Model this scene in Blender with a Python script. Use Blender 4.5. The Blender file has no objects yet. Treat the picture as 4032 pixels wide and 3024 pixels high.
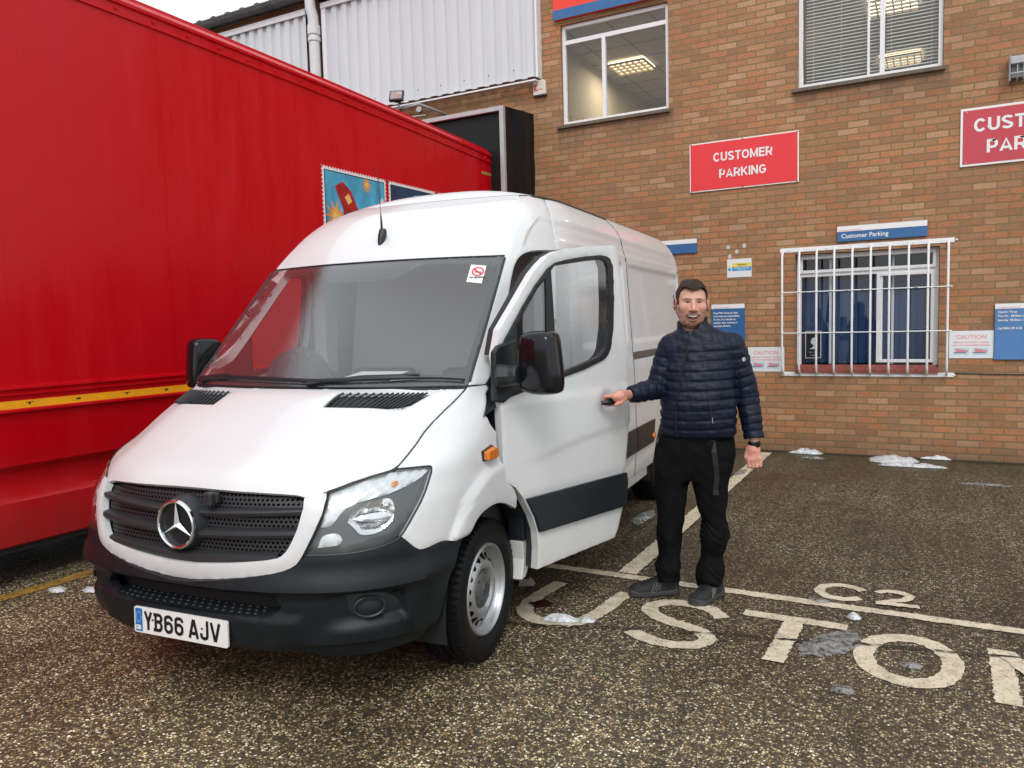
import bpy, bmesh, math, random
from math import pi, sin, cos, radians, sqrt, hypot
from mathutils import Vector, Matrix, noise
from mathutils.geometry import delaunay_2d_cdt
import numpy as np
random.seed(7)
SC=bpy.context.scene; COL=SC.collection
# ---------------------------------------------------------------- camera
H=1.6327; D=9.8136
cam=bpy.data.cameras.new("camera"); cam_o=bpy.data.objects.new("camera",cam); COL.objects.link(cam_o)
cam.sensor_width=36; cam.lens=27.346; cam.clip_end=500; cam.clip_start=.05
_yaw,_pit,_rol=radians(28.719),radians(4.4405),radians(-1.5065)
_f=Vector((-sin(_yaw)*cos(_pit),cos(_yaw)*cos(_pit),-sin(_pit)))
_r=Vector((cos(_yaw),sin(_yaw),0)); _u=_r.cross(_f)
_r2=cos(_rol)*_r+sin(_rol)*_u; _u2=-sin(_rol)*_r+cos(_rol)*_u
cam_o.matrix_world=Matrix(((_r2.x,_u2.x,-_f.x,0),(_r2.y,_u2.y,-_f.y,0),(_r2.z,_u2.z,-_f.z,H),(0,0,0,1)))
SC.camera=cam_o
# ---------------------------------------------------------------- sky, sun, exposure
SUN_EL=radians(46); SUN_AZ=radians(152)      # azimuth clockwise from +Y: high, behind the camera's right shoulder
W=bpy.data.worlds.new("World"); SC.world=W; W.use_nodes=True
nt=W.node_tree; nt.nodes.clear()
out=nt.nodes.new('ShaderNodeOutputWorld'); bg=nt.nodes.new('ShaderNodeBackground')
sky=nt.nodes.new('ShaderNodeTexSky'); sky.sky_type='NISHITA'; sky.sun_disc=False
sky.sun_elevation=SUN_EL; sky.sun_rotation=SUN_AZ; sky.air_density=1.0; sky.dust_density=4.0; sky.ozone_density=1.0
hs=nt.nodes.new('ShaderNodeHueSaturation'); hs.inputs['Saturation'].default_value=.12
mx=nt.nodes.new('ShaderNodeMix'); mx.data_type='RGBA'; mx.inputs['Factor'].default_value=.72
mx.inputs['B'].default_value=(9.6,9.95,10.35,1)
tc=nt.nodes.new('ShaderNodeTexCoord'); nz=nt.nodes.new('ShaderNodeTexNoise'); nz.inputs['Scale'].default_value=2.2; nz.inputs['Detail'].default_value=5
mr=nt.nodes.new('ShaderNodeMapRange'); mr.inputs['To Min'].default_value=.86; mr.inputs['To Max'].default_value=1.12
mm=nt.nodes.new('ShaderNodeVectorMath'); mm.operation='SCALE'
L=nt.links.new
L(sky.outputs[0],hs.inputs['Color']); L(hs.outputs[0],mx.inputs['A']); L(tc.outputs['Generated'],nz.inputs['Vector'])
L(nz.outputs['Fac'],mr.inputs['Value']); L(mx.outputs['Result'],mm.inputs[0]); L(mr.outputs[0],mm.inputs['Scale'])
L(mm.outputs[0],bg.inputs['Color']); bg.inputs['Strength'].default_value=.12; L(bg.outputs[0],out.inputs['Surface'])
sl=bpy.data.lights.new("sun",'SUN'); sl.energy=1.2; sl.angle=radians(24); sl.color=(1,.98,.94)
so=bpy.data.objects.new("sun",sl); COL.objects.link(so)
_sd=Vector((sin(SUN_AZ)*cos(SUN_EL),cos(SUN_AZ)*cos(SUN_EL),sin(SUN_EL)))
so.rotation_euler=_sd.to_track_quat('Z','Y').to_euler(); so.location=(0,-5,12)
SC.view_settings.view_transform='Standard'; SC.view_settings.look='None'; SC.view_settings.exposure=0.22; SC.view_settings.gamma=1
SC.cycles.max_bounces=8; SC.cycles.transparent_max_bounces=16; SC.cycles.glossy_bounces=5
# ---------------------------------------------------------------- helpers
def link(o,parent=None):
    COL.objects.link(o)
    if parent is not None: o.parent=parent
    return o
def empty(name,loc=(0,0,0),rz=0,label=None,cat=None,group=None,parent=None):
    o=bpy.data.objects.new(name,None); o.location=loc; o.rotation_euler=(0,0,rz); o.empty_display_size=.1
    link(o,parent); tag(o,label,cat,group); return o
def tag(o,label=None,cat=None,group=None,kind=None):
    if label: o['label']=label
    if cat: o['category']=cat
    if group: o['group']=group
    if kind: o['kind']=kind
    return o
def mesh_obj(name,V,F,m,parent=None,smooth=False,sharp=35,bevel=0,mats=None,fm=None):
    me=bpy.data.meshes.new(name); me.from_pydata([tuple(v) for v in V],[],F)
    for x in (mats or [m]): me.materials.append(x)
    if fm: me.polygons.foreach_set('material_index',fm)
    if smooth:
        me.polygons.foreach_set('use_smooth',[True]*len(me.polygons))
        if sharp: me.set_sharp_from_angle(angle=radians(sharp))
    me.update(); o=bpy.data.objects.new(name,me); link(o,parent)
    if bevel:
        b=o.modifiers.new('bevel','BEVEL'); b.width=bevel; b.segments=2; b.limit_method='ANGLE'; b.angle_limit=radians(40); b.harden_normals=False
    return o
class MB:
    def __init__(s): s.V=[];s.F=[];s.M=[]
    def add(s,V,F,mi=0):
        n=len(s.V); s.V+= [tuple(v) for v in V]; s.F+=[tuple(i+n for i in f) for f in F]; s.M+=[mi]*len(F); return s
    def box(s,x0,x1,y0,y1,z0,z1,mi=0):
        V=[(x0,y0,z0),(x1,y0,z0),(x1,y1,z0),(x0,y1,z0),(x0,y0,z1),(x1,y0,z1),(x1,y1,z1),(x0,y1,z1)]
        return s.add(V,[(0,3,2,1),(4,5,6,7),(0,1,5,4),(1,2,6,5),(2,3,7,6),(3,0,4,7)],mi)
    def quad(s,a,b,c,d,mi=0): return s.add([a,b,c,d],[(0,1,2,3)],mi)
    def tube(s,P,r,n=10,mi=0,cap=True,flat=None):
        P=[Vector(p) for p in P]; R=r if hasattr(r,'__len__') else [r]*len(P)
        up=None; rings=[]
        for i,p in enumerate(P):
            t=(P[min(i+1,len(P)-1)]-P[max(i-1,0)]).normalized()
            if up is None: up=Vector((0,0,1)) if abs(t.z)<.9 else Vector((1,0,0))
            a=t.cross(up).normalized(); b=a.cross(t).normalized(); up=b
            rings.append([p+(a*cos(2*pi*j/n)+b*sin(2*pi*j/n)*(flat or 1))*R[i] for j in range(n)])
        V=[v for q in rings for v in q]; F=[]
        for i in range(len(P)-1):
            for j in range(n):
                F.append((i*n+j,i*n+(j+1)%n,(i+1)*n+(j+1)%n,(i+1)*n+j))
        if cap: F.append(tuple(range(n-1,-1,-1))); F.append(tuple((len(P)-1)*n+j for j in range(n)))
        return s.add(V,F,mi)
    def prism(s,poly,fn0,fn1,mi=0):
        n=len(poly); V=[fn0(*p) for p in poly]+[fn1(*p) for p in poly]
        F=[tuple(range(n)),tuple(range(2*n-1,n-1,-1))]+[(i,i+n,(i+1)%n+n,(i+1)%n) for i in range(n)]
        return s.add(V,F,mi)
    def lathe(s,prof,c,axis='y',n=32,mi=0,a0=0,a1=2*pi):
        c=Vector(c); V=[];F=[]; full=abs(a1-a0-2*pi)<1e-6; m=n if full else n+1
        for i in range(m):
            a=a0+(a1-a0)*i/n
            for r,h in prof:
                if axis=='x': q=Vector((h,r*cos(a),r*sin(a)))
                elif axis=='y': q=Vector((r*cos(a),h,r*sin(a)))
                else: q=Vector((r*cos(a),r*sin(a),h))
                V.append(c+q)
        k=len(prof)
        for i in range(n):
            j=(i+1)%m
            for t in range(k-1): F.append((i*k+t,i*k+t+1,j*k+t+1,j*k+t))
        return s.add(V,F,mi)
    def build(s,name,m,parent=None,**kw):
        if isinstance(m,(list,tuple)): return mesh_obj(name,s.V,s.F,None,parent,mats=list(m),fm=s.M,**kw)
        return mesh_obj(name,s.V,s.F,m,parent,**kw)
def fixn(o):
    bm=bmesh.new(); bm.from_mesh(o.data); bmesh.ops.recalc_face_normals(bm,faces=bm.faces); bm.to_mesh(o.data); bm.free(); return o
# materials -------------------------------------------------------
def nm(name):
    m=bpy.data.materials.new(name); m.use_nodes=True; t=m.node_tree; b=t.nodes['Principled BSDF']; return m,t,b
def N(t,ty,**kw):
    n=t.nodes.new(ty)
    for k,v in kw.items():
        if k in n.inputs: n.inputs[k].default_value=v
        else: setattr(n,k,v)
    return n
def ramp(t,stops,interp='LINEAR'):
    r=t.nodes.new('ShaderNodeValToRGB'); r.color_ramp.interpolation=interp; e=r.color_ramp.elements
    while len(e)<len(stops): e.new(.5)
    for i,(p,c) in enumerate(stops): e[i].position=p; e[i].color=(*c,1) if len(c)==3 else c
    return r
def coords(t,kind='Object'): return t.nodes.new('ShaderNodeTexCoord').outputs[kind]
def mat(name,col,rough=.5,metal=0,spec=.5,coat=0,coatr=.05,bump=0,bscale=200,var=0,vscale=6,rvar=0,stretch=None,trans=0,emit=None,estr=0,ior=1.5):
    m,t,b=nm(name); b.inputs['Base Color'].default_value=(*col,1); b.inputs['Roughness'].default_value=rough; b.inputs['Metallic'].default_value=metal
    b.inputs['Specular IOR Level'].default_value=spec; b.inputs['Coat Weight'].default_value=coat; b.inputs['Coat Roughness'].default_value=coatr
    b.inputs['Transmission Weight'].default_value=trans; b.inputs['IOR'].default_value=ior
    if emit: b.inputs['Emission Color'].default_value=(*emit,1); b.inputs['Emission Strength'].default_value=estr
    if bump or var or rvar:
        mp=N(t,'ShaderNodeMapping'); t.links.new(coords(t),mp.inputs[0])
        if stretch: mp.inputs['Scale'].default_value=stretch
        if bump:
            n=N(t,'ShaderNodeTexNoise',Scale=bscale,Detail=3.0); t.links.new(mp.outputs[0],n.inputs['Vector'])
            bp=N(t,'ShaderNodeBump',Strength=bump,Distance=.01); t.links.new(n.outputs['Fac'],bp.inputs['Height']); t.links.new(bp.outputs[0],b.inputs['Normal'])
        if var or rvar:
            n=N(t,'ShaderNodeTexNoise',Scale=vscale,Detail=6.0,Roughness=.65); t.links.new(mp.outputs[0],n.inputs['Vector'])
            if var:
                r=ramp(t,[(.25,tuple(c*(1-var) for c in col)),(.75,tuple(min(1,c*(1+var)) for c in col))]); t.links.new(n.outputs['Fac'],r.inputs[0]); t.links.new(r.outputs[0],b.inputs['Base Color'])
            if rvar:
                q=N(t,'ShaderNodeMapRange'); q.inputs['To Min'].default_value=max(.02,rough-rvar); q.inputs['To Max'].default_value=min(1,rough+rvar)
                q.inputs['From Min'].default_value=.3;q.inputs['From Max'].default_value=.7
                t.links.new(n.outputs['Fac'],q.inputs['Value']); t.links.new(q.outputs[0],b.inputs['Roughness'])
    return m
def glass(name,tint=(.8,.85,.85),refl=1.0,rough=.02,film=0.0,filmc=(.5,.53,.55)):
    """thin pane: straight-through view tinted, plus mirror reflection by fresnel, plus optional misted film"""
    m=bpy.data.materials.new(name); m.use_nodes=True; t=m.node_tree; t.nodes.clear()
    o=N(t,'ShaderNodeOutputMaterial'); tr=N(t,'ShaderNodeBsdfTransparent'); tr.inputs[0].default_value=(*tint,1)
    g=N(t,'ShaderNodeBsdfGlossy'); g.inputs['Roughness'].default_value=rough; g.inputs['Color'].default_value=(1,1,1,1)
    fr=N(t,'ShaderNodeFresnel'); ge=N(t,'ShaderNodeNewGeometry'); io=N(t,'ShaderNodeMapRange'); io.inputs['To Min'].default_value=1.52; io.inputs['To Max'].default_value=1/1.52; t.links.new(ge.outputs['Backfacing'],io.inputs['Value']); t.links.new(io.outputs[0],fr.inputs['IOR'])
    ml=N(t,'ShaderNodeMath',operation='MULTIPLY'); ml.use_clamp=True; ml.inputs[1].default_value=refl*1.7
    ms=N(t,'ShaderNodeMixShader'); L=t.links.new
    L(fr.outputs[0],ml.inputs[0]); L(ml.outputs[0],ms.inputs[0])
    if film:
        df=N(t,'ShaderNodeBsdfDiffuse'); df.inputs[0].default_value=(*filmc,1)
        m2=N(t,'ShaderNodeMixShader'); 
        n=N(t,'ShaderNodeTexNoise',Scale=90.0,Detail=4.0); L(coords(t),n.inputs['Vector'])
        q=N(t,'ShaderNodeMapRange'); q.inputs['From Min'].default_value=.3;q.inputs['From Max'].default_value=.7
        q.inputs['To Min'].default_value=film*.7; q.inputs['To Max'].default_value=film*1.3
        L(n.outputs['Fac'],q.inputs['Value']); L(q.outputs[0],m2.inputs[0]); L(tr.outputs[0],m2.inputs[1]); L(df.outputs[0],m2.inputs[2]); L(m2.outputs[0],ms.inputs[1])
        bp=N(t,'ShaderNodeBump',Strength=.25,Distance=.004); L(n.outputs['Fac'],bp.inputs['Height']); L(bp.outputs[0],g.inputs['Normal'])
    else: L(tr.outputs[0],ms.inputs[1])
    L(g.outputs[0],ms.inputs[2]); L(ms.outputs[0],o.inputs[0]); return m
def text(name,s,size,m,parent,loc,rot=(pi/2,0,0),align='LEFT',bold=0.0,sx=1.0,thick=.0006,spacing=1.0):
    c=bpy.data.curves.new(name,'FONT'); c.body=s; c.size=size; c.align_x=align; c.extrude=thick; c.offset=bold; c.space_character=spacing
    c.resolution_u=3
    o=bpy.data.objects.new(name,c); COL.objects.link(o)
    bpy.context.view_layer.update()
    dg=bpy.context.evaluated_depsgraph_get(); me=bpy.data.meshes.new_from_object(o.evaluated_get(dg)); bpy.data.objects.remove(o); bpy.data.curves.remove(c)
    me.materials.clear(); me.materials.append(m); me.name=name
    o=bpy.data.objects.new(name,me); link(o,parent); o.location=loc; o.rotation_euler=rot; o.scale=(sx,1,1); return o
M={}
M['white_paint']=mat('white_window_paint',(.72,.72,.74),.35,var=.06,vscale=30)
M['black']=mat('black_void',(.006,.006,.007),.8)
M['rubber']=mat('black_rubber',(.012,.013,.015),.45,bump=.15,bscale=300)
M['white_sign']=mat('white_sign_face',(.75,.75,.75),.35)
M['blue_sign']=mat('blue_sign_face',(.028,.12,.30),.35,var=.12,vscale=3)
M['blue_faded']=mat('faded_blue_sign_face',(.07,.19,.42),.4,var=.1,vscale=3)
M['red_sign']=mat('bright_red_sign_face',(.72,.028,.035),.35)
M['red_sign_dark']=mat('crimson_sign_face',(.50,.045,.065),.35,var=.06,vscale=4)
M['fascia_red']=mat('orange_red_fascia',(.75,.045,.018),.4)
M['pink']=mat('faded_pink_print',(.75,.33,.38),.6)
M['grey_metal']=mat('galvanised_metal',(.38,.39,.40),.45,metal=.7,var=.15,vscale=20)
M['black_plastic']=mat('dark_plastic',(.02,.021,.023),.45,bump=.1,bscale=250)

# ================================================================ ground
def ground_mat():
    m,t,b=nm('exposed_aggregate_concrete'); L=t.links.new; co=coords(t)
    wn=N(t,'ShaderNodeTexNoise',Scale=60.0,Detail=2.0); L(co,wn.inputs['Vector'])
    ws=N(t,'ShaderNodeVectorMath',operation='SCALE'); ws.inputs['Scale'].default_value=.006; L(wn.outputs['Color'],ws.inputs[0])
    wa=N(t,'ShaderNodeVectorMath',operation='ADD'); L(co,wa.inputs[0]); L(ws.outputs[0],wa.inputs[1])
    mpg=N(t,'ShaderNodeMapping'); mpg.inputs['Scale'].default_value=(1,1,0); L(wa.outputs[0],mpg.inputs[0])
    v=N(t,'ShaderNodeTexVoronoi',feature='F1',Scale=82.0); L(mpg.outputs[0],v.inputs['Vector'])
    e=N(t,'ShaderNodeTexVoronoi',feature='DISTANCE_TO_EDGE',Scale=82.0); L(mpg.outputs[0],e.inputs['Vector'])
    sp=N(t,'ShaderNodeSeparateColor'); L(v.outputs['Color'],sp.inputs[0])
    r=ramp(t,[(0,(.030,.024,.016)),(.14,(.055,.042,.026)),(.28,(.085,.060,.030)),(.42,(.15,.108,.052)),(.54,(.24,.18,.088)),(.65,(.36,.28,.15)),(.76,(.46,.38,.23)),(.87,(.64,.57,.42)),(.95,(.36,.25,.12)),(.985,(.30,.16,.07))],'CONSTANT'); L(sp.outputs[0],r.inputs[0])
    # stones keep clear of the cement paste between them
    er=N(t,'ShaderNodeMapRange'); er.inputs['From Min'].default_value=.06; er.inputs['From Max'].default_value=.20; L(e.outputs['Distance'],er.inputs['Value'])
    paste=N(t,'ShaderNodeMix',data_type='RGBA'); paste.inputs['A'].default_value=(.048,.038,.024,1); L(er.outputs[0],paste.inputs['Factor']); L(r.outputs[0],paste.inputs['B'])
    # larger drifts: worn paler and darker damp stretches
    big=N(t,'ShaderNodeTexNoise',Scale=.9,Detail=6.0,Roughness=.6); L(co,big.inputs['Vector'])
    br=N(t,'ShaderNodeMapRange'); br.inputs['From Min'].default_value=.32;br.inputs['From Max'].default_value=.68;br.inputs['To Min'].default_value=.62;br.inputs['To Max'].default_value=1.35; L(big.outputs['Fac'],br.inputs['Value'])
    # ground colour paler towards the camera, mossy strip by the wall
    xyz=N(t,'ShaderNodeSeparateXYZ'); L(co,xyz.inputs[0])
    wr=N(t,'ShaderNodeMapRange'); wr.inputs['From Min'].default_value=4.4;wr.inputs['From Max'].default_value=2.6;wr.inputs['To Min'].default_value=.66;wr.inputs['To Max'].default_value=1.42; L(xyz.outputs['Y'],wr.inputs['Value'])
    mu=N(t,'ShaderNodeMath',operation='MULTIPLY'); L(br.outputs[0],mu.inputs[0]); L(wr.outputs[0],mu.inputs[1])
    # faint brushed ridges and damp tracks running out from the wall
    mt=N(t,'ShaderNodeMapping'); mt.inputs['Scale'].default_value=(5.5,.35,1); mt.inputs['Rotation'].default_value=(0,0,radians(14)); L(co,mt.inputs[0])
    tn=N(t,'ShaderNodeTexNoise',Scale=1.6,Detail=5.0,Roughness=.6); L(mt.outputs[0],tn.inputs['Vector'])
    tr2=N(t,'ShaderNodeMapRange'); tr2.inputs['From Min'].default_value=.33;tr2.inputs['From Max'].default_value=.67;tr2.inputs['To Min'].default_value=.76;tr2.inputs['To Max'].default_value=1.20; L(tn.outputs['Fac'],tr2.inputs['Value'])
    m3=N(t,'ShaderNodeMath',operation='MULTIPLY'); L(mu.outputs[0],m3.inputs[0]); L(tr2.outputs[0],m3.inputs[1])
    sc=N(t,'ShaderNodeVectorMath',operation='SCALE'); L(paste.outputs['Result'],sc.inputs[0]); L(m3.outputs[0],sc.inputs['Scale'])
    ms=N(t,'ShaderNodeMapRange'); ms.inputs['From Min'].default_value=8.2;ms.inputs['From Max'].default_value=9.8; L(xyz.outputs['Y'],ms.inputs['Value'])
    mn=N(t,'ShaderNodeMath',operation='MULTIPLY'); L(ms.outputs[0],mn.inputs[0]); L(big.outputs['Fac'],mn.inputs[1])
    moss=N(t,'ShaderNodeMix',data_type='RGBA'); moss.inputs['B'].default_value=(.035,.040,.014,1); L(mn.outputs[0],moss.inputs['Factor']); L(sc.outputs[0],moss.inputs['A'])
    L(moss.outputs['Result'],b.inputs['Base Color'])
    rr=N(t,'ShaderNodeMapRange'); rr.inputs['From Min'].default_value=.35;rr.inputs['From Max'].default_value=.65;rr.inputs['To Min'].default_value=.30;rr.inputs['To Max'].default_value=.62; L(big.outputs['Fac'],rr.inputs['Value']); L(rr.outputs[0],b.inputs['Roughness'])
    bh=N(t,'ShaderNodeMath',operation='MULTIPLY_ADD'); L(er.outputs[0],bh.inputs[0]); L(sp.outputs[1],bh.inputs[1]); bh.inputs[2].default_value=0
    bp=N(t,'ShaderNodeBump',Strength=.9,Distance=.004); L(bh.outputs[0],bp.inputs['Height']); L(bp.outputs[0],b.inputs['Normal'])
    return m
M['ground']=ground_mat()
g=MB(); g.quad((-60,-60,0),(60,-60,0),(60,60,0),(-60,60,0)); tag(g.build('ground',M['ground']),kind='structure')
def paint_mat(name,col,dark,wear=.42):
    m,t,b=nm(name); L=t.links.new; co=coords(t)
    n=N(t,'ShaderNodeTexNoise',Scale=9.0,Detail=8.0,Roughness=.7); L(co,n.inputs['Vector'])
    n2=N(t,'ShaderNodeTexNoise',Scale=70.0,Detail=3.0); L(co,n2.inputs['Vector'])
    r=ramp(t,[(.30,dark),(.52,col),(.8,tuple(min(1,c*1.12) for c in col))]); L(n.outputs['Fac'],r.inputs[0]); 
    gx=ramp(t,[(.30,tuple(c*.45 for c in col)),(.46,(1,1,1))]); L(n2.outputs['Fac'],gx.inputs[0])
    mm=N(t,'ShaderNodeMix',data_type='RGBA',blend_type='MULTIPLY'); mm.inputs['Factor'].default_value=.7; L(r.outputs[0],mm.inputs['A']); L(gx.outputs[0],mm.inputs['B']); L(mm.outputs['Result'],b.inputs['Base Color'])
    b.inputs['Roughness'].default_value=.55
    bp=N(t,'ShaderNodeBump',Strength=.5,Distance=.003); L(n2.outputs['Fac'],bp.inputs['Height']); L(bp.outputs[0],b.inputs['Normal'])
    # chipped away to bare ground
    v=N(t,'ShaderNodeTexNoise',Scale=26.0,Detail=6.0,Roughness=.75); L(co,v.inputs['Vector'])
    a=N(t,'ShaderNodeMath',operation='GREATER_THAN'); a.inputs[1].default_value=wear-.07; L(v.outputs['Fac'],a.inputs[0]); L(a.outputs[0],b.inputs['Alpha'])
    return m
M['road_white']=paint_mat('worn_white_road_paint',(.60,.53,.40),(.36,.31,.22),.43)
M['road_yellow']=paint_mat('worn_yellow_road_paint',(.34,.19,.035),(.12,.08,.03),.50)
def ribbon(name,P,w,m,z=.004,closed=False,label=None,jag=.006):
    # resample a painted stroke and give its edges the ragged outline of thermoplastic
    P=[Vector((p[0],p[1],0)) for p in P]
    if closed: P=P+[P[0]]
    # smooth by Catmull-Rom
    Q=[]; n=len(P)
    for i in range(n-1):
        a=P[i-1] if i>0 else (P[-2] if closed else P[0]); b=P[i]; c=P[i+1]; d=P[i+2] if i+2<n else (P[1] if closed else P[-1])
        seg=max(2,int((c-b).length/.02))
        for k in range(seg):
            u=k/seg
            if n>3: q=.5*((2*b)+(c-a)*u+(2*a-5*b+4*c-d)*u*u+(3*b-a-3*c+d)*u**3)
            else: q=b.lerp(c,u)
            Q.append(q)
    Q.append(P[-1]); V=[];F=[]
    for i,q in enumerate(Q):
        if closed and i==len(Q)-1: t=(Q[1]-Q[0]).normalized()
        else: t=(Q[min(i+1,len(Q)-1)]-Q[max(i-1,0)]).normalized()
        s=Vector((-t.y,t.x,0)); j=random.uniform(-jag,jag); j2=random.uniform(-jag,jag)
        V+=[(q+s*(w/2+j)).to_tuple(),(q-s*(w/2+j2)).to_tuple()]
    V=[(x,y,z) for x,y,_ in V]
    for i in range(len(Q)-1): F.append((2*i+1,2*i+3,2*i+2,2*i))
    return tag(mesh_obj(name,V,F,m),kind='structure')
RW=M['road_white']
ribbon('bay_line',[(-3.9,4.60),(3.0,4.605)],.082,RW,z=.004)
ribbon('bay_line',[(-1.735,4.65),(-1.785,9.58)],.125,RW,z=.008)
ribbon('bay_line',[(.95,4.65),(.92,9.58)],.11,RW,z=.008)
ribbon('painted_letter',[(-2.22,4.17),(-2.28,4.27),(-2.42,4.29),(-2.56,4.2),(-2.61,4.0),(-2.56,3.8),(-2.42,3.7),(-2.28,3.73),(-2.22,3.83)],.095,RW,z=.004)
ribbon('painted_letter',[(-2.049,4.325),(-2.075,4.122),(-2.073,3.93),(-2.035,3.79),(-1.948,3.72),(-1.831,3.695),(-1.742,3.725),(-1.675,3.81),(-1.641,3.99),(-1.628,4.166),(-1.615,4.31)],.095,RW,z=.004)
ribbon('painted_letter',[(-1.005,4.15),(-1.09,4.25),(-1.207,4.285),(-1.335,4.262),(-1.408,4.19),(-1.40,4.10),(-1.33,4.03),(-1.242,3.985),(-1.143,3.96),(-1.065,3.92),(-1.01,3.85),(-1.018,3.775),(-1.081,3.722),(-1.174,3.70),(-1.282,3.715),(-1.40,3.785)],.088,RW,z=.004)
ribbon('painted_letter',[(-.92,4.288),(-.39,4.292)],.082,RW,z=.004)
ribbon('painted_letter',[(-.648,4.252),(-.662,3.708)],.10,RW,z=.0075)
ribbon('painted_letter',[(-.288,4.05),(-.232,4.20),(-.12,4.268),(-.008,4.24),(.065,4.13),(.085,3.98),(.045,3.835),(-.04,3.755),(-.135,3.755),(-.232,3.815),(-.282,3.92)],.095,RW,z=.004,closed=True)
ribbon('painted_letter',[(.285,4.30),(.282,3.70)],.10,RW,z=.004)
ribbon('painted_letter',[(.30,4.27),(.52,3.80),(.74,4.27)],.09,RW,z=.0075)
ribbon('painted_letter',[(.76,4.30),(.755,3.70)],.10,RW,z=.004)
ribbon('painted_letter',[(-.36,4.915),(-.41,4.952),(-.502,4.968),(-.568,4.925),(-.595,4.84),(-.56,4.755),(-.499,4.728),(-.427,4.735),(-.366,4.775)],.062,RW,z=.004)
ribbon('painted_letter',[(-.29,4.918),(-.25,4.962),(-.18,4.968),(-.125,4.94),(-.118,4.90),(-.155,4.84),(-.225,4.785),(-.262,4.745)],.052,RW,z=.004)
ribbon('painted_letter',[(-.285,4.735),(-.17,4.742),(-.065,4.75)],.05,RW,z=.0075)
ribbon('yellow_line',[(-5.20,1.8),(-5.12,2.62),(-5.09,3.22),(-5.0,6.5)],.125,M['road_yellow'],z=.004)
M['joint']=mat('dark_joint_filler',(.012,.012,.010),.7,bump=.6,bscale=60)
M['joint_moss']=mat('mossy_joint',(.030,.034,.014),.8,bump=.8,bscale=60)
ribbon('slab_joint',[(-3.2,3.30),(-1.9,3.62),(-1.583,3.735),(-1.013,3.905),(-.637,3.99),(-.253,4.10),(.116,4.168),(.377,4.225),(1.6,4.50)],.013,M['joint'],z=.012,jag=.008)
ribbon('slab_joint',[(-5,9.74),(-1.2,9.745),(3.0,9.74)],.10,M['joint_moss'],z=.004,jag=.03)
M['stain']=mat('dark_red_stain',(.045,.010,.008),.35)
def blob(name,cx,cy,rx,ry,hh,m,label,cat,group=None,rot=0,seed=0,kind=None,n=26,z0=.006,thr=0.25):
    V=[];F=[]; R=6
    V.append((0,0,hh))
    for j in range(1,R+1):
        for i in range(n):
            a=2*pi*i/n; f=j/R
            w=1+.35*noise.noise(Vector((cos(a)*1.7+seed*3.1,sin(a)*1.7,seed*7.7)))+.22*noise.noise(Vector((cos(a)*5+seed,sin(a)*5,3.3)))
            x=cos(a)*rx*f*w; y=sin(a)*ry*f*w
            zz=hh*(1-f**2.2)*(1+.8*noise.noise(Vector((x*14+seed,y*14,1.2))))
            V.append((x,y,max(zz,0)))
    for i in range(n): F.append((0,1+i,1+(i+1)%n))
    for j in range(R-1):
        for i in range(n):
            a=1+j*n+i;b=1+j*n+(i+1)%n; F.append((a,a+n,b+n,b))
    o=mesh_obj(name,V,F,m,smooth=True,sharp=0); o.location=(cx,cy,z0); o.rotation_euler=(0,0,rot); tag(o,label,cat,group,kind); return o
def snow_mat(name,a,col=(.78,.82,.88),rough=.35):
    m,t,b=nm(name); b.inputs['Base Color'].default_value=(*col,1); b.inputs['Roughness'].default_value=rough; b.inputs['Subsurface Weight'].default_value=.2
    n=N(t,'ShaderNodeTexNoise',Scale=30.0,Detail=5.0,Roughness=.7); t.links.new(coords(t),n.inputs['Vector'])
    q=N(t,'ShaderNodeMapRange'); q.inputs['From Min'].default_value=.35;q.inputs['From Max'].default_value=.6;q.inputs['To Min'].default_value=a;q.inputs['To Max'].default_value=1; t.links.new(n.outputs['Fac'],q.inputs['Value']); t.links.new(q.outputs[0],b.inputs['Alpha'])
    bp=N(t,'ShaderNodeBump',Strength=.7,Distance=.02); t.links.new(n.outputs['Fac'],bp.inputs['Height']); t.links.new(bp.outputs[0],b.inputs['Normal']); return m
M['snow']=snow_mat('melting_snow',.45,(.68,.70,.72)); M['slush']=snow_mat('wet_slush',.0,(.27,.275,.27),.12)
sg='patches of melting snow on the ground'
blob('snow_patch',-.40,9.52,.27,.16,.055,M['snow'],'widest white snow patch at the foot of the brick wall below the barred window','snow',sg,.1,1)
blob('snow_patch',-.20,9.24,.34,.09,.03,M['snow'],'thin long snow strip just in front of the widest white patch by the wall','snow',sg,.05,2)
blob('snow_patch',.0,9.76,.16,.03,.04,M['snow'],'narrow line of snow touching the wall bricks right of the widest patch','snow',sg,0,3)
blob('snow_patch',-1.36,9.70,.20,.07,.05,M['snow'],'small white snow patch against the wall right of the long bay line end','snow',sg,0,4)
blob('snow_patch',-1.22,9.37,.13,.05,.02,M['slush'],'small grey slush patch just in front of the snow by the bay line end','snow',sg,0,5)
blob('snow_patch',.42,8.45,.22,.06,.012,M['slush'],'faint watery slush streak out on the tarmac at the right edge','snow',sg,0,6)
blob('snow_patch',-2.115,6.05,.07,.26,.025,M['slush'],'long narrow slush streak on the ground behind the open van door','snow',sg,.02,7)
blob('snow_patch',-1.80,3.755,.105,.035,.028,M['snow'],'white snow lump lying across the bottom curve of the letter U','snow',sg,.3,8)
blob('snow_patch',-1.655,3.80,.045,.035,.025,M['snow'],'small round snow lump beside the bigger one inside the letter U','snow',sg,.3,9)
blob('snow_patch',-.45,4.05,.11,.22,.014,M['slush'],'large grey slush smear between the letters T and O','snow',sg,-.5,10)
blob('snow_patch',-.09,3.93,.05,.04,.014,M['slush'],'grey ice spot in the middle of the letter O','snow',sg,0,11)
blob('snow_patch',-.34,3.55,.05,.045,.012,M['slush'],'small translucent ice spot below and left of the letter O','snow',sg,0,12)
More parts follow.
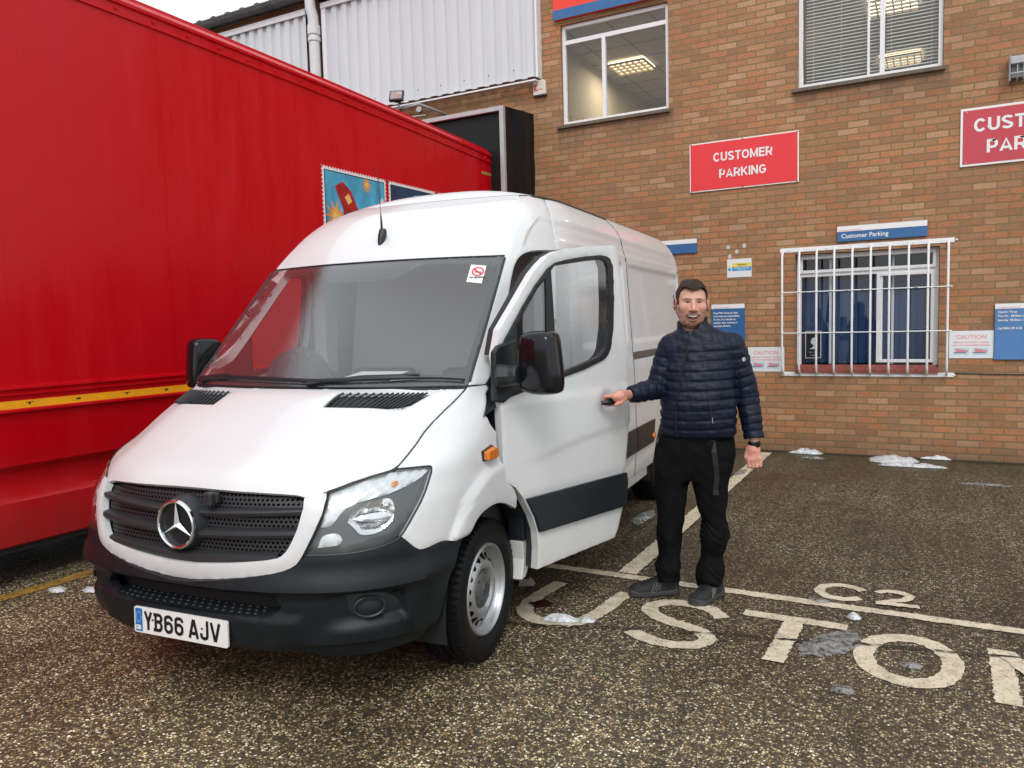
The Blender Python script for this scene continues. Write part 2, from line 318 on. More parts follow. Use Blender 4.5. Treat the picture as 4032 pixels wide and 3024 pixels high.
blob('snow_patch',-.37,4.44,.035,.03,.028,M['snow'],'tiny grey white snow lump between the bay line and the letter O','snow',sg,0,13)
blob('snow_patch',-.57,4.64,.06,.03,.012,M['slush'],'watery ice smear on the bay line just under the letter C','snow',sg,0,14)
blob('snow_patch',-4.93,2.86,.07,.04,.02,M['snow'],'small white snow lump beside the yellow line, nearer the picture edge','snow',sg,0,15)
blob('snow_patch',-4.72,2.95,.07,.035,.02,M['snow'],'small white snow lump beside the van bumper, near the yellow line','snow',sg,0,16)
blob('snow_patch',-1.80,8.25,.05,.22,.012,M['slush'],'thin slush streak along the bay line behind the standing man','snow',sg,0,17)
blob('ground_stain',-2.0,3.93,.06,.05,.0015,M['stain'],'dark reddish brown stain inside the painted letter U','stain',None,.5,18,z0=.009)
# ================================================================ brick building
def brick_mat(name='brown_orange_brickwork',off=(0,0,0)):
    m,t,b=nm(name); L=t.links.new; co=coords(t)
    sx=N(t,'ShaderNodeSeparateXYZ'); L(co,sx.inputs[0]); ad=N(t,'ShaderNodeMath',operation='ADD'); L(sx.outputs['X'],ad.inputs[0]); L(sx.outputs['Y'],ad.inputs[1])
    cx=N(t,'ShaderNodeCombineXYZ'); L(ad.outputs[0],cx.inputs['X']); L(sx.outputs['Z'],cx.inputs['Y'])
    wob=N(t,'ShaderNodeTexNoise',Scale=14.0,Detail=3.0); L(co,wob.inputs['Vector'])
    sc=N(t,'ShaderNodeVectorMath',operation='MULTIPLY_ADD'); L(wob.outputs['Color'],sc.inputs[0]); sc.inputs[1].default_value=(.009,.007,0); L(cx.outputs[0],sc.inputs[2])
    def bt(c1,c2,mort,bias,ms=.0072):
        k=N(t,'ShaderNodeTexBrick'); k.offset=.5; k.inputs['Scale'].default_value=1; k.inputs['Brick Width'].default_value=.225; k.inputs['Row Height'].default_value=.075
        k.inputs['Mortar Size'].default_value=ms; k.inputs['Mortar Smooth'].default_value=.25; k.inputs['Bias'].default_value=bias
        k.inputs['Color1'].default_value=(*c1,1);k.inputs['Color2'].default_value=(*c2,1);k.inputs['Mortar'].default_value=(*mort,1); L(sc.outputs[0],k.inputs['Vector']); return k
    k=bt((0,0,0),(1,1,1),(.5,.5,.5),0)
    r=ramp(t,[(0,(.29,.140,.068)),(.10,(.37,.155,.070)),(.25,(.33,.165,.080)),(.42,(.40,.170,.074)),(.56,(.35,.180,.090)),(.70,(.38,.200,.102)),(.84,(.30,.155,.080)),(.92,(.42,.235,.132))],'CONSTANT'); L(k.outputs['Color'],r.inputs[0])
    n=N(t,'ShaderNodeTexNoise',Scale=55.0,Detail=5.0,Roughness=.7); L(co,n.inputs['Vector'])
    nr=N(t,'ShaderNodeMapRange'); nr.inputs['From Min'].default_value=.3;nr.inputs['From Max'].default_value=.7;nr.inputs['To Min'].default_value=.74;nr.inputs['To Max'].default_value=1.22; L(n.outputs['Fac'],nr.inputs['Value'])
    big=N(t,'ShaderNodeTexNoise',Scale=.8,Detail=7.0,Roughness=.6); L(co,big.inputs['Vector'])
    brr=N(t,'ShaderNodeMapRange'); brr.inputs['From Min'].default_value=.3;brr.inputs['From Max'].default_value=.7;brr.inputs['To Min'].default_value=.84;brr.inputs['To Max'].default_value=1.12; L(big.outputs['Fac'],brr.inputs['Value'])
    mu=N(t,'ShaderNodeMath',operation='MULTIPLY'); L(nr.outputs[0],mu.inputs[0]); L(brr.outputs[0],mu.inputs[1])
    s1=N(t,'ShaderNodeVectorMath',operation='SCALE'); L(r.outputs[0],s1.inputs[0]); L(mu.outputs[0],s1.inputs['Scale'])
    mo=N(t,'ShaderNodeMix',data_type='RGBA'); mo.inputs['B'].default_value=(.205,.148,.068,1); L(k.outputs['Fac'],mo.inputs['Factor']); L(s1.outputs[0],mo.inputs['A'])
    # damp, grimy lowest courses
    gr=N(t,'ShaderNodeMapRange'); gr.inputs['From Min'].default_value=.32;gr.inputs['From Max'].default_value=.0;gr.inputs['To Min'].default_value=0;gr.inputs['To Max'].default_value=1.1; L(sx.outputs['Z'],gr.inputs['Value'])
    gm=N(t,'ShaderNodeMath',operation='MULTIPLY'); L(gr.outputs[0],gm.inputs[0]); L(big.outputs['Fac'],gm.inputs[1])
    mg=N(t,'ShaderNodeMix',data_type='RGBA'); mg.inputs['B'].default_value=(.10,.065,.04,1); L(gm.outputs[0],mg.inputs['Factor']); L(mo.outputs['Result'],mg.inputs['A'])
    # soot and run-off stains hanging below the upper window sills
    mp2=N(t,'ShaderNodeMapping'); mp2.inputs['Scale'].default_value=(9,1,1.3); L(co,mp2.inputs[0]); sn=N(t,'ShaderNodeTexNoise',Scale=1.5,Detail=5.0); L(mp2.outputs[0],sn.inputs['Vector'])
    zf=N(t,'ShaderNodeMapRange'); zf.inputs['From Min'].default_value=3.72; zf.inputs['From Max'].default_value=4.26; L(sx.outputs['Z'],zf.inputs['Value'])
    lt=N(t,'ShaderNodeMath',operation='LESS_THAN'); L(sx.outputs['Z'],lt.inputs[0]); lt.inputs[1].default_value=4.28
    c1=N(t,'ShaderNodeMath',operation='COMPARE'); L(sx.outputs['X'],c1.inputs[0]); c1.inputs[1].default_value=-3.76; c1.inputs[2].default_value=.80
    c2=N(t,'ShaderNodeMath',operation='COMPARE'); L(sx.outputs['X'],c2.inputs[0]); c2.inputs[1].default_value=-.73; c2.inputs[2].default_value=.80
    ca=N(t,'ShaderNodeMath',operation='ADD'); L(c1.outputs[0],ca.inputs[0]); L(c2.outputs[0],ca.inputs[1])
    pr=ca.outputs[0]
    for q_ in (zf.outputs[0],zf.outputs[0],lt.outputs[0],sn.outputs['Fac']):
        k_=N(t,'ShaderNodeMath',operation='MULTIPLY'); L(pr,k_.inputs[0]); L(q_,k_.inputs[1]); pr=k_.outputs[0]
    ks_=N(t,'ShaderNodeMath',operation='MULTIPLY'); ks_.use_clamp=True; L(pr,ks_.inputs[0]); ks_.inputs[1].default_value=1.3
    ms_=N(t,'ShaderNodeMix',data_type='RGBA'); ms_.inputs['B'].default_value=(.085,.055,.038,1); L(ks_.outputs[0],ms_.inputs['Factor']); L(mg.outputs['Result'],ms_.inputs['A'])
    L(ms_.outputs['Result'],b.inputs['Base Color']); b.inputs['Roughness'].default_value=.8
    iv=N(t,'ShaderNodeMath',operation='MULTIPLY_ADD'); L(k.outputs['Fac'],iv.inputs[0]); iv.inputs[1].default_value=-1.0; iv.inputs[2].default_value=1
    a2=N(t,'ShaderNodeMath',operation='MULTIPLY_ADD'); L(n.outputs['Fac'],a2.inputs[0]); a2.inputs[1].default_value=.35; L(iv.outputs[0],a2.inputs[2])
    bp=N(t,'ShaderNodeBump',Strength=.8,Distance=.008); L(a2.outputs[0],bp.inputs['Height']); L(bp.outputs[0],b.inputs['Normal'])
    return m
M['brick']=brick_mat()
def pc(X,Z,y):   # a point measured on the wall face, moved to the plane y
    return X*y/D, H+(Z-H)*y/D
def wall_holes(mb,x0,x1,z0,z1,holes,y,th):
    xs=sorted({x0,x1,*[h[0] for h in holes],*[h[1] for h in holes]}); zs=sorted({z0,z1,*[h[2] for h in holes],*[h[3] for h in holes]})
    for i in range(len(xs)-1):
        for j in range(len(zs)-1):
            cx=(xs[i]+xs[i+1])/2; cz=(zs[j]+zs[j+1])/2
            if any(h[0]<cx<h[1] and h[2]<cz<h[3] for h in holes): continue
            mb.quad((xs[i],y,zs[j]),(xs[i+1],y,zs[j]),(xs[i+1],y,zs[j+1]),(xs[i],y,zs[j+1]))
            mb.quad((xs[i+1],y+th,zs[j]),(xs[i],y+th,zs[j]),(xs[i],y+th,zs[j+1]),(xs[i+1],y+th,zs[j+1]))
    for a,b,c,d in holes+[]:
        mb.quad((a,y,c),(a,y+th,c),(b,y+th,c),(b,y,c)); mb.quad((a,y,d),(b,y,d),(b,y+th,d),(a,y+th,d))
        mb.quad((a,y,c),(a,y,d),(a,y+th,d),(a,y+th,c)); mb.quad((b,y,c),(b,y+th,c),(b,y+th,d),(b,y,d))
    return mb
bld=empty('brick_building',(0,0,0),label='brown orange brick building with white framed office windows and parking signs',cat='building')
XW=3.3
W1=(-4.50,-3.015,4.285,5.60); W2=(-1.475,.015,4.275,5.80); W3=(-1.495,.012,.985,2.36); DOCK=(-8.6,-5.36,.9,4.66)
mb=MB(); wall_holes(mb,-13.5,-4.9,0,6.85,[(DOCK[0],DOCK[1],DOCK[2],DOCK[3])],D,.24); wall_holes(mb,-4.9,XW,0,7.7,[W1,W2,W3],D,.24)
mb.quad((XW,D,0),(XW,D+6,0),(XW,D+6,7.7),(XW,D,7.7)); mb.quad((-4.9,D+.24,5.3),(-4.9,D,5.3),(-4.9,D,7.7),(-4.9,D+6,7.7)); mb.quad((-4.9,D,7.7),(XW,D,7.7),(XW,D+6,7.7),(-4.9,D+6,7.7))
mb.build('wall',M['brick'],bld)
# interiors (plain rooms seen through the glass)
M['room_wall']=mat('office_wall',(.52,.46,.37),.8); M['room_ceil']=mat('office_ceiling_tile',(.55,.52,.47),.85); M['room_floor']=mat('office_carpet',(.08,.085,.10),.9)
def room(x0,x1,z0,z1,depth,wallm,ceilm):
    r=MB(); y0=D+.245; y1=D+depth
    r.quad((x0,y0,z0),(x1,y0,z0),(x1,y1,z0),(x0,y1,z0),2); r.quad((x0,y0,z1),(x0,y1,z1),(x1,y1,z1),(x1,y0,z1),1)
    r.quad((x0,y1,z0),(x1,y1,z0),(x1,y1,z1),(x0,y1,z1),0); r.quad((x0,y0,z0),(x0,y1,z0),(x0,y1,z1),(x0,y0,z1),0); r.quad((x1,y0,z0),(x1,y0,z1),(x1,y1,z1),(x1,y1,z0),0)
    return r.build('room_interior',[wallm,ceilm,M['room_floor']],bld)
room(-4.85,-2.4,3.2,5.655,4.6,M['room_wall'],M['room_ceil'])
room(-2.3,1.4,3.2,5.655,6.6,M['room_wall'],M['room_ceil'])
M['room_dark']=mat('dim_office',(.06,.07,.09),.9)
room(-2.6,1.4,.2,2.75,3.4,M['room_dark'],M['room_dark'])
# ceiling grid lines
M['grid']=mat('ceiling_grid',(.30,.28,.25),.7)
mb=MB()
for i in range(9): x=-4.58+.6*i*1.0; mb.box(x-.012,x+.012,D+.3,D+4.5,5.650,5.6525) if x<-2.45 else None
for j in range(8): mb.box(-4.84,-2.41,D+.75+.6*j-.012,D+.75+.6*j+.012,5.6495,5.652)
mb.build('ceiling_grid',M['grid'],bld)
M['panel_light']=mat('fluorescent_light_panel',(.8,.75,.6),.5,emit=(1,.84,.60),estr=2.4)
M['louvre']=mat('light_louvre',(.45,.36,.22),.5)
def ceil_light(x,y,label,nx=6,ny=4,w=.58,l=.56):
    t=empty('ceiling_light',(x,y,5.60),label=label,cat='ceiling light',group='lit ceiling lights inside the offices')
    MB().box(-w/2,w/2,-l/2,l/2,.02,.035).build('light_panel',M['panel_light'],t)
    g=MB()
    for i in range(nx+1): xx=-w/2+w*i/nx; g.box(xx-.007,xx+.007,-l/2,l/2,-.015,.018)
    for j in range(ny+1): yy=-l/2+l*j/ny; g.box(-w/2,w/2,yy-.007,yy+.007,-.014,.017)
    g.build('louvre',M['louvre'],t)
def _lamp(x,y):
    l=bpy.data.lights.new('panel_and_fill_light','AREA'); l.energy=15; l.size=.55; l.color=(1,.84,.62); o=bpy.data.objects.new('panel_and_fill_light',l); o.location=(x,y,5.57); link(o)
for _p in ((-4.28,12.0),(-3.1,13.2),(-.57,14.05),(-.56,11.55),(-1.7,12.4)): _lamp(*_p)  # lights under the lit panels, plus fill lights added without a fixture
ceil_light(-4.28,12.0,'lit louvred ceiling light seen through the upper window left of the red signs')
ceil_light(-.57,14.05,'lower and farther lit ceiling light behind the blind of the upper right window')
ceil_light(-.56,11.55,'nearer lit ceiling light at the top edge behind the blind of the upper right window')
# windows
WG=glass('office_window_glass',(.90,.93,.92),.8,.01); WGd=glass('ground_window_glass',(.86,.89,.92),.75,.02)
def frame(mb,x0,x1,z0,z1,y0,y1,w):
    mb.box(x0,x0+w,y0,y1,z0,z1); mb.box(x1-w,x1,y0,y1,z0,z1); mb.box(x0+w,x1-w,y0,y1,z0,z0+w); mb.box(x0+w,x1-w,y0,y1,z1-w,z1)
def window(W,trans,mull,fw=.045,label=None,sill=None,yoff=.05,gm=WG,openl=None):
    x0,x1,z0,z1=W; y0=D+yoff; y1=y0+.06
    f=MB(); frame(f,x0+.004,x1-.004,z0+.004,z1-.004,y0,y1,fw)
    if trans: f.box(x0+fw,x1-fw,y0+.003,y1-.003,trans-.028,trans+.028)
    for mx,a,b,w in mull: f.box(mx-w/2,mx+w/2,y0+.002,y1-.002,a,b)
    if openl:
        for (a,b,c,d) in openl: frame(f,a,b,c,d,y0-.018,y0+.02,.036)
    o=f.build('window',M['white_paint'],bld,bevel=.004)
    if label: o['label']=label
    gl=MB(); gl.quad((x0+.02,y0+.032,z0+.02),(x1-.02,y0+.032,z0+.02),(x1-.02,y0+.032,z1-.02),(x0+.02,y0+.032,z1-.02)); gl.build('glass',gm,o)
    if sill=='stone':
        MB().box(x0-.06,x1+.02,D-.045,D+.05,z0-.045,z0-.002).build('sill',M['sill_stone'],o,bevel=.005)
    if sill=='tile':
        s=MB(); n=7
        for i in range(n):
            a=x0-.0+(x1-x0)*i/n; b=x0+(x1-x0)*(i+1)/n
            s.add([(a+.002,D-.03,z0+.008),(b-.002,D-.03,z0+.008),(b-.002,D+.07,z0+.065),(a+.002,D+.07,z0+.065),(a+.002,D-.03,z0-.03),(b-.002,D-.03,z0-.03),(b-.002,D+.07,z0-.03),(a+.002,D+.07,z0-.03)],[(0,1,2,3),(4,5,1,0),(5,6,2,1),(7,4,0,3),(7,6,5,4)])
        s.build('sill',M['sill_tile'],o)
    return o
M['sill_stone']=mat('dirty_concrete_sill',(.13,.105,.075),.85,bump=.4,bscale=60,var=.3,vscale=12)
M['sill_tile']=mat('red_clay_sill_tile',(.22,.055,.04),.6,bump=.3,bscale=50,var=.3,vscale=9)
window(W1,5.375,[(-3.905,4.33,5.35,.05)],label='left upper window showing a lit ceiling and room',sill='stone')
window(W2,None,[(-.725,4.32,5.78,.025),(-.585,4.32,5.78,.05)],label='right upper window behind a pale slatted blind',sill='stone')
window(W3,2.12,[(-.585,1.10,2.10,.055)],fw=.05,label='ground floor window with dark glass and blue blinds',sill='tile',yoff=.10,gm=WGd,openl=[(-.62,-.035,1.075,2.10),(-1.46,-.02,2.135,2.335)])
# paper notices inside the left upper room
M['paper']=mat('yellowed_paper',(.55,.45,.25),.8,var=.3,vscale=25)
t=MB(); t.box(-4.845,-4.84,10.9,11.25,4.25,4.72); t.box(-4.845,-4.84,11.35,11.62,4.3,4.78); o=t.build('wall_notice',M['paper']); tag(o,'pair of yellowed paper notices on the room wall inside the left upper window','notice')
# venetian blind
M['blind']=mat('pale_grey_blind',(.62,.63,.61),.6)
b=MB(); z=4.34
while z<5.70: b.box(-1.40,-.62,D+.16,D+.178,z,z+.009); b.box(-.55,-.02,D+.16,D+.178,z,z+.009); z+=.038
for x in (-1.32,-1.02,-.50,-.10): b.box(x-.0015,x+.0015,D+.165,D+.168,4.33,5.7)
tag(b.build('venetian_blind',M['blind']),'open pale grey venetian blind hanging in the upper right window','blind')
# vertical blue blinds of the ground floor window
M['blue_blind']=mat('navy_blue_blind',(.012,.045,.125),.8,var=.2,vscale=4)
b=MB(); x=-1.44
while x<-.02:
    a=.55; b.box(x,x+.082,D+.262+.012*(int(x*40)%3),D+.265+.012*(int(x*40)%3),1.06,2.05); x+=.088
tag(b.build('vertical_blind',M['blue_blind']),'navy blue vertical slat blind behind the barred ground floor window','blind')
for x in (-1.13,-.46): MB().box(x-.014,x+.014,D+.235,D+.25,1.05,2.3).build('inner_glazing_bar',M['white_paint'],bld)
# poster in the window
p=empty('window_poster',(-1.305,D+.105,1.135),label='small black memorial poster with a pale bust inside the barred window',cat='poster')
MB().box(-.088,.088,0,.002,-.01,.315).build('border',M['white_sign'],p); MB().box(-.082,.082,-.002,0,-.004,.309).build('backing',M['black'],p)
M['bust']=mat('pale_blue_print',(.42,.52,.56),.6)
bust=[(-.045,.10),(-.015,.115),(.005,.135),(.0,.155),(-.018,.155),(-.02,.17),(-.03,.178),(-.024,.195),(-.02,.215),(-.002,.235),(.022,.238),(.04,.225),(.046,.20),(.038,.18),(.03,.16),(.036,.135),(.052,.112),(.03,.098)]
q=MB(); q.prism(bust,lambda x,y:(x,-.0028,y),lambda x,y:(x,-.002,y)); q.build('bust',M['bust'],p)
text('lettering','1926 - 2022',.020,M['bust'],p,(0,-.003,.055),align='CENTER'); text('lettering','Parcelforce',.013,M['white_sign'],p,(0,-.003,.022),align='CENTER')
# security bars
M['bar_white']=mat('white_enamelled_steel',(.74,.74,.75),.35,var=.08,vscale=25)
M['moss']=mat('moss_growth',(.08,.09,.03),.9)
g=empty('window_grille',(-.757,D,1.68),label='white steel security grille bolted over the ground floor window',cat='grille')
def gx(x): return x+.757
yb=-.125
MB().box(gx(-1.667),gx(.152),-.010,-.002,2.388-1.68,2.440-1.68).build('rail',M['bar_white'],g,bevel=.002); MB().box(gx(-1.647),gx(.168),-.010,-.002,.918-1.68,.966-1.68).build('rail',M['bar_white'],g,bevel=.002)
bx=[88,258,437,618,806,1000,1193,1395,1597,1808]; 
bars=[pc(v,1.7,D+yb)[0] for v in [-1.645+.0 +(i)*(.1+1.64)/9 for i in range(10)]]
for x in bars:
    X=gx(x); P=[(X,-.008,2.40-1.68),(X,-.05,2.396-1.68),(X,-.10,2.375-1.68),(X,yb,2.33-1.68),(X,yb,1.5-1.68),(X,yb,1.04-1.68),(X,-.105,.985-1.68),(X,-.06,.955-1.68),(X,-.008,.945-1.68)]
    MB().tube(P,.0125,8).build('bar',M['bar_white'],g,smooth=True)
for z in (1.915,1.43):
    X0,Z0=pc(-1.648,z,D+yb); X1,_=pc(.14,z,D+yb); MB().tube([(gx(X0),yb-.014,Z0-1.68),(gx(X1),yb-.014,Z0-1.68)],.0065,6).build('cross_bar',M['bar_white'],g,smooth=True)
for x in (-1.62,-1.2,-.75,-.3,.12): 
    for z in (2.414,.942): MB().lathe([(.0,-.02),(.010,-.018),(.012,-.010)],(gx(x+.05),0,z-1.68),'y',8).build('bolt',M['bar_white'],g,smooth=True)
t=MB(); random.seed(3)
for x in (-1.5,-1.38,-1.1,-.93,-.76,-.71,-.55,-.22,-.03): 
    z=1.905 if x<-.6 else 1.905
    X,Z=pc(x,z,D+yb); MB().box(gx(X)-.02,gx(X)+.018,yb-.022,yb-.008,Z-1.68,Z-1.68+.006+random.random()*.008).build('moss',M['moss'],g,bevel=.002)
# cable
MB().tube([(.17,D-.006,.962),(.5,D-.008,.955),(1.0,D-.008,.952),(3.3,D-.008,.945)],.007,6).build('cable',M['rubber'],bld)
# ---------------------------------------------------------------- signs
def sign(name,x0,x1,z0,z1,m,label,border=0,bm=None,th=.012,y=None,cat='sign',group=None,round_=0):
    y=D-.018 if y is None else y
    t=empty(name,((x0+x1)/2,y,(z0+z1)/2),label=label,cat=cat,group=group); w=(x1-x0)/2;h=(z1-z0)/2
    if border:
        MB().box(-w,w,0,th,-h,h).build('border',bm or M['white_sign'],t,bevel=.004)
        MB().box(-w+border,w-border,-.0025,0,-h+border,h-border).build('face',m,t)
    else: MB().box(-w,w,0,th,-h,h).build('face',m,t,bevel=.002)
    return t,w,h
WS=M['white_sign']
def arcp(cx,cy,rx,ry,a0,a1,n=14): return [(cx+rx*cos(radians(a0+(a1-a0)*i/n)),cy+ry*sin(radians(a0+(a1-a0)*i/n))) for i in range(n+1)]
def glyph(c,t):
    """strokes of a bold sans capital on a body one unit high; t = stroke weight"""
    h=t/2; a=h; b=1-h
    if c=='C': w=.74; return w,[arcp(w/2,.5,w/2-h,.5-h,38,322,26)]
    if c=='O': w=.80; return w,[arcp(w/2,.5,w/2-h,.5-h,0,360,32)]
    if c=='G': w=.78; return w,[arcp(w/2,.5,w/2-h,.5-h,40,330,26)+[(w-h,.46)],[(w*.52,.46),(w-.001,.46)]]
    if c=='U': w=.70; return w,[[(h,1),(h,.36)]+arcp(w/2,.36,w/2-h,.36-h,180,360)+[(w-h,1)]]
    if c=='S': w=.68; return w,[arcp(w/2,.735,w/2-h,.265-h,20,200,16)+[(w*.30,.58),(w*.62,.44)]+arcp(w/2,.275,w/2-h,.275-h,30,-160,18)]
    if c=='T': w=.64; return w,[[(0,b),(w,b)],[(w/2,b),(w/2,0)]]
    if c=='M': w=.86; return w,[[(h,0),(h,1)],[(h,1-h*.4),(w/2,.10),(w-h,1-h*.4)],[(w-h,0),(w-h,1)]]
    if c=='E': w=.62; return w,[[(h,0),(h,1)],[(h,b),(w,b)],[(h,.52),(w-.04,.52)],[(h,a),(w,a)]]
    if c in 'RP':
        w=.70 if c=='R' else .66; e=.42 if c=='R' else .40
        s=[[(h,0),(h,1)],[(h,b),(w-.24,b)]+arcp(w-.28,(b+e)/2,.28-h,(b-e)/2,85,-85,12)+[(h,e)]]
        if c=='R': s.append([(w*.48,e),(w*.66,.34),(w-h,0)])
        return w,s
    if c=='A': w=.76; return w,[[(h*.8,0),(w/2,1-h*.2),(w-h*.8,0)],[(w*.22,.26),(w*.78,.26)]]
    if c=='K': w=.74; return w,[[(h,0),(h,1)],[(h,.34),(w-h,1)],[(w*.38,.60),(w-h,0)]]
    if c=='I': w=t; return w,[[(h,0),(h,1)]]
    if c=='N': w=.72; return w,[[(h,0),(h,1)],[(h,1-h*.3),(w-h,h*.3)],[(w-h,0),(w-h,1)]]
    return .3,[]
def grotesque(s,size,m,parent,loc,left=False,wt=.165,ex=1.0,gap=.10):
    W_=sum(glyph(c,wt)[0]*ex+gap for c in s)-gap; x=0 if left else -W_/2; k=0
    for c in s:
        w,st=glyph(c,wt); q=MB()
        for P in st:
            k+=1; y=-.0006*(k%5); n=len(P); V=[]
            for i in range(n):
                p=Vector(P[i]); u=(p-Vector(P[i-1])).normalized() if i else None; v=(Vector(P[i+1])-p).normalized() if i<n-1 else None
                if u is None: u=v
                if v is None: v=u
                tt=(u+v); tt=tt.normalized() if tt.length>.05 else u; nn=Vector((-tt.y,tt.x)); f=min(1.9,1/max(.35,abs(nn.dot(Vector((-u.y,u.x))))))
                for sg_ in (1,-1): V.append((x+(p.x+nn.x*sg_*wt/2*f)*ex,p.y+nn.y*sg_*wt/2*f))
            V=[(a*size,y,min(max(b,-.0 if False else -.004),1.004)*size) for a,b in V]
            q.add(V,[(2*i,2*i+1,2*i+3,2*i+2) for i in range(n-1)])
        o=q.build('lettering',m,parent); o.location=loc; x+=w*ex+gap
t,w,h=sign('parking_sign',-2.752,-1.455,3.205,3.800,M['red_sign'],'bright red customer parking sign with a thin white border in the middle of the wall',.014,cat='sign')
grotesque('CUSTOMER',.106,WS,t,(0,-.004,.050),wt=.18,ex=1.03); grotesque('PARKING',.106,WS,t,(0,-.004,-.152),wt=.18,ex=1.03)
q=MB()
for x in (-w+.02,0,w-.02):
    for z in (-h+.012,h-.012): q.lathe([(0,-.006),(.007,-.005),(.008,0)],(x,0,z),'y',8)
q.build('screw',M['black_plastic'],t)
t,w,h=sign('parking_sign',.185,1.78,3.178,3.785,M['red_sign_dark'],'crimson sign with a thick white border cut off by the right picture edge',.024,cat='sign')
grotesque('CUSTOMER',.137,WS,t,(-w+.125,-.004,.048),left=True,wt=.185,ex=1.12); grotesque('PARKING',.137,WS,t,(-w+.245,-.004,-.178),left=True,wt=.185,ex=1.12)
q=MB()
for x in (-w+.06,w-.06):
    for z in (-h+.04,h-.04): q.lathe([(0,-.006),(.007,-.005),(.008,0)],(x,0,z),'y',8)
q.build('screw',M['grey_metal'],t)
def band_sign(x0,x1,z0,z1,band,label,m=M['blue_sign'],brand=True,bs=.022,by=None):
    t,w,h=sign('information_sign',x0,x1,z0,z1,m,label,th=.022,y=D-.026)
    MB().box(-w+.001,w-.001,-.003,0,h-band,h-.001).build('top_band',WS,t)
    if brand: text('lettering','Parcelforce Worldwide',bs,M['pink'],t,(-w+.025,-.0035,h-band+.006),bold=.0004)
    return t,w,h
t,w,h=band_sign(-1.033,-.113,2.474,2.648,.062,'wide blue customer parking sign with a white top band above the window grille',bs=.024)
text('lettering','Customer Parking',.070,WS,t,(-w+.045,-.003,-.05),bold=.001,sx=.95)
t,w,h=band_sign(-3.59,-2.665,2.462,2.636,.055,'blue and white wall sign partly hidden behind the van roof',brand=False)
t,w,h=band_sign(-2.488,-2.080,1.20,1.803,.055,'tall blue disclaimer sign behind the man\'s shoulder',bs=.021)
for i,s in enumerate(['Royal Mail Group plc does','not accept any responsibility','for loss of or damage to','vehicles, their contents or','any items left here.']):
    text('lettering',s,.0335,WS,t,(-w+.026,-.003,h-.118-.0405*i),bold=.0007,sx=.83)
t,w,h=band_sign(.536,.99,1.112,1.708,.055,'pale blue opening times sign at the right edge of the picture',m=M['blue_faded'],bs=.021)
for i,s in enumerate(['Opening Times','Mon\u2013Fri   08.00am\u20136.00pm','Saturday  08.00am\u20131.00pm','','Call 0844 209 6128']):
    text('lettering',s,.0335,WS,t,(-w+.026,-.003,h-.100-.0435*i),bold=.0007,sx=.83)
M['pink_trailer']=mat('faded_photo_trailer',(.62,.22,.28),.6); M['photo_sky']=mat('faded_photo_background',(.45,.62,.68),.6); M['photo_grey']=mat('faded_photo_shade',(.12,.12,.17),.6); M['poster_white']=mat('laminated_paper',(.70,.72,.74),.25,bump=.2,bscale=12)
for (x0,x1,z0,z1,lab) in ((-2.046,-1.618,.967,1.266,'faded pink and white caution notice between the man and the barred window'),(.114,.532,1.125,1.425,'faded pink and white caution notice right of the barred window')):
    t,w,h=sign('caution_notice',x0,x1,z0,z1,M['poster_white'],lab,th=.004,y=D-.006,cat='notice',group='caution notices on the wall')
    text('lettering','CAUTION',.062,M['pink'],t,(0,-.001,.062),align='CENTER',bold=.0016,sx=1.05,thick=.0003)
    text('lettering','BEWARE OF PARKED TRAILER',.0225,M['pink'],t,(0,-.001,.018),align='CENTER',bold=.0009,sx=1.08,thick=.0003)
    text('lettering','NEXT TO CUSTOMER PARKING',.0225,M['pink'],t,(0,-.001,-.014),align='CENTER',bold=.0009,sx=1.08,thick=.0003)
    for cx in (-.092,.088):
        q=MB(); q.box(cx-.073,cx+.073,-.0012,-.0002,-.112,-.034,0)
        q.prism([(cx-.055,-.04),(cx+.065,-.062),(cx+.065,-.078),(cx-.05,-.085)],lambda x,y:(x,-.0022,y),lambda x,y:(x,-.0012,y),1)
        q.box(cx-.072,cx+.05,-.0024,-.0012,-.093,-.084,2); q.build('photo',[M['photo_sky'],M['pink_trailer'],M['photo_grey']],t)
# warning sticker
t,w,h=sign('warning_sticker',-2.297,-2.000,2.128,2.352,M['poster_white'],'torn white sticker with yellow and blue warning bands above the disclaimer sign',th=.003,y=D-.005,cat='sticker')
M['yellow']=mat('warning_yellow',(.72,.60,.10),.5); M['cyan']=mat('mandatory_blue',(.05,.28,.55),.5)
MB().box(-.088,w-.004,-.0012,0,.015,.062).build('yellow_band',M['yellow'],t); MB().box(-.088,w-.004,-.0012,0,-.035,.012).build('blue_band',M['cyan'],t)
text('lettering','Warning',.033,M['black'],t,(.03,-.0016,.033),align='CENTER',thick=.0003,bold=.0006); text('lettering','Fragile roof',.013,M['black'],t,(.03,-.0016,.019),align='CENTER',thick=.0003)
text('lettering','Crawling boards or ladders',.0165,WS,t,(.028,-.0016,-.007),align='CENTER',thick=.0003,bold=.0004); text('lettering','must be used',.0165,WS,t,(.028,-.0016,-.027),align='CENTER',thick=.0003,bold=.0004)
q=MB(); q.prism([(-.138,.018),(-.098,.018),(-.118,.056)],lambda x,y:(x,-.001,y),lambda x,y:(x,0,y)); q.build('symbol',M['yellow'],t)
q=MB(); q.lathe([(.0,-.001),(.02,-.001)],(-.118,0,-.012),'y',20); q.build('symbol',M['cyan'],t)
M['residue']=mat('adhesive_residue',(.52,.50,.46),.6,var=.2,vscale=40)
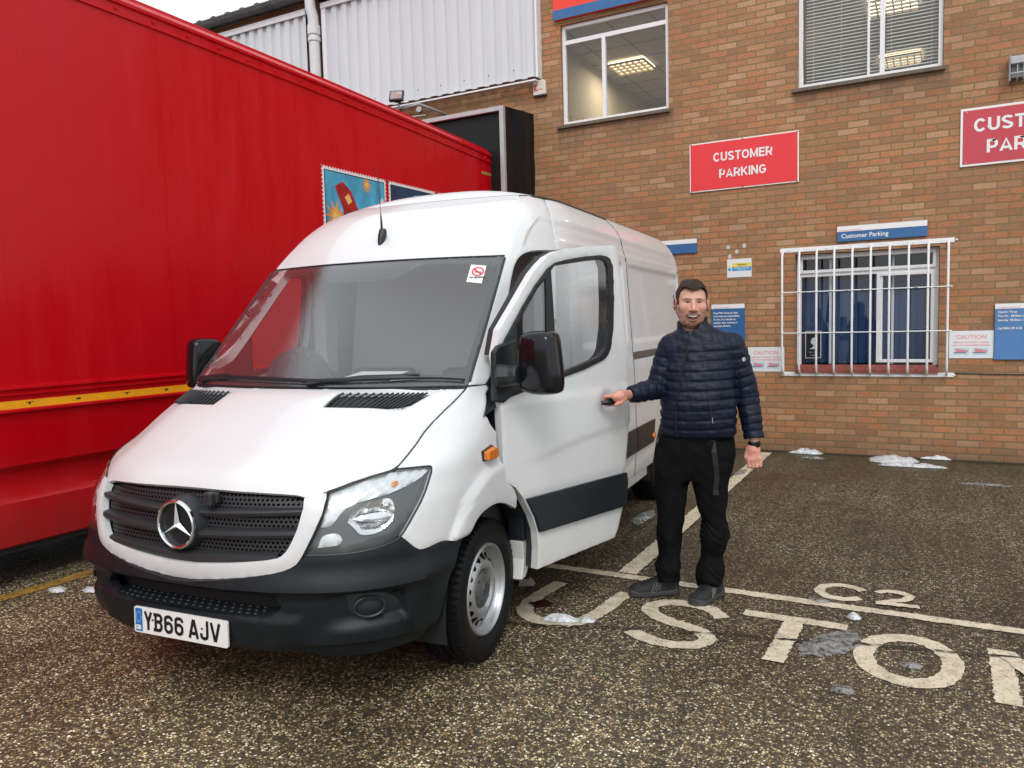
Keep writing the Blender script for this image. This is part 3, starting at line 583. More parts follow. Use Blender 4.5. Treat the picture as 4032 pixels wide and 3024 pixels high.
for x,z,lab in ((-2.285,2.50,'upper left'),(-2.09,2.505,'upper right'),(-2.18,2.44,'middle'),(-2.265,2.385,'lower left')):
    q=MB(); q.lathe([(.0,-.002),(.018,-.003),(.024,0)],(0,0,0),'y',9); o=q.build('adhesive_residue',M['residue']); o.location=(x,D-.001,z); o.scale=(1,1,.9+random.random()*.4); tag(o,lab+' one of four pale glue spots above the warning sticker','residue','glue spots above the warning sticker')
# fascia sign at top
t,w,h=sign('fascia_sign',-4.572,-3.02,5.655,6.5,M['fascia_red'],'orange red fascia board with a blue lower edge above the left upper window',th=.05,y=D-.06,cat='sign')
MB().box(-w,w,-.004,0,-h,-h+.125).build('blue_edge',M['blue_sign'],t)
# alarm box
M['cream']=mat('cream_plastic',(.60,.57,.48),.4); M['alarm_red']=mat('alarm_logo_red',(.65,.05,.07),.5)
t=empty('alarm_box',(-4.805,D-.03,4.822),label='cream alarm box with a small red emblem beside the white cladding',cat='alarm')
q=MB(); q.prism([(-.095,-.075),(-.085,-.10),(.085,-.10),(.095,-.075),(.09,.085),(.06,.105),(-.06,.105),(-.09,.085)],lambda x,y:(x,-.03,y),lambda x,y:(x,.03,y)); fixn(q.build('casing',M['cream'],t,bevel=.012))
MB().box(-.093,.093,-.032,.03,-.112,-.09).build('base',M['black_plastic'],t,bevel=.004)
q=MB(); q.box(-.075,-.055,-.0325,-.03,-.04,.045); q.prism([(-.052,.045),(-.02,.045),(-.052,.005)],lambda x,y:(x,-.0325,y),lambda x,y:(x,-.03,y)); q.prism([(-.052,.0),(-.018,-.04),(-.052,-.04)],lambda x,y:(x,-.0325,y),lambda x,y:(x,-.03,y)); fixn(q.build('emblem',M['alarm_red'],t))
text('lettering','Romec',.028,M['alarm_red'],t,(-.02,-.0318,-.03),thick=.0003,bold=.0005)
# lamp at right edge
t=empty('wall_lamp',(.62,D,4.10),label='grey guarded wall lamp at the right edge of the picture below the upper window',cat='lamp')
M['lamp_grey']=mat('grey_lamp_housing',(.33,.34,.36),.5,var=.15,vscale=14)
q=MB(); q.prism([(0,.13),(-.12,.13),(-.165,.09),(-.17,.04),(0,.04)],lambda y,z:(0,y,z),lambda y,z:(.5,y,z)); q.box(-.012,0,-.16,0,-.125,.135); q.box(.5,.512,-.16,0,-.125,.135); fixn(q.build('housing',M['lamp_grey'],t,bevel=.008))
MB().box(.01,.49,-.09,-.01,-.08,.04).build('diffuser',mat('dull_diffuser',(.22,.23,.24),.4),t)
q=MB()
for i in range(8): x=.06+.055*i; q.tube([(x,-.15,.045),(x,-.155,-.04),(x,-.11,-.10),(x,-.02,-.12)],.0045,6)
q.tube([(.0,-.153,-.05),(.5,-.153,-.05)],.006,6); q.tube([(.0,-.15,.045),(.5,-.15,.045)],.006,6); q.build('guard',mat('pale_wire_guard',(.5,.51,.52),.5),t,smooth=True)
# ================================================================ warehouse side
wh=empty('warehouse',(0,0,0),label='warehouse clad in white ribbed metal sheet with a grey corrugated roof',cat='building')
M['clad']=mat('white_ribbed_cladding',(.56,.58,.61),.42,var=.07,vscale=1.2,bump=.05,bscale=20,stretch=(1,1,.25))
yc=D-.11
def clad(x0,x1,z0,z1):
    m=MB(); x=x0; pts=[]
    while x<x1-.001:
        for dx,dy in ((0,0),(.055,0),(.075,.038),(.145,.038),(.165,0)):
            if x+dx<=x1: pts.append((x+dx,yc+dy))
        x+=.2
    pts.append((x1,yc)); 
    for a,b in zip(pts[:-1],pts[1:]): m.quad((a[0],a[1],z0),(b[0],b[1],z0),(b[0],b[1],z1),(a[0],a[1],z1))
    return m
xr,zb=pc(-4.868,5.006,yc); xg=pc(-8.66,6,yc)[0]
c=clad(xg+.05,xr,zb,6.66); c.build('cladding',M['clad'],wh)
c=clad(-13.5,xg-.32,zb,6.66); c.build('cladding',M['clad'],wh)
q=MB(); q.box(xr,xr+.03,yc-.02,D,zb-.02,7.7); q.box(xg+.02,xr+.03,yc-.035,yc-.004,6.62,6.70); q.box(xg+.02,xg+.10,yc-.02,yc+.0,zb,6.62); q.box(-13.5,xg-.30,yc-.03,yc-.004,6.60,6.69)
q.box(-13.5,xr+.01,yc-.06,yc+.03,zb-.075,zb-.055); q.build('flashing',M['white_paint'],wh)
q=MB(); q.box(xg-.03,xg+.02,yc-.005,D+.1,zb,7.2); q.build('gap_strip',M['black'],wh)
q=MB(); random.seed(5)
x=xg+.2
while x<xr-.05: q.lathe([(0,-.006),(.008,-.004),(.010,0)],(x,yc-.001,zb+.13+.0*x),'y',7); x+=.4
q.build('fixing',M['black_plastic'],wh)
M['gutter']=mat('dark_lichened_gutter',(.085,.088,.092),.7,bump=.5,bscale=40,var=.5,vscale=7)
q=MB()
prof=[(.085*cos(a),.085*sin(a)) for a in [pi+pi*i/10 for i in range(11)]]
xs=[-13.6,-4.95]
V=[];F=[]
for xx in xs: V+=[(xx,yc-.13+p[0],6.86+p[1]) for p in prof]
n=len(prof)
for i in range(n-1): F.append((i,i+1,n+i+1,n+i))
q.add(V,F); q.box(-13.6,-4.95,yc-.222,yc-.208,6.85,6.872)
for i in range(7): x=-12.9+1.15*i; q.lathe([(.09,-.018),(.098,-.018),(.098,.018),(.09,.018)],(x,yc-.13,6.86),'x',20,a0=pi,a1=2*pi)
q.build('gutter',M['gutter'],wh,smooth=True)
M['roof']=mat('weathered_fibre_cement_roof',(.12,.122,.125),.9,bump=.6,bscale=30,var=.35,vscale=5)
V=[];F=[]; nx=260; 
for i in range(nx+1):
    x=-13.6+8.7*i/nx; zz=.030*sin(2*pi*x/.34)
    for (y,z) in ((yc-.16,6.90),(yc+.4,6.985),(yc+4,7.75)): V.append((x,y,z+zz))
    V.append((x,yc-.16,6.885+zz))
for i in range(nx):
    a=i*4;b=a+4; F+= [(a,b,b+1,a+1),(a+1,b+1,b+2,a+2),(a+3,b+3,b,a)]
mesh_obj('roof',V,F,M['roof'],wh,smooth=True)
M['pvc']=mat('grey_white_downpipe',(.58,.59,.60),.4,var=.08,vscale=8)
xd=pc(-8.82,6,yc-.09)[0]
q=MB(); q.tube([(xd-.02,yc-.13,6.80),(xd-.02,yc-.125,6.62),(xd,yc-.10,6.50),(xd,yc-.09,6.3),(xd,yc-.09,.1)],.082,20)
q.lathe([(.082,-.0),(.10,.0),(.10,-.14),(.082,-.15)],(xd,yc-.09,6.36),'z',20); q.lathe([(.082,0),(.098,0),(.098,-.06),(.082,-.07)],(xd,yc-.09,6.18),'z',20); q.build('downpipe',M['pvc'],wh,smooth=True)
# dock shelter
dk=empty('dock_shelter',(-6.9,D,0),label='black loading dock shelter with a grey metal frame around the trailer end',cat='dock shelter')
M['curtain']=mat('black_dock_curtain',(.006,.007,.008),.5,spec=.25,bump=.6,bscale=5,stretch=(1,1,.35)); M['alu']=mat('dull_aluminium_frame',(.42,.41,.43),.5,metal=.3,var=.15,vscale=10)
yp=-.79
q=MB(); q.box(1.885,1.945,yp-.03,yp+.03,0,2.93+1.51); q.box(-1.9,1.94,yp-.028,yp+.028,4.385,4.44); q.box(-1.95,-1.87,yp-.03,yp+.03,0,4.44); q.build('frame',M['alu'],dk,bevel=.004)
q=MB(); q.box(-1.87,1.87,yp+.04,yp+.05,3.35,4.37); q.build('inner_curtain',M['curtain'],dk)
V=[];F=[]; ny=14; nz=30
for i in range(ny+1):
    for j in range(nz+1):
        f=i/ny; z=4.44*j/nz; zz=z-.03*sin(f*pi)*(j==nz)
        V.append((1.945+(.025 if i==ny else 0)+.035*sin(f*pi*2.0+z*.9)*sin(f*pi)+.02*noise.noise(Vector((f*3,z*2,0))),yp+.03+(-.03-yp)*f,z+(.06*f if j==nz else 0)))
for i in range(ny):
    for j in range(nz): a=i*(nz+1)+j; F.append((a,a+nz+1,a+nz+2,a+1))
mesh_obj('side_curtain',V,F,M['curtain'],dk,smooth=True)
q=MB(); q.quad((-1.9,yp,4.44),(1.94,yp,4.44),(1.97,-.01,4.50),(-1.9,-.01,4.50)); q.quad((-1.9,yp,0),(-1.9,yp,4.44),(-1.9,0,4.5),(-1.9,0,0)); q.build('canopy',M['curtain'],dk)
q=MB(); q.box(-8.6,-5.36,D+.25,D+3,.9,4.66); o=q.build('dock_interior',M['black'],wh); 
# brick lintel strip under the alarm
# floodlight
fl=empty('floodlight',pc(-7.23,5.10,D-.45)[0:1]+(D-.45,)+pc(-7.23,5.09,D-.45)[1:],rz=radians(12),label='small black square floodlight on a bracket above the dock',cat='floodlight')
q=MB(); q.box(-.105,.105,-.05,.0,-.085,.085); q.box(-.05,.05,.0,.06,-.05,.05); o=q.build('housing',M['black_plastic'],fl,bevel=.008); o.rotation_euler=(radians(-25),0,radians(8))
q=MB(); q.box(-.083,.083,-.056,-.051,-.065,.062); o=q.build('glass',mat('floodlight_reflector',(.33,.25,.24),.35,metal=.3,var=.6,vscale=18),fl); o.rotation_euler=(radians(-25),0,radians(8))
q=MB(); q.tube([(0,.03,-.09),(.02,.05,-.14),(.0,.12,-.16)],.016,8); q.tube([(-.12,.06,-.16),(.30,.10,-.10),(.75,.43,-.26)],.018,8); q.tube([(.10,.0,-.30),(.35,.2,-.24)],.014,8); q.lathe([(0,-.02),(.04,-.02),(.045,.02),(0,.02)],(.33,.02,-.20),'y',12); q.build('bracket',M['grey_metal'],fl,smooth=True)

# ================================================================ red trailer
def red_mat():
    m,t,b=nm('wet_red_trailer_paint'); L=t.links.new; co=coords(t)
    mp=N(t,'ShaderNodeMapping'); mp.inputs['Scale'].default_value=(1,2.2,.35); L(co,mp.inputs[0])
    n=N(t,'ShaderNodeTexNoise',Scale=2.4,Detail=7.0,Roughness=.62); L(mp.outputs[0],n.inputs['Vector'])
    r=ramp(t,[(.25,(.47,.0005,.006)),(.55,(.50,.001,.007)),(.85,(.52,.008,.016))]); L(n.outputs['Fac'],r.inputs[0])
    sx=N(t,'ShaderNodeSeparateXYZ'); L(co,sx.inputs[0])
    dz=N(t,'ShaderNodeMapRange'); dz.inputs['From Min'].default_value=.95;dz.inputs['From Max'].default_value=.25;dz.inputs['To Min'].default_value=0;dz.inputs['To Max'].default_value=.9; L(sx.outputs['Z'],dz.inputs['Value'])
    n2=N(t,'ShaderNodeTexNoise',Scale=5.0,Detail=8.0,Roughness=.7); L(co,n2.inputs['Vector'])
    dm=N(t,'ShaderNodeMath',operation='MULTIPLY'); L(dz.outputs[0],dm.inputs[0]); L(n2.outputs['Fac'],dm.inputs[1])
    mx=N(t,'ShaderNodeMix',data_type='RGBA'); mx.inputs['B'].default_value=(.13,.035,.03,1); L(dm.outputs[0],mx.inputs['Factor']); L(r.outputs[0],mx.inputs['A']); L(mx.outputs['Result'],b.inputs['Base Color'])
    q=N(t,'ShaderNodeMapRange'); q.inputs['From Min'].default_value=.35;q.inputs['From Max'].default_value=.65;q.inputs['To Min'].default_value=.22;q.inputs['To Max'].default_value=.42; L(n.outputs['Fac'],q.inputs['Value']); L(q.outputs[0],b.inputs['Roughness'])
    b.inputs['Specular IOR Level'].default_value=.28
    # faint panel-to-panel waviness
    n3=N(t,'ShaderNodeTexNoise',Scale=1.1,Detail=2.0); L(co,n3.inputs['Vector']); bp=N(t,'ShaderNodeBump',Strength=.03,Distance=.05); L(n3.outputs['Fac'],bp.inputs['Height']); L(bp.outputs[0],b.inputs['Normal'])
    return m
M['red']=red_mat(); M['dark_under']=mat('dark_underside',(.010,.008,.008),.9)
TX=-5.2; TY0=-4.0; TY1=9.79
tr=empty('box_trailer',(TX-1.27,2.6,0),label='tall red curved roof box trailer backed into the loading dock',cat='trailer')
def tb(Y): return 3.94-.003*(Y-1)**2 if Y>1 else 3.94-.012*(Y-1)**2*.5
def T(x,y,z): return (x-(TX-1.27),y-2.6,z)
NY=44; ys=[TY0+(TY1-TY0)*i/NY for i in range(NY+1)]
def strip(fnlist,m,name,smooth=True,x1=None):
    V=[];F=[]; k=len(fnlist(0))
    for y in ys: V+= [T(x,y,z) for x,z in fnlist(y)]
    for i in range(NY):
        for j in range(k-1): a=i*k+j; F.append((a,a+k,a+k+1,a+1))
    return mesh_obj(name,V,F,m,tr,smooth=smooth,sharp=30)
strip(lambda y:[(TX,1.30),(TX,2.2),(TX,3.1),(TX,tb(y)-.004)],M['red'],'side_panel')
def rail(y):
    b=tb(y); return [(TX,b-.008),(TX+.014,b-.006),(TX+.014,b+.010),(TX+.004,b+.014),(TX+.004,b+.068),(TX+.020,b+.078),(TX+.022,b+.10),(TX-.006,b+.135),(TX-.035,b+.150),(TX-.038,b+.176),(TX-.12,b+.178),(TX-1.27,b+.21),(TX-2.5,b+.178),(TX-2.54,b+.1)]
strip(rail,M['red'],'roof_rail')
q=MB(); 
y=TY0+.1
while y<TY1-.05:
    q.lathe([(0,.014),(.010,.012),(.015,.002)],T(TX+.004,y,tb(y)+.040),'x',8); y+=.305
q.build('rivet_row',M['red'],tr,smooth=True)
for y in (-2.2,.3,2.83,4.05,6.7,8.0): MB().box(*[T(TX-.0005,y,0)[0],T(TX+.0014,y,0)[0]],y-2.6,y-2.6+.006,1.31,tb(y)-.01).build('panel_seam',M['red'],tr)
def lower(y): return [(TX,1.318),(TX+.018,1.314),(TX+.020,1.296),(TX+.004,1.290),(TX+.002,1.272),(TX+.014,1.268),(TX+.014,1.258),(TX+.002,1.250),(TX,1.222),(TX,1.170),(TX+.014,1.165),(TX+.016,1.150),(TX+.004,1.140),(TX-.012,1.130)]
strip(lower,M['red'],'side_rail')
M['amber_tape']=mat('amber_reflective_tape',(.88,.40,.012),.35,var=.14,vscale=10)
q=MB(); q.box(T(TX,0,0)[0],T(TX+.003,0,0)[0],TY0-2.6+.02,TY1-2.6-.1,1.170,1.221,0)
y=-2.0
while y<8.5: 
    x=T(TX+.003,0,0)[0]; q.box(x,x+.0006,y-2.6,y-2.6+.05,1.203,1.208,1); q.box(x,x+.0006,y-2.6+.018,y-2.6+.030,1.190,1.203,1); q.box(x,x+.0006,y-2.6+.34,y-2.6+.37,1.191,1.203,1); y+=.70
q.build('reflective_tape',[M['amber_tape'],M['black']],tr)
def skirt(y):
    w=.03*sin(max(0,min(1,(y-2.0)/2.2))*pi/2)
    return [(TX-.012,1.13),(TX-.020,.96),(TX-.022+.0*w,.80),(TX-.045-w,.755),(TX-.05-w,.70),(TX-.040-w,.60),(TX-.022-w*.5,.56),(TX-.024,.42),(TX-.03,.285),(TX-.045,.272),(TX-.09,.28)]
strip(skirt,M['red'],'side_skirt')
q=MB(); q.box(*[T(TX-.05,0,0)[0]-.012,T(TX-.05,0,0)[0]],TY0-2.6,TY1-2.6,.235,.275); q.box(-1.2,T(TX-.12,0,0)[0],TY0-2.6,TY1-2.6,.45,1.29); q.box(-1.25,-1.22,TY0-2.6,TY1-2.6,.06,.5); q.box(-.9,.9,-6.5,-6.4,.05,.5); q.build('chassis_and_light_block',M['dark_under'],tr)  # chassis, plus unseen boxes added to keep light from under the trailer
q=MB(); b=tb(TY1); q.quad(T(TX,TY1,1.1),T(TX-2.54,TY1,1.1),T(TX-2.54,TY1,b+.17),T(TX,TY1,b+.17)); q.quad(T(TX-2.54,TY0,.3),T(TX-2.54,TY1,.3),T(TX-2.54,TY1,b+.1),T(TX-2.54,TY0,b+.1)); q.quad(T(TX,TY0,.3),T(TX-2.54,TY0,.3),T(TX-2.54,TY0,3.9),T(TX,TY0,3.9)); q.build('end_panel',M['red'],tr)
q=MB(); x=T(TX+.001,0,0)[0]
q.box(x,x+.002,9.12-2.6,9.17-2.6,3.30,3.60); q.box(x,x+.002,8.82-2.6,9.17-2.6,3.575,3.61); q.build('corner_marking',mat('faded_yellow_tape',(.32,.22,.04),.5),tr)
for y in (6.6,7.9):
    q=MB(); q.lathe([(.0,-.14),(.25,-.14),(.28,-.13),(.50,-.13),(.52,-.10),(.52,.10),(.50,.14),(.0,.14)],T(TX-.35,y,.52),'x',28); q.build('wheel',M['rubber'],tr,smooth=True)
# generic stamp decals: perforated white borders, blue panels, orange bursts
M['st_white']=mat('stamp_border',(.70,.70,.70),.35); M['st_blue']=mat('stamp_blue',(.06,.34,.52),.35,var=.45,vscale=3,stretch=(1,2.5,1)); M['st_navy']=mat('stamp_navy',(.012,.045,.10),.35,var=.6,vscale=5)
M['st_orange']=mat('stamp_orange',(.75,.26,.03),.4,var=.4,vscale=9); M['st_gold']=mat('stamp_gold',(.70,.50,.14),.4); M['st_red']=mat('stamp_red',(.35,.012,.012),.4,var=.6,vscale=14); M['st_pale']=mat('stamp_pale',(.62,.66,.66),.4)
def stamp(y0,y1,z0,z1,main,name='stamp_decal',seed=1):
    random.seed(seed); r=.0145; st=.041; P=[]
    def edge(a,b):
        d=Vector((b[0]-a[0],b[1]-a[1])); n=int(round(d.length/st)); d/=n; nn=Vector((-d.y,d.x)).normalized()
        for i in range(n):
            p=Vector(a)+d*i; P.append(p); 
            c=p+d*.5
            for k in range(7): ang=pi*k/6; P.append(c-d.normalized()*r*cos(ang)+nn*r*sin(ang))
    edge((y0,z0),(y1,z0));edge((y1,z0),(y1,z1));edge((y1,z1),(y0,z1));edge((y0,z1),(y0,z0))
    q=MB(); q.prism([(p.x,p.y) for p in P],lambda a,b:T(TX+.0022,a,b),lambda a,b:T(TX+.0004,a,b)); o=fixn(q.build(name,M['st_white'],tr))
    def bx(a,b,c,d,h,m,nme):
        qq=MB(); qq.box(T(TX+h,0,0)[0],T(TX+h+.0006,0,0)[0],a-2.6,b-2.6,c,d); return qq.build(nme,m,o) 
    def poly(pts,h,m,nme):
        qq=MB(); qq.prism(pts,lambda a,b:T(TX+h+.0006,a,b),lambda a,b:T(TX+h,a,b)); return fixn(qq.build(nme,m,o))
    bx(y0+.035,y1-.035,z0+.035,z1-.035,.0022,M['black'],'outline'); bx(y0+.045,y1-.045,z0+.045,z1-.045,.0030,main,'picture')
    def burst(cy,cz,R,n=11):
        pts=[]
        for i in range(2*n): a=pi*i/n+.2; rr=R*(1 if i%2==0 else .45)*random.uniform(.8,1.15); pts.append((cy+rr*cos(a),cz+rr*sin(a)))
        poly(pts,.0038,M['st_orange'],'burst'); poly([(cy+(a-cy)*.5,cz+(b-cz)*.5) for a,b in pts],.0046,M['st_gold'],'burst')
    return o,bx,poly,burst
o,bx,poly,burst=stamp(5.80,6.80,2.15,3.20,M['st_blue'],seed=2)
burst(5.98,2.72,.17); burst(6.47,3.10,.085)
poly([(5.98,3.02),(6.10,3.08),(6.22,3.0),(6.30,2.86),(6.42,2.74),(6.40,2.50),(6.05,2.50),(6.10,2.80)],.0052,M['st_red'],'abstract_shape')
poly([(6.12,2.93),(6.18,2.97),(6.23,2.90),(6.17,2.86)],.0060,M['st_gold'],'abstract_shape'); poly([(6.50,2.60),(6.52,2.86),(6.58,2.90),(6.62,2.84),(6.62,2.6)],.0052,M['st_gold'],'abstract_shape'); poly([(6.69,2.75),(6.68,2.83),(6.70,2.86),(6.69,2.96),(6.72,3.0),(6.745,2.97),(6.735,2.86),(6.75,2.75)],.0052,M['st_pale'],'outline_mark')
o,bx,poly,burst=stamp(6.84,7.74,2.15,3.20,M['st_navy'],seed=3)
poly([(7.05,2.72),(7.02,2.95),(7.10,3.04),(7.22,3.02),(7.26,2.9),(7.20,2.72)],.0040,M['st_gold'],'abstract_shape'); poly([(7.3,2.5),(7.3,3.1),(7.52,3.12),(7.45,2.5)],.0040,M['st_blue'],'abstract_shape')
stamp(7.78,8.6,2.15,3.20,M['st_red'],seed=4)

# van body surface: rows of (z, [(s,l)...]) ; k = column index, z = height. (s = rearward from nose, l = sideways)
_T=[
(.20,[(.10,0),(.11,.3),(.17,.55),(.26,.70),(.36,.79),(.46,.85),(.56,.88),(.72,.90)],.90),
(.33,[(.045,0),(.055,.3),(.105,.55),(.19,.71),(.29,.82),(.40,.89),(.50,.925),(.66,.955)],.955),
(.45,[(.03,0),(.035,.3),(.085,.55),(.165,.72),(.265,.83),(.37,.90),(.47,.94),(.64,.975)],.975),
(.57,[(.02,0),(.027,.3),(.078,.55),(.155,.72),(.25,.83),(.355,.905),(.46,.95),(.62,.983)],.985),
(.70,[(.008,0),(.022,.3),(.075,.55),(.15,.72),(.24,.83),(.34,.905),(.45,.952),(.60,.985)],.99),
(.80,[(.012,0),(.028,.3),(.085,.55),(.165,.72),(.255,.83),(.36,.905),(.465,.953),(.61,.985)],.99),
(.90,[(.026,0),(.042,.3),(.105,.55),(.19,.72),(.285,.83),(.39,.905),(.50,.953),(.64,.983)],.99),
(.97,[(.045,0),(.060,.3),(.140,.55),(.235,.72),(.335,.83),(.435,.903),(.53,.947),(.68,.978)],.988),
(1.04,[(.12,0),(.135,.3),(.21,.55),(.31,.72),(.405,.83),(.485,.90),(.575,.943),(.73,.972)],.987),
(1.12,[(.27,0),(.285,.3),(.345,.55),(.44,.71),(.545,.81),(.635,.873),(.73,.922),(.86,.96)],.985),
(1.20,[(.42,0),(.435,.3),(.485,.55),(.56,.70),(.67,.80),(.77,.865),(.87,.915),(.98,.95)],.982),
(1.266,[(.545,0),(.565,.3),(.615,.55),(.685,.70),(.79,.80),(.885,.865),(.985,.91),(1.09,.943)],.98),
(1.321,[(.675,0),(.695,.3),(.755,.55),(.82,.70),(.895,.80),(.965,.86),(1.05,.90),(1.15,.935)],.976),
(1.345,[(.765,0),(.785,.3),(.845,.55),(.905,.71),(.95,.80),(.985,.862),(1.06,.90),(1.16,.932)],.974),
(1.37,[(.79,0),(.81,.3),(.87,.55),(.93,.71),(.975,.80),(1.007,.858),(1.08,.897),(1.17,.93)],.972),
(1.6,[(1.05,0),(1.062,.3),(1.115,.53),(1.165,.69),(1.20,.78),(1.226,.836),(1.30,.875),(1.40,.91)],.958),
(1.8,[(1.265,0),(1.278,.3),(1.325,.53),(1.368,.68),(1.395,.76),(1.416,.815),(1.49,.85),(1.60,.885)],.945),
(2.0,[(1.465,0),(1.48,.3),(1.525,.52),(1.562,.66),(1.588,.74),(1.605,.794),(1.67,.83),(1.78,.865)],.932),
(2.13,[(1.615,0),(1.63,.3),(1.668,.52),(1.70,.65),(1.725,.725),(1.75,.775),(1.82,.812),(1.93,.848)],.922),
(2.25,[(1.775,0),(1.788,.3),(1.822,.50),(1.852,.63),(1.878,.70),(1.905,.75),(1.97,.788),(2.08,.825)],.892),
(2.35,[(1.95,0),(1.963,.3),(1.99,.49),(2.018,.60),(2.045,.665),(2.07,.71),(2.13,.745),(2.24,.78)],.835),
(2.44,[(2.18,0),(2.19,.28),(2.21,.46),(2.232,.565),(2.255,.62),(2.28,.66),(2.33,.69),(2.42,.715)],.745),
]
def _mk():
    rows=[]
    for z,f,L in _T:
        r=list(f); s7,l7=f[-1]
        r+= [(min(max(s7+.35,1.5),s7*.4+1.56),l7+(L-l7)*.8),(2.6,L),(3.9,L),(5.3,L),(5.62,L-.01),(5.78,L-.05),(5.86,L-.17),(5.88,L-.45),(5.88,0)]
        rows.append((z,r))
    return rows
ROWS=_mk(); NK=len(ROWS[0][1])-1
ZS=[r[0] for r in ROWS]
def _h(p0,p1,p2,p3,t0,t1,t2,t3,t):
    d=t2-t1
    m1=(p2-p0)/(t2-t0)*d; m2=(p3-p1)/(t3-t1)*d
    a=(p1-p0)/(t1-t0)*d if t1>t0 else 0; 
    u=(t-t1)/d; u2=u*u; u3=u2*u
    return (2*u3-3*u2+1)*p1+(u3-2*u2+u)*m1+(-2*u3+3*u2)*p2+(u3-u2)*m2
def _row(r,k):
    n=len(r)-1; sg=1
    if k<0: k=-k; sg=-1
    k=min(k,n-1e-9); i=int(k)
    def P(j):
        if j<0: return (r[-j][0],-r[-j][1])
        if j>n: return (r[2*n-j][0],-r[2*n-j][1])
        return r[j]
    a,b,c,d=P(i-1),P(i),P(i+1),P(i+2)
    def D(p,q): return max(math.hypot(p[0]-q[0],p[1]-q[1])**.5,1e-4)
    t1=0; t0=-D(a,b); t2=D(b,c); t3=t2+D(c,d); t=(k-i)*t2
    out=[]
    for e in (0,1):
        m1=((b[e]-a[e])/(t1-t0)-(c[e]-a[e])/(t2-t0)+(c[e]-b[e])/(t2-t1))*(t2-t1)
        m2=((c[e]-b[e])/(t2-t1)-(d[e]-b[e])/(t3-t1)+(d[e]-c[e])/(t3-t2))*(t2-t1)
        u=(k-i); u2=u*u;u3=u2*u
        out.append((2*u3-3*u2+1)*b[e]+(u3-2*u2+u)*m1+(-2*u3+3*u2)*c[e]+(u3-u2)*m2)
    return out[0],sg*out[1]
def S(k,z):
    """point (l,s,z) on the body surface"""
    z=min(max(z,ZS[0]),ZS[-1]-1e-9); j=0
    while ZS[j+1]<=z: j+=1
    idx=[max(j-1,0),j,j+1,min(j+2,len(ZS)-1)]
    pts=[_row(ROWS[i][1],k) for i in idx]; zz=[ZS[i] for i in idx]
    d=zz[2]-zz[1]; u=(z-zz[1])/d; u2=u*u;u3=u2*u; res=[]
    for e in (0,1):
        p=[q[e] for q in pts]; sl=(p[2]-p[1])/d
        m1=sl if idx[0]==idx[1] else (p[2]-p[0])/(zz[2]-zz[0])
        m2=sl if idx[2]==idx[3] else (p[3]-p[1])/(zz[3]-zz[1])
        s0=sl if idx[0]==idx[1] else (p[1]-p[0])/(zz[1]-zz[0]); s3=sl if idx[2]==idx[3] else (p[3]-p[2])/(zz[3]-zz[2])
        def lim(m,a,b):
            if a*b<=0: return 0
            mm=min(abs(a),abs(b))*2
            return max(-mm,min(mm,m))
        m1=lim(m1,s0,sl); m2=lim(m2,sl,s3)
        res.append((2*u3-3*u2+1)*p[1]+(u3-2*u2+u)*m1*d+(-2*u3+3*u2)*p[2]+(u3-u2)*m2*d)
    return (res[1],res[0],z)
def SN(k,z):
    a=S(k+.02,z);b=S(k-.02,z);c=S(k,min(z+.008,2.4399));d=S(k,max(z-.008,.2))
    u=[a[i]-b[i] for i in range(3)];v=[c[i]-d[i] for i in range(3)]
    n=[u[1]*v[2]-u[2]*v[1],u[2]*v[0]-u[0]*v[2],u[0]*v[1]-u[1]*v[0]]
    m=math.sqrt(sum(x*x for x in n)) or 1
    return [x/m for x in n]
def kside(s,z,sg=1):
    lo,hi=3.0,12.0
    for _ in range(30):
        m=(lo+hi)/2
        if S(m,z)[1]<s: lo=m
        else: hi=m
    return lo*sg

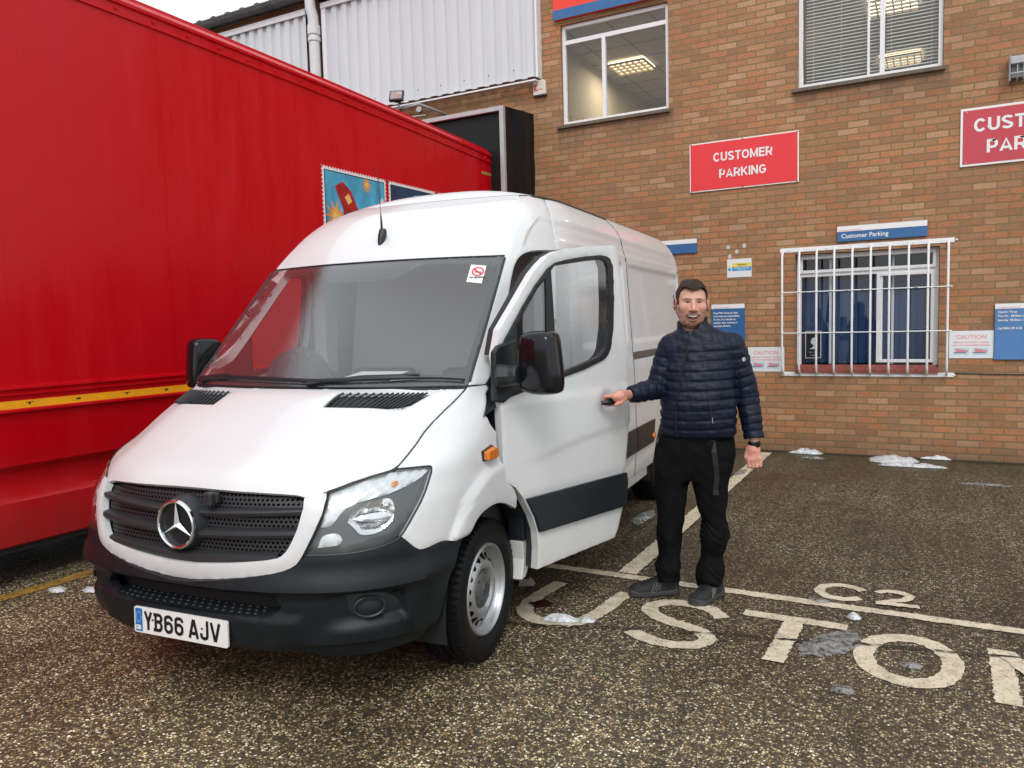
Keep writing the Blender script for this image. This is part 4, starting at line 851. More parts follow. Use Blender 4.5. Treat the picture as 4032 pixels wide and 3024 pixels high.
OUTL={'bonnet': [(0, 0.9915), (0.933, 0.9875), (1.826, 0.9749), (1.97, 0.9727), (2.036, 0.9612), (2.435, 0.9861), (3.031, 1.0196), (3.837, 1.0432), (4.127, 1.1219), (4.216, 1.1668), (4.522, 1.2515), (5.021, 1.3328)], 'light': [(2.436, 0.982), (3.032, 1.0193), (3.837, 1.0432), (3.918, 1.0449), (5.224, 1.0431), (5.426, 1.0372), (5.496, 1.017), (5.347, 0.9283), (4.961, 0.8439), (4.641, 0.785), (4.384, 0.7701), (3.954, 0.7566), (3.313, 0.7451), (2.659, 0.7429), (2.154, 0.7432), (2.312, 0.8101), (2.44, 0.8693), (2.486, 0.9399)], 'light_rib': [(2.464, 0.978), (3.046, 1.0158), (3.856, 1.0394), (3.935, 1.0417), (5.225, 1.0393), (5.354, 1.0289), (5.005, 0.9986), (4.313, 0.9712), (3.838, 0.9559), (3.431, 0.9466), (3.01, 0.9335), (2.85, 0.9071), (2.71, 0.8638), (2.621, 0.8488), (2.44, 0.8483), (2.506, 0.9332)], 'light_bowl': [(3.017, 0.8643), (3.047, 0.8881), (3.109, 0.9044), (3.346, 0.9315), (3.629, 0.9377), (4.033, 0.9445), (4.218, 0.9263), (4.355, 0.894), (4.372, 0.8624), (4.3, 0.8426), (4.164, 0.8291), (3.895, 0.8124), (3.686, 0.8086), (3.379, 0.8111), (3.243, 0.8338)], 'light_drl': [(2.391, 0.7692), (2.428, 0.7989), (2.508, 0.8179), (2.708, 0.8235), (2.837, 0.8205), (2.927, 0.7968), (2.855, 0.7764), (2.61, 0.7725)], 'door_edge': [(0.262, 0.36), (0.275, 0.462), (0.268, 0.558), (0.235, 0.641), (0.165, 0.748), (0.1, 0.819), (0.015, 0.868), (0.01, 0.982), (0.01, 1.1), (0.006, 1.191), (0.004, 1.244), (0.002, 1.389), (-0.016, 1.479), (0.022, 1.605), (0.128, 1.718), (0.205, 1.802), (0.279, 1.881), (0.34, 1.93), (0.4, 1.97), (0.48, 2.002), (0.6, 2.026), (0.753, 2.045), (1.03, 2.067), (1.055, 2.05), (1.071, 1.968), (1.118, 1.727), (1.138, 1.563), (1.154, 1.4), (1.154, 1.035), (1.118, 0.824), (1.1, 0.732), (1.112, 0.679), (1.085, 0.534), (1.027, 0.408), (0.99, 0.362)], 'door_glass_hole': [(-0.002, 1.262), (0.473, 1.336), (0.689, 1.369), (0.885, 1.414), (0.93, 1.44), (0.957, 1.473), (0.989, 1.594), (0.997, 1.727), (0.994, 1.939), (0.967, 1.985), (0.93, 1.998), (0.867, 2.002), (0.709, 1.986), (0.55, 1.962), (0.463, 1.943), (0.4, 1.912), (0.292, 1.821), (0.198, 1.724), (0.12, 1.635), (0.05, 1.555), (0.0, 1.474)], 'quarter': [(0.375, 1.86), (0.306, 1.807), (0.23, 1.726), (0.185, 1.679), (0.137, 1.616), (0.133, 1.499), (0.37, 1.526), (0.375, 1.725)], 'door_strip': [(0.176, 0.748), (1.096, 0.734), (1.108, 0.679), (1.082, 0.536), (0.275, 0.556), (0.243, 0.641)]}

# ================================================================ white panel van
van=empty('panel_van',(-2.7447,2.0973,0),rz=.0855872,label='white high roof panel van with black bumper and its passenger door open',cat='van')
def van_paint():
    m,t,b=nm('wet_white_van_paint'); L=t.links.new; co=coords(t)
    n=N(t,'ShaderNodeTexNoise',Scale=2.2,Detail=5.0); L(co,n.inputs['Vector'])
    sx=N(t,'ShaderNodeSeparateXYZ'); L(co,sx.inputs[0])
    r=ramp(t,[(.3,(.635,.65,.665)),(.7,(.68,.69,.70))]); L(n.outputs['Fac'],r.inputs[0])
    dz=N(t,'ShaderNodeMapRange'); dz.inputs['From Min'].default_value=1.1;dz.inputs['From Max'].default_value=.35;dz.inputs['To Min'].default_value=0;dz.inputs['To Max'].default_value=.55; L(sx.outputs['Z'],dz.inputs['Value'])
    n2=N(t,'ShaderNodeTexNoise',Scale=9.0,Detail=7.0,Roughness=.7); L(co,n2.inputs['Vector'])
    dm=N(t,'ShaderNodeMath',operation='MULTIPLY'); L(dz.outputs[0],dm.inputs[0]); L(n2.outputs['Fac'],dm.inputs[1])
    mx=N(t,'ShaderNodeMix',data_type='RGBA'); mx.inputs['B'].default_value=(.42,.38,.33,1); L(dm.outputs[0],mx.inputs['Factor']); L(r.outputs[0],mx.inputs['A']); L(mx.outputs['Result'],b.inputs['Base Color'])
    b.inputs['Roughness'].default_value=.32; b.inputs['Coat Weight'].default_value=.55; b.inputs['Coat Roughness'].default_value=.05
    dr=N(t,'ShaderNodeTexVoronoi',Scale=95.0); L(co,dr.inputs['Vector']); dq=N(t,'ShaderNodeMapRange'); dq.inputs['From Min'].default_value=.0;dq.inputs['From Max'].default_value=.25;dq.inputs['To Min'].default_value=1;dq.inputs['To Max'].default_value=0; L(dr.outputs['Distance'],dq.inputs['Value'])
    bp=N(t,'ShaderNodeBump',Strength=.10,Distance=.002); L(dq.outputs[0],bp.inputs['Height']); L(bp.outputs[0],b.inputs['Coat Normal'])
    return m
M['van']=van_paint()
M['bumper']=mat('weathered_black_bumper_plastic',(.0075,.0105,.013),.40,spec=.26,bump=.12,bscale=300,var=.35,vscale=5,rvar=.14)
M['trim']=mat('black_door_trim',(.010,.014,.018),.38,bump=.1,bscale=260)
M['gloss_black']=mat('gloss_black_mirror_shell',(.006,.006,.008),.12,spec=.35)
M['chrome']=mat('chrome',(.75,.76,.78),.12,metal=1)
M['dark_in']=mat('dark_cab_interior',(.020,.022,.026),.7)
M['grey_in']=mat('grey_cab_trim',(.52,.54,.54),.75)
M['lens_dark']=mat('dark_headlight_housing',(.055,.062,.066),.35,spec=.5)
M['amber']=mat('amber_indicator_lens',(.62,.17,.015),.25,spec=.5,var=.25,vscale=60)
SIL=mat('silver_steel_wheel',(.42,.43,.44),.38,metal=.75,bump=.05,bscale=80,var=.15,vscale=14)
M['tyre']=mat('worn_wet_tyre',(.006,.006,.007),.5,spec=.18,bump=.35,bscale=120)
M['ws']=glass('wet_windscreen_glass',(.92,.95,.95),1.25,.006,film=.05,filmc=(.42,.46,.47))
M['sideglass']=glass('wet_side_glass',(.92,.95,.95),1.3,.01,film=.03)
M['lens']=glass('headlight_lens',(.93,.95,.95),.9,.03)
HCOS,HSIN=cos(radians(17.29)),sin(radians(17.29))
def dens(P,step,sx=1.0,closed=True):
    out=[]; n=len(P)
    for i in range(n if closed else n-1):
        a=P[i];b=P[(i+1)%n]; k=max(1,int(hypot((b[0]-a[0])*sx,b[1]-a[1])/step+.5))
        for j in range(k): out.append((a[0]+(b[0]-a[0])*j/k,a[1]+(b[1]-a[1])*j/k))
    if not closed: out.append(P[-1])
    return out
def smooth(P,it=1,keep=55,closed=True):
    """corner cutting that leaves sharp corners alone"""
    for _ in range(it):
        n=len(P); Q=[]
        for i in range(n):
            a,b,c=P[i-1],P[i],P[(i+1)%n]
            u=Vector((b[0]-a[0],b[1]-a[1]));v=Vector((c[0]-b[0],c[1]-b[1]))
            if u.length<1e-9 or v.length<1e-9: continue
            if u.angle(v)>radians(keep): Q.append(b)
            else: Q+= [(b[0]*.75+a[0]*.25,b[1]*.75+a[1]*.25),(b[0]*.75+c[0]*.25,b[1]*.75+c[1]*.25)]
        P=Q
    return P
def inside(P,x,y):
    c=False; j=len(P)-1
    for i in range(len(P)):
        xi,yi=P[i];xj,yj=P[j]
        if (yi>y)!=(yj>y) and x<(xj-xi)*(y-yi)/(yj-yi)+xi: c=not c
        j=i
    return c
def tri(P,holes,res,sx):
    """triangulate a flat outline, with points spread inside; chart x is scaled by sx"""
    loops=[P]+list(holes); V=[];E=[]
    for lp in loops:
        n0=len(V); V+=[Vector((x*sx,y)) for x,y in lp]; E+=[(n0+i,n0+(i+1)%len(lp)) for i in range(len(lp))]
    nb=len(V); bx=[v.x for v in V];by=[v.y for v in V]; PS=[[(x*sx,y) for x,y in lp] for lp in loops]
    B=np.array([(v.x,v.y) for v in V])
    y=min(by)+res*.6; r=0
    while y<max(by):
        x=min(bx)+res*(.6+.5*(r%2))
        while x<max(bx):
            if inside(PS[0],x,y) and not any(inside(h,x,y) for h in PS[1:]) and np.min((B[:,0]-x)**2+(B[:,1]-y)**2)>(res*.45)**2: V.append(Vector((x,y)))
            x+=res
        y+=res*.87; r+=1
    vo,_,fo,*_=delaunay_2d_cdt(V,E,[],0,1e-7)
    F=[]
    for f in fo:
        cx=sum(vo[i].x for i in f)/3; cy=sum(vo[i].y for i in f)/3
        if inside(PS[0],cx,cy) and not any(inside(h,cx,cy) for h in PS[1:]):
            a,b,c=[vo[i] for i in f]
            if (b-a).cross(c-a)<0: f=f[::-1]
            F.append(tuple(f))
    return [(v.x/sx,v.y) for v in vo],F
def rim(F):
    e={}
    for f in F:
        for i in range(len(f)):
            a,b=f[i],f[(i+1)%len(f)]
            if (b,a) in e: e.pop((b,a))
            else: e[(a,b)]=1
    return list(e)
_sc={}
def SP(k,z,off):
    key=(round(k,4),round(z,4))
    if key not in _sc: _sc[key]=(S(k,z),SN(k,z))
    p,n=_sc[key]; return (p[0]+n[0]*off,p[1]+n[1]*off,p[2]+n[2]*off)
def panel(name,P,m,parent=None,chart='k',off=0.0,th=.012,holes=(),res=.035,step=.02,disp=None,mirror=False,sm=2,sharp=50,lip=.003):
    """a body panel cut from the surface: outline in (column,height) or, on the flanks, (distance from nose,height)"""
    sx=.2 if chart=='k' else 1.0
    P=dens(smooth(P,sm) if sm else P,step,sx); holes=[dens(smooth(h,sm) if sm else h,step,sx) for h in holes]
    C,F=tri(P,holes,res,sx); E=rim(F); K=[(x,z) if chart=='k' else (kside(x,z),z) for x,z in C]
    on=set(i for e in E for i in e)
    V=[]
    for i,((k,z),c) in enumerate(zip(K,C)):
        o=off+(disp(c[0],c[1]) if disp else 0)-(lip if i in on else 0); V.append(SP(k,z,o))
    used=sorted(on); mp={i:len(V)+j for j,i in enumerate(used)}
    for i in used: k,z=K[i]; V.append(SP(k,z,off+(disp(C[i][0],C[i][1]) if disp else 0)-th))
    FF=list(F)+[(a,mp[a],mp[b],b) for a,b in E]
    par=van if parent is None else parent
    o=mesh_obj(name,V,FF,m,par,smooth=True,sharp=sharp); r=[o]
    if mirror:
        V2=[(-x,y,z) for x,y,z in V]; o2=mesh_obj(name,V2,[f[::-1] for f in FF],m,van if mirror is True else mirror,smooth=True,sharp=sharp); r.append(o2)
    return r
def sym(P): # right half, listed from the centre line round to the centre line -> whole outline
    return list(P)+[(-k,z) for k,z in reversed(P) if abs(k)>.04]
def sstep(a,b,x):
    t=max(0,min(1,(x-a)/(b-a))); return t*t*(3-2*t)
O=OUTL
# --- bonnet
bon=[(0,.9915)]+O['bonnet'][1:3]+[(1.985,.9665),(2.036,.9612)]+O['bonnet'][5:9]+[(4.216,1.1668),(4.50,1.2515),(4.93,1.3300),(4.2,1.334),(2,1.335),(0,1.336)]
def bon_disp(k,z):
    k=abs(k); # raised middle, sinking towards the outer thirds, rolled leading edge
    return .010*(1-sstep(1.9,2.9,k))*sstep(.985,1.03,z)-.004*sstep(1.3,1.34,z)
vent=[(1.10,1.3205),(3.40,1.3140),(2.99,1.2600),(1.10,1.2665)]
vm=[(-k,z) for k,z in vent]
panel('bonnet',sym(bon),M['van'],res=.022,step=.014,disp=bon_disp,holes=[vent,vm],sm=1,th=.02)
def vent_part(sg):
    P=[(sg*k,z) for k,z in vent]
    if sg<0: P=P[::-1]
    b=panel('bonnet_vent',P,M['trim'],off=-.012,sm=1,res=.03)[0]
    q=MB(); n=15
    for i in range(n):
        f=(i+.5)/n; k0=1.12+(3.38-1.12)*f; k1=1.12+(2.95-1.12)*f
        z1=1.3195-.006*f; z0=1.2675-.006*f
        pts=[]
        for u in (0,.33,.66,1):
            pts.append(SP(sg*(k0+(k1-k0)*u-.03*sin(u*pi)),z1+(z0-z1)*u,.008))
        q.tube(pts,.0048,5)
    q.build('vent_slat',M['trim'],b,smooth=True)
vent_part(1); vent_part(-1)
# --- grille
so=[(2.045,.9590),(2.41,.9790),(2.455,.9563),(2.454,.9002),(2.324,.8313),(2.14,.7539),(2.058,.7252),(1.95,.7000),(1.712,.6766),(1.321,.6575),(.691,.6338),(0,.6100)]
si=[(0,.6790),(1.017,.7063),(1.644,.7272),(1.782,.7469),(1.886,.783),(2.011,.8575),(2.055,.9229),(2.021,.9595)]
si_full=[(0,.6790)]+si[1:]+[(1.97,.975),(1.0,.993),(0,.998)]
ring=[(0,.6100)]+[(k,z) for k,z in so[::-1][1:]]+si[::-1]
# one ring: outer round then back along the inner edge
outer=[(0,.6100)]+so[::-1][1:]; inner=si[::-1]
P=[(-k,z) for k,z in outer[::-1][:-1]]+outer+inner+[(-k,z) for k,z in inner[::-1][1:]]
panel('grille_surround',P,M['van'],off=.008,th=.035,sm=1,res=.02,step=.012)
gp=[(0,.655),(1.0,.685),(1.66,.705),(1.83,.745),(1.95,.79),(2.06,.86),(2.10,.925),(2.06,.968),(1.0,.995),(0,.999)]
def perf_mat():
    m,t,b=nm('perforated_black_grille_mesh'); L=t.links.new; sx=N(t,'ShaderNodeSeparateXYZ'); L(coords(t),sx.inputs[0])
    def fr(o,s,add=0):
        a=N(t,'ShaderNodeMath',operation='MULTIPLY_ADD'); L(o,a.inputs[0]); a.inputs[1].default_value=s
        if isinstance(add,(int,float)): a.inputs[2].default_value=add
        else: L(add,a.inputs[2])
        f=N(t,'ShaderNodeMath',operation='FRACT'); L(a.outputs[0],f.inputs[0]); g=N(t,'ShaderNodeMath',operation='SUBTRACT'); L(f.outputs[0],g.inputs[0]); g.inputs[1].default_value=.5; return a,g
    az,gz=fr(sx.outputs['Z'],1/.0165,.1); fl=N(t,'ShaderNodeMath',operation='FLOOR'); L(az.outputs[0],fl.inputs[0]); hf=N(t,'ShaderNodeMath',operation='MULTIPLY'); L(fl.outputs[0],hf.inputs[0]); hf.inputs[1].default_value=.5
    ax,gx_=fr(sx.outputs['X'],1/.0195,hf.outputs[0])
    p1=N(t,'ShaderNodeMath',operation='POWER'); L(gz.outputs[0],p1.inputs[0]); p1.inputs[1].default_value=2; p2=N(t,'ShaderNodeMath',operation='POWER'); L(gx_.outputs[0],p2.inputs[0]); p2.inputs[1].default_value=2
    ad=N(t,'ShaderNodeMath',operation='ADD'); L(p1.outputs[0],ad.inputs[0]); L(p2.outputs[0],ad.inputs[1])
    r=N(t,'ShaderNodeMapRange'); r.inputs['From Min'].default_value=.07;r.inputs['From Max'].default_value=.12; L(ad.outputs[0],r.inputs['Value'])
    mx=N(t,'ShaderNodeMix',data_type='RGBA'); mx.inputs['A'].default_value=(.002,.002,.0025,1); mx.inputs['B'].default_value=(.018,.020,.023,1); L(r.outputs[0],mx.inputs['Factor']); L(mx.outputs['Result'],b.inputs['Base Color'])
    b.inputs['Roughness'].default_value=.5; sp=N(t,'ShaderNodeMath',operation='MULTIPLY'); L(r.outputs[0],sp.inputs[0]); sp.inputs[1].default_value=.5; L(sp.outputs[0],b.inputs['Specular IOR Level']); return m
M['mesh']=perf_mat(); M['slat']=mat('matt_black_grille_slat',(.020,.022,.025),.5,bump=.12,bscale=300)
gr=panel('grille',sym(gp),M['mesh'],off=-.032,th=.02,sm=1,res=.03)[0]
def slat(z0,z1,z2,kmax,name='grille_slat'):
    q=MB(); rows=[]
    ks=[-kmax+2*kmax*i/40 for i in range(41)]
    V=[];F=[]
    for k in ks:
        dip=-.022*max(0.0,1-abs(k)/kmax)**1.3
        V+=[SP(k,z2+dip,-.032),SP(k,z1+dip,-.006),SP(k,z1+dip-.004,-.001),SP(k,z0+dip+.012,.001),SP(k,z0+dip,-.006),SP(k,z0+dip-.008,-.05)]
    for i in range(40):
        for j in range(5): a=i*6+j; F.append((a,a+6,a+7,a+1))
    return mesh_obj(name,V,F,M['slat'],gr,smooth=True,sharp=35)
slat(.898,.921,.931,2.045); slat(.810,.840,.850,1.96); slat(.711,.742,.752,1.66)
# frame edges of each mesh field
q=MB()
for (za,zb,ka,kb) in ((.935,.985,.55,1.93),(.853,.903,.62,1.85),(.755,.815,.62,1.72)):
    for sg in (1,-1):
        P=[SP(sg*kb,zb-.004,-.030),SP(sg*(kb-.13),za+.012,-.029),SP(sg*(kb-.3),za+.002,-.029)]; q.tube(P,.0045,5)
pass
# star emblem
C=Vector(SP(0,.843,.0)); dk=MB(); dk.lathe([(.0,.004),(.088,.004),(.104,-.004),(.116,.03),(.120,.06)],(C.x,C.y-.008,C.z),'y',48)
em=dk.build('emblem_dish',M['slat'],gr,smooth=True)
MB().lathe([(.0,-.005),(.082,-.005)],(C.x,C.y-.002,C.z),'y',40).build('dish_centre',mat('dark_star_background',(.012,.014,.016),.3),gr)
q=MB(); q.lathe([(.088,-.012),(.090,-.020),(.096,-.024),(.102,-.020),(.104,-.010),(.100,-.004),(.09,-.004),(.088,-.012)],(C.x,C.y-.004,C.z),'y',64)
for a in (90,210,330):
    a=radians(a); t=Vector((cos(a),0,sin(a))); s=Vector((-sin(a),0,cos(a))); c0=Vector((C.x,C.y-.022,C.z)); tip=c0+t*.093; tip.y+=.006
    pr=[c0+s*.0135+t*.006,c0-s*.0135+t*.006]; back=Vector((0,.010,0))
    q.add([c0+Vector((0,-.008,0)),pr[0]+back,tip,pr[1]+back],[(0,1,2),(0,2,3)])
q.add([],[])
q.build('star_emblem',M['chrome'],gr,smooth=False)
# sensor block beside the star
q=MB(); c=SP(.52,.952,-.01); q.box(c[0]-.022,c[0]+.022,c[1]-.036,c[1]+.01,.926,.980); q.box(c[0]+.020,c[0]+.034,c[1]-.014,c[1]+.01,.935,.978); q.build('radar_block',M['slat'],gr,bevel=.010)
# --- headlights
LT=O['light']; 
def headlight(sg):
    f=(lambda P:[(sg*k,z) for k,z in P][::sg])
    base=panel('headlight',f(LT),M['lens_dark'],off=-.022,th=.05,sm=1,res=.03,holes=[f(O['light_bowl'])])[0]
    panel('indicator_reflector',f(O['light_rib']),M['rib'],base,off=-.012,th=.008,sm=1,res=.02,disp=lambda k,z:.0028*sin((abs(k)*.75-z*9.0)*2*pi*3.2))
    panel('amber_bulb',f([(3.95,1.000),(4.10,1.006),(4.2,.992),(4.13,.980),(3.98,.984)]),M['amber'],base,off=-.004,th=.004,sm=1,res=.02)
    bw=O['light_bowl']; cx=sum(p[0] for p in bw)/len(bw); cz=sum(p[1] for p in bw)/len(bw)
    panel('reflector_bowl',f(bw),M['bowl'],base,off=-.008,th=.02,sm=2,res=.016,disp=lambda k,z:-.040*max(0,1-((abs(k)-cx)/.68)**2-((z-cz)/.067)**2)+(.006 if z>.885 else 0)*(abs(k)>3.5))
    panel('reflector_shelf',f([(3.1,.876),(3.5,.893),(4.1,.893),(4.3,.872),(4.0,.858),(3.4,.862)]),M['chrome'],base,off=-.010,th=.012,sm=2,res=.02)
    c=SP(sg*3.98,.915,-.012); MB().lathe([(0,-.012),(.013,-.008),(.018,.004)],c,'y',14).build('bulb',M['chrome'],base,smooth=True)
    panel('running_light',f(O['light_drl']),M['rib'],base,off=-.014,th=.012,sm=1,res=.02,disp=lambda k,z:.003*sin(abs(k)*2*pi*9))
    ed=[SP(sg*k,z,-.002) for k,z in dens(smooth(LT,1),.02,.2)]; MB().tube(ed+[ed[0]],.0045,5,cap=False).build('seal',M['rubber'],base,smooth=True)
    panel('lens',f(LT),M['lens'],base,off=.000,th=.004,sm=1,res=.03)
M['rib']=mat('ribbed_clear_reflector',(.66,.68,.70),.2,metal=.45)
M['bowl']=mat('headlight_reflector_bowl',(.72,.74,.76),.07,metal=1,bump=.5,bscale=28)
headlight(1); headlight(-1)
for sg in (1,-1):
    MB().tube([SP(sg*k,z,-.0005) for k,z in dens([(3.85,1.0435),(4.14,1.1210),(4.228,1.1667),(4.53,1.2510),(5.0,1.3330)],.012,.2,closed=False)],.0032,5).build('bonnet_seam',M['rubber'],van,smooth=True)
# --- fenders
arch=[(7.115,.6991),(7.163,.7315),(7.224,.7643),(7.283,.7807),(7.356,.7888),(7.429,.791),(7.502,.7814),(7.59,.7548),(7.687,.7091)]
fd=[(4.65,.786),(4.97,.8439),(5.355,.9283),(5.504,1.017),(5.440,1.0395),(5.219,1.0455),(3.93,1.0470),(3.865,1.0450),(4.15,1.1218),(4.24,1.1668),(4.54,1.2515),(5.02,1.3328),(5.2,1.3365),(6.6,1.3365)]
kd=lambda s,z: kside(s,z)
fd+= [(kd(1.068,z),z) for z in (1.30,1.15,1.0,.90,.868)]
fd+= [(7.66,.82),(7.70,.76),(7.687,.7091)]+arch[::-1][1:]+[(6.437,.727),(6.012,.7196),(5.713,.7153),(5.419,.7164),(5.183,.7333),(5.0,.7518)]
def flare(k,z):
    # wheel-arch flare standing proud of the wing
    s=S(k,z)[1]; r=hypot((s-1.005)/1.0,(z-.34)/1.08); 
    return .022*(1-sstep(.560,.588,r))*sstep(.50,.57,s)*sstep(.695,.715,z)
panel('front_wing',fd,M['van'],sm=1,res=.017,step=.013,mirror=True,disp=flare,th=.025)
# --- bumper
bt=[(0,.6085),(.69,.6340),(1.32,.6575),(1.712,.6765),(1.953,.7000),(2.06,.7260),(2.16,.7415),(2.659,.7415),(3.314,.7435),(3.955,.7550),(4.384,.7685),(4.65,.7835),(5.0,.7495),(5.183,.7310),(5.419,.7142),(5.713,.7132),(6.012,.7176),(6.437,.725),(7.08,.6985)]
ba=[(6.99,.655),(6.80,.6117),(6.60,.5617),(6.43,.5137),(6.276,.4417),(6.161,.4008),(5.861,.3667),(5.514,.3432),(5.184,.3150)]
bb=[(4.068,.302),(3.271,.296),(2.615,.300),(2.229,.314),(1.996,.335),(1.4,.343),(0,.343)]
def bdisp(k,z):
    k=abs(k); d=.034*sstep(.70,.600,z)-.024*sstep(.600,.578,z)
    d-= .022*sstep(.372,.362,z)                           # tucked-in lower lip
    # fog lamp scoop
    if 2.3<k<4.95:
        w=sstep(2.3,3.0,k)*(1-sstep(4.55,4.8,k)); lo=.433+.012*sstep(3,4.8,k); hi=.583-.02*sstep(4,4.8,k)
        d-= .036*w*sstep(lo,lo+.03,z)*(1-sstep(hi-.008,hi,z))
    # step in the middle stands forward
    if k<2.0: d+= .020*(1-sstep(1.55,2.05,k+ (z-.36)*-2.2))*(1-sstep(.49,.50,z))
    return d*(1-sstep(5.2,6.3,k)*.6)
rec=[(0,.5830),(1.25,.5845),(1.467,.5840),(1.60,.5700),(1.70,.535),(1.66,.518),(1.485,.5020),(1.2,.4940),(0,.4900)]
recf=[(-k,z) for k,z in rec[::-1][:-1]]+rec[1:-1] if False else sym(rec)
fogh=[(2.98,.5700),(3.347,.5740),(4.05,.5630),(4.38,.5430),(4.56,.5100),(4.60,.4790),(3.899,.4680),(3.231,.4730),(3.06,.500),(2.99,.5386)]
bumper=panel('bumper',sym(bt+ba+bb),M['bumper'],res=.02,step=.014,disp=bdisp,holes=[recf],sm=1,th=.04,off=.002)[0]
# intake and step
q=MB(); n=40; ks=[-1.66+3.32*i/n for i in range(n+1)]; V=[];F=[]
for k in ks:
    p=SP(k,.492,.020); t=SP(k,.583,.0)
    V+=[(p[0],p[1]+.002,.492),(p[0]*.95,p[1]+.13,.505),(p[0]*.95,p[1]+.14,.60),(t[0],t[1]-.0,.586)]
for i in range(n):
    for j in range(3): a=i*4+j; F.append((a,a+4,a+5,a+1))
mesh_obj('intake',V,F,M['trim'],bumper,smooth=False)
q=MB()
for r_ in range(3):
    for i in range(20):
        k=-1.35+2.7*(i+.5*(r_%2))/20; p=SP(k,.492,.02); q.lathe([(0,.006),(.006,.005),(.009,0)],(p[0],p[1]+.022+.030*r_,.496+.0025*r_),'z',7)
q.build('step_stud',M['slat'],bumper,smooth=True)
q=MB()
for x0,x1 in ((-.10,-.01),(.04,.20)): q.box(x0,x1,.148,.150,.530,.536)
q.build('radiator_fin',M['grey_metal'],bumper)
for sg in (1,-1):
    P=[(sg*k,z) for k,z in fogh][::sg]
    fo=panel('fog_lamp_blank',P,M['trim'],off=-.017,th=.012,sm=1,res=.025)[0]
    c=Vector(SP(sg*3.585,.5165,-.006)); nn=Vector(SN(sg*3.585,.5165)); nn.z=0; nn.normalize(); ax=Vector((-nn.y,nn.x,0)); q=MB()
    ringp=[c+ax*(.062*cos(2*pi*i/28))+Vector((0,0,1))*(.040*sin(2*pi*i/28)) for i in range(29)]; q.tube(ringp,.0055,6,cap=False)
    V=[c-nn*.012+nn*.006]+[c-nn*.012+ax*(.040*cos(2*pi*i/20)+.004)+Vector((0,0,1))*(.026*sin(2*pi*i/20)) for i in range(20)]; q.add(V,[(0,i+1,(i+1)%20+1) for i in range(20)]); q.build('fog_lamp_ring',M['trim'],fo,smooth=True)
# towing eye cover
c=Vector(SP(-1.98,.47,.012)); q=MB(); q.lathe([(.0,-.002),(.026,-.002),(.030,.006)],(c.x,c.y-.012,c.z),'y',18); q.build('tow_cover',M['trim'],bumper,smooth=True)
# number plate
pl=empty('number_plate',(0,-.012,.4157),parent=van); pl.rotation_euler=(radians(-2),0,0)
M['plate']=mat('white_reflective_plate',(.74,.74,.72),.35); M['plate_blue']=mat('plate_blue_band',(.012,.15,.45),.35); M['ink']=mat('plate_black_lettering',(.008,.008,.010),.4)
q=MB(); pts=[]
for cx,cz,a0 in ((.25,.0455,0),(-.25,.0455,90),(-.25,-.0455,180),(.25,-.0455,270)):
    for i in range(5): a=radians(a0+22.5*i); pts.append((cx+.010*cos(a),cz+.010*sin(a)))
q.prism(pts,lambda x,y:(x,-.004,y),lambda x,y:(x,.004,y)); fixn(q.build('plate_face',M['plate'],pl))
MB().box(-.252,-.212,-.0055,-.004,-.049,.049).build('blue_band',M['plate_blue'],pl)
text('lettering','GB',.026,M['plate'],pl,(-.2515,-.006,-.041),bold=.0012,sx=.95)
q=MB()
for i in range(12):
    a=2*pi*i/12; q.lathe([(0,-.0004),(.0022,-.0004)],(-.232+.0135*cos(a),-.0056,.012+.021*sin(a)),'y',5)
q.build('star_ring',M['plate'],pl)
# British plate characters: 79 mm tall, 14 mm strokes
def strokes(ch):
    w=.050;h=.079;g=.007
    Lx,Rx,Tz,Bz,Mz=g,w-g,h-g,g,h*.5
    arc=lambda cx,cz,rx,rz,a0,a1,n=10:[(cx+rx*cos(radians(a0+(a1-a0)*i/n)),cz+rz*sin(radians(a0+(a1-a0)*i/n))) for i in range(n+1)]
    if ch=='Y': return [[(Lx,h),(w/2,Mz-.004)],[(Rx,h),(w/2,Mz-.004)],[(w/2,Mz),(w/2,0)]]
    if ch=='B': return [[(Lx+.003,0),(Lx+.003,h)],[(0,Tz)]+arc(Rx-.016,Tz-.0145,.016,.0145,90,-90)+[(Lx,Mz+.0035)],[(Lx,Mz+.0035)]+arc(Rx-.016,(Mz+.0035+Bz)/2,.016,(Mz+.0035-Bz)/2,90,-90)+[(0,Bz)]]
    if ch=='6': return [[(Rx,h-.020)]+arc(w/2,h-.0185,.018,.0115,0,180)+[(Lx,.022)]+arc(w/2,.0225,.018,.0155,180,360)+arc(w/2,.030,.018,.0155,0,180)]
    if ch=='A': return [[(Lx-.004,0),(w/2-.001,h)],[(Rx+.004,0),(w/2+.001,h)],[(Lx+.006,.021),(Rx-.006,.021)]]
    if ch=='J': return [[(Rx-.002,h),(Rx-.002,.020)]+arc(w/2,.019,.016,.012,0,-180)+[(w/2-.016,.026)]]
    if ch=='V': return [[(Lx-.004,h),(w/2-.001,.002)],[(Rx+.004,h),(w/2+.001,.002)]]
x=-.203
for ch in 'YB66 AJV':
    if ch==' ': x+=.033-.011; continue
    q=MB(); k=0
    for st in strokes(ch):
        for a,b in zip(st[:-1],st[1:]):
            d=Vector((b[0]-a[0],b[1]-a[1])); 
            if d.length<1e-6: continue
            d.normalize(); s=Vector((-d.y,d.x))*.007; e=d*(.0025 if len(st)>3 else 0); k+=1; yy=-.0050-.00003*k
            q.add([(x+a[0]-e.x+s.x,yy,-.0395+a[1]-e.y+s.y),(x+a[0]-e.x-s.x,yy,-.0395+a[1]-e.y-s.y),(x+b[0]+e.x-s.x,yy,-.0395+b[1]+e.y-s.y),(x+b[0]+e.x+s.x,yy,-.0395+b[1]+e.y+s.y)],[(0,1,2,3)])
    q.build('lettering',M['ink'],pl); x+=.050+.0085
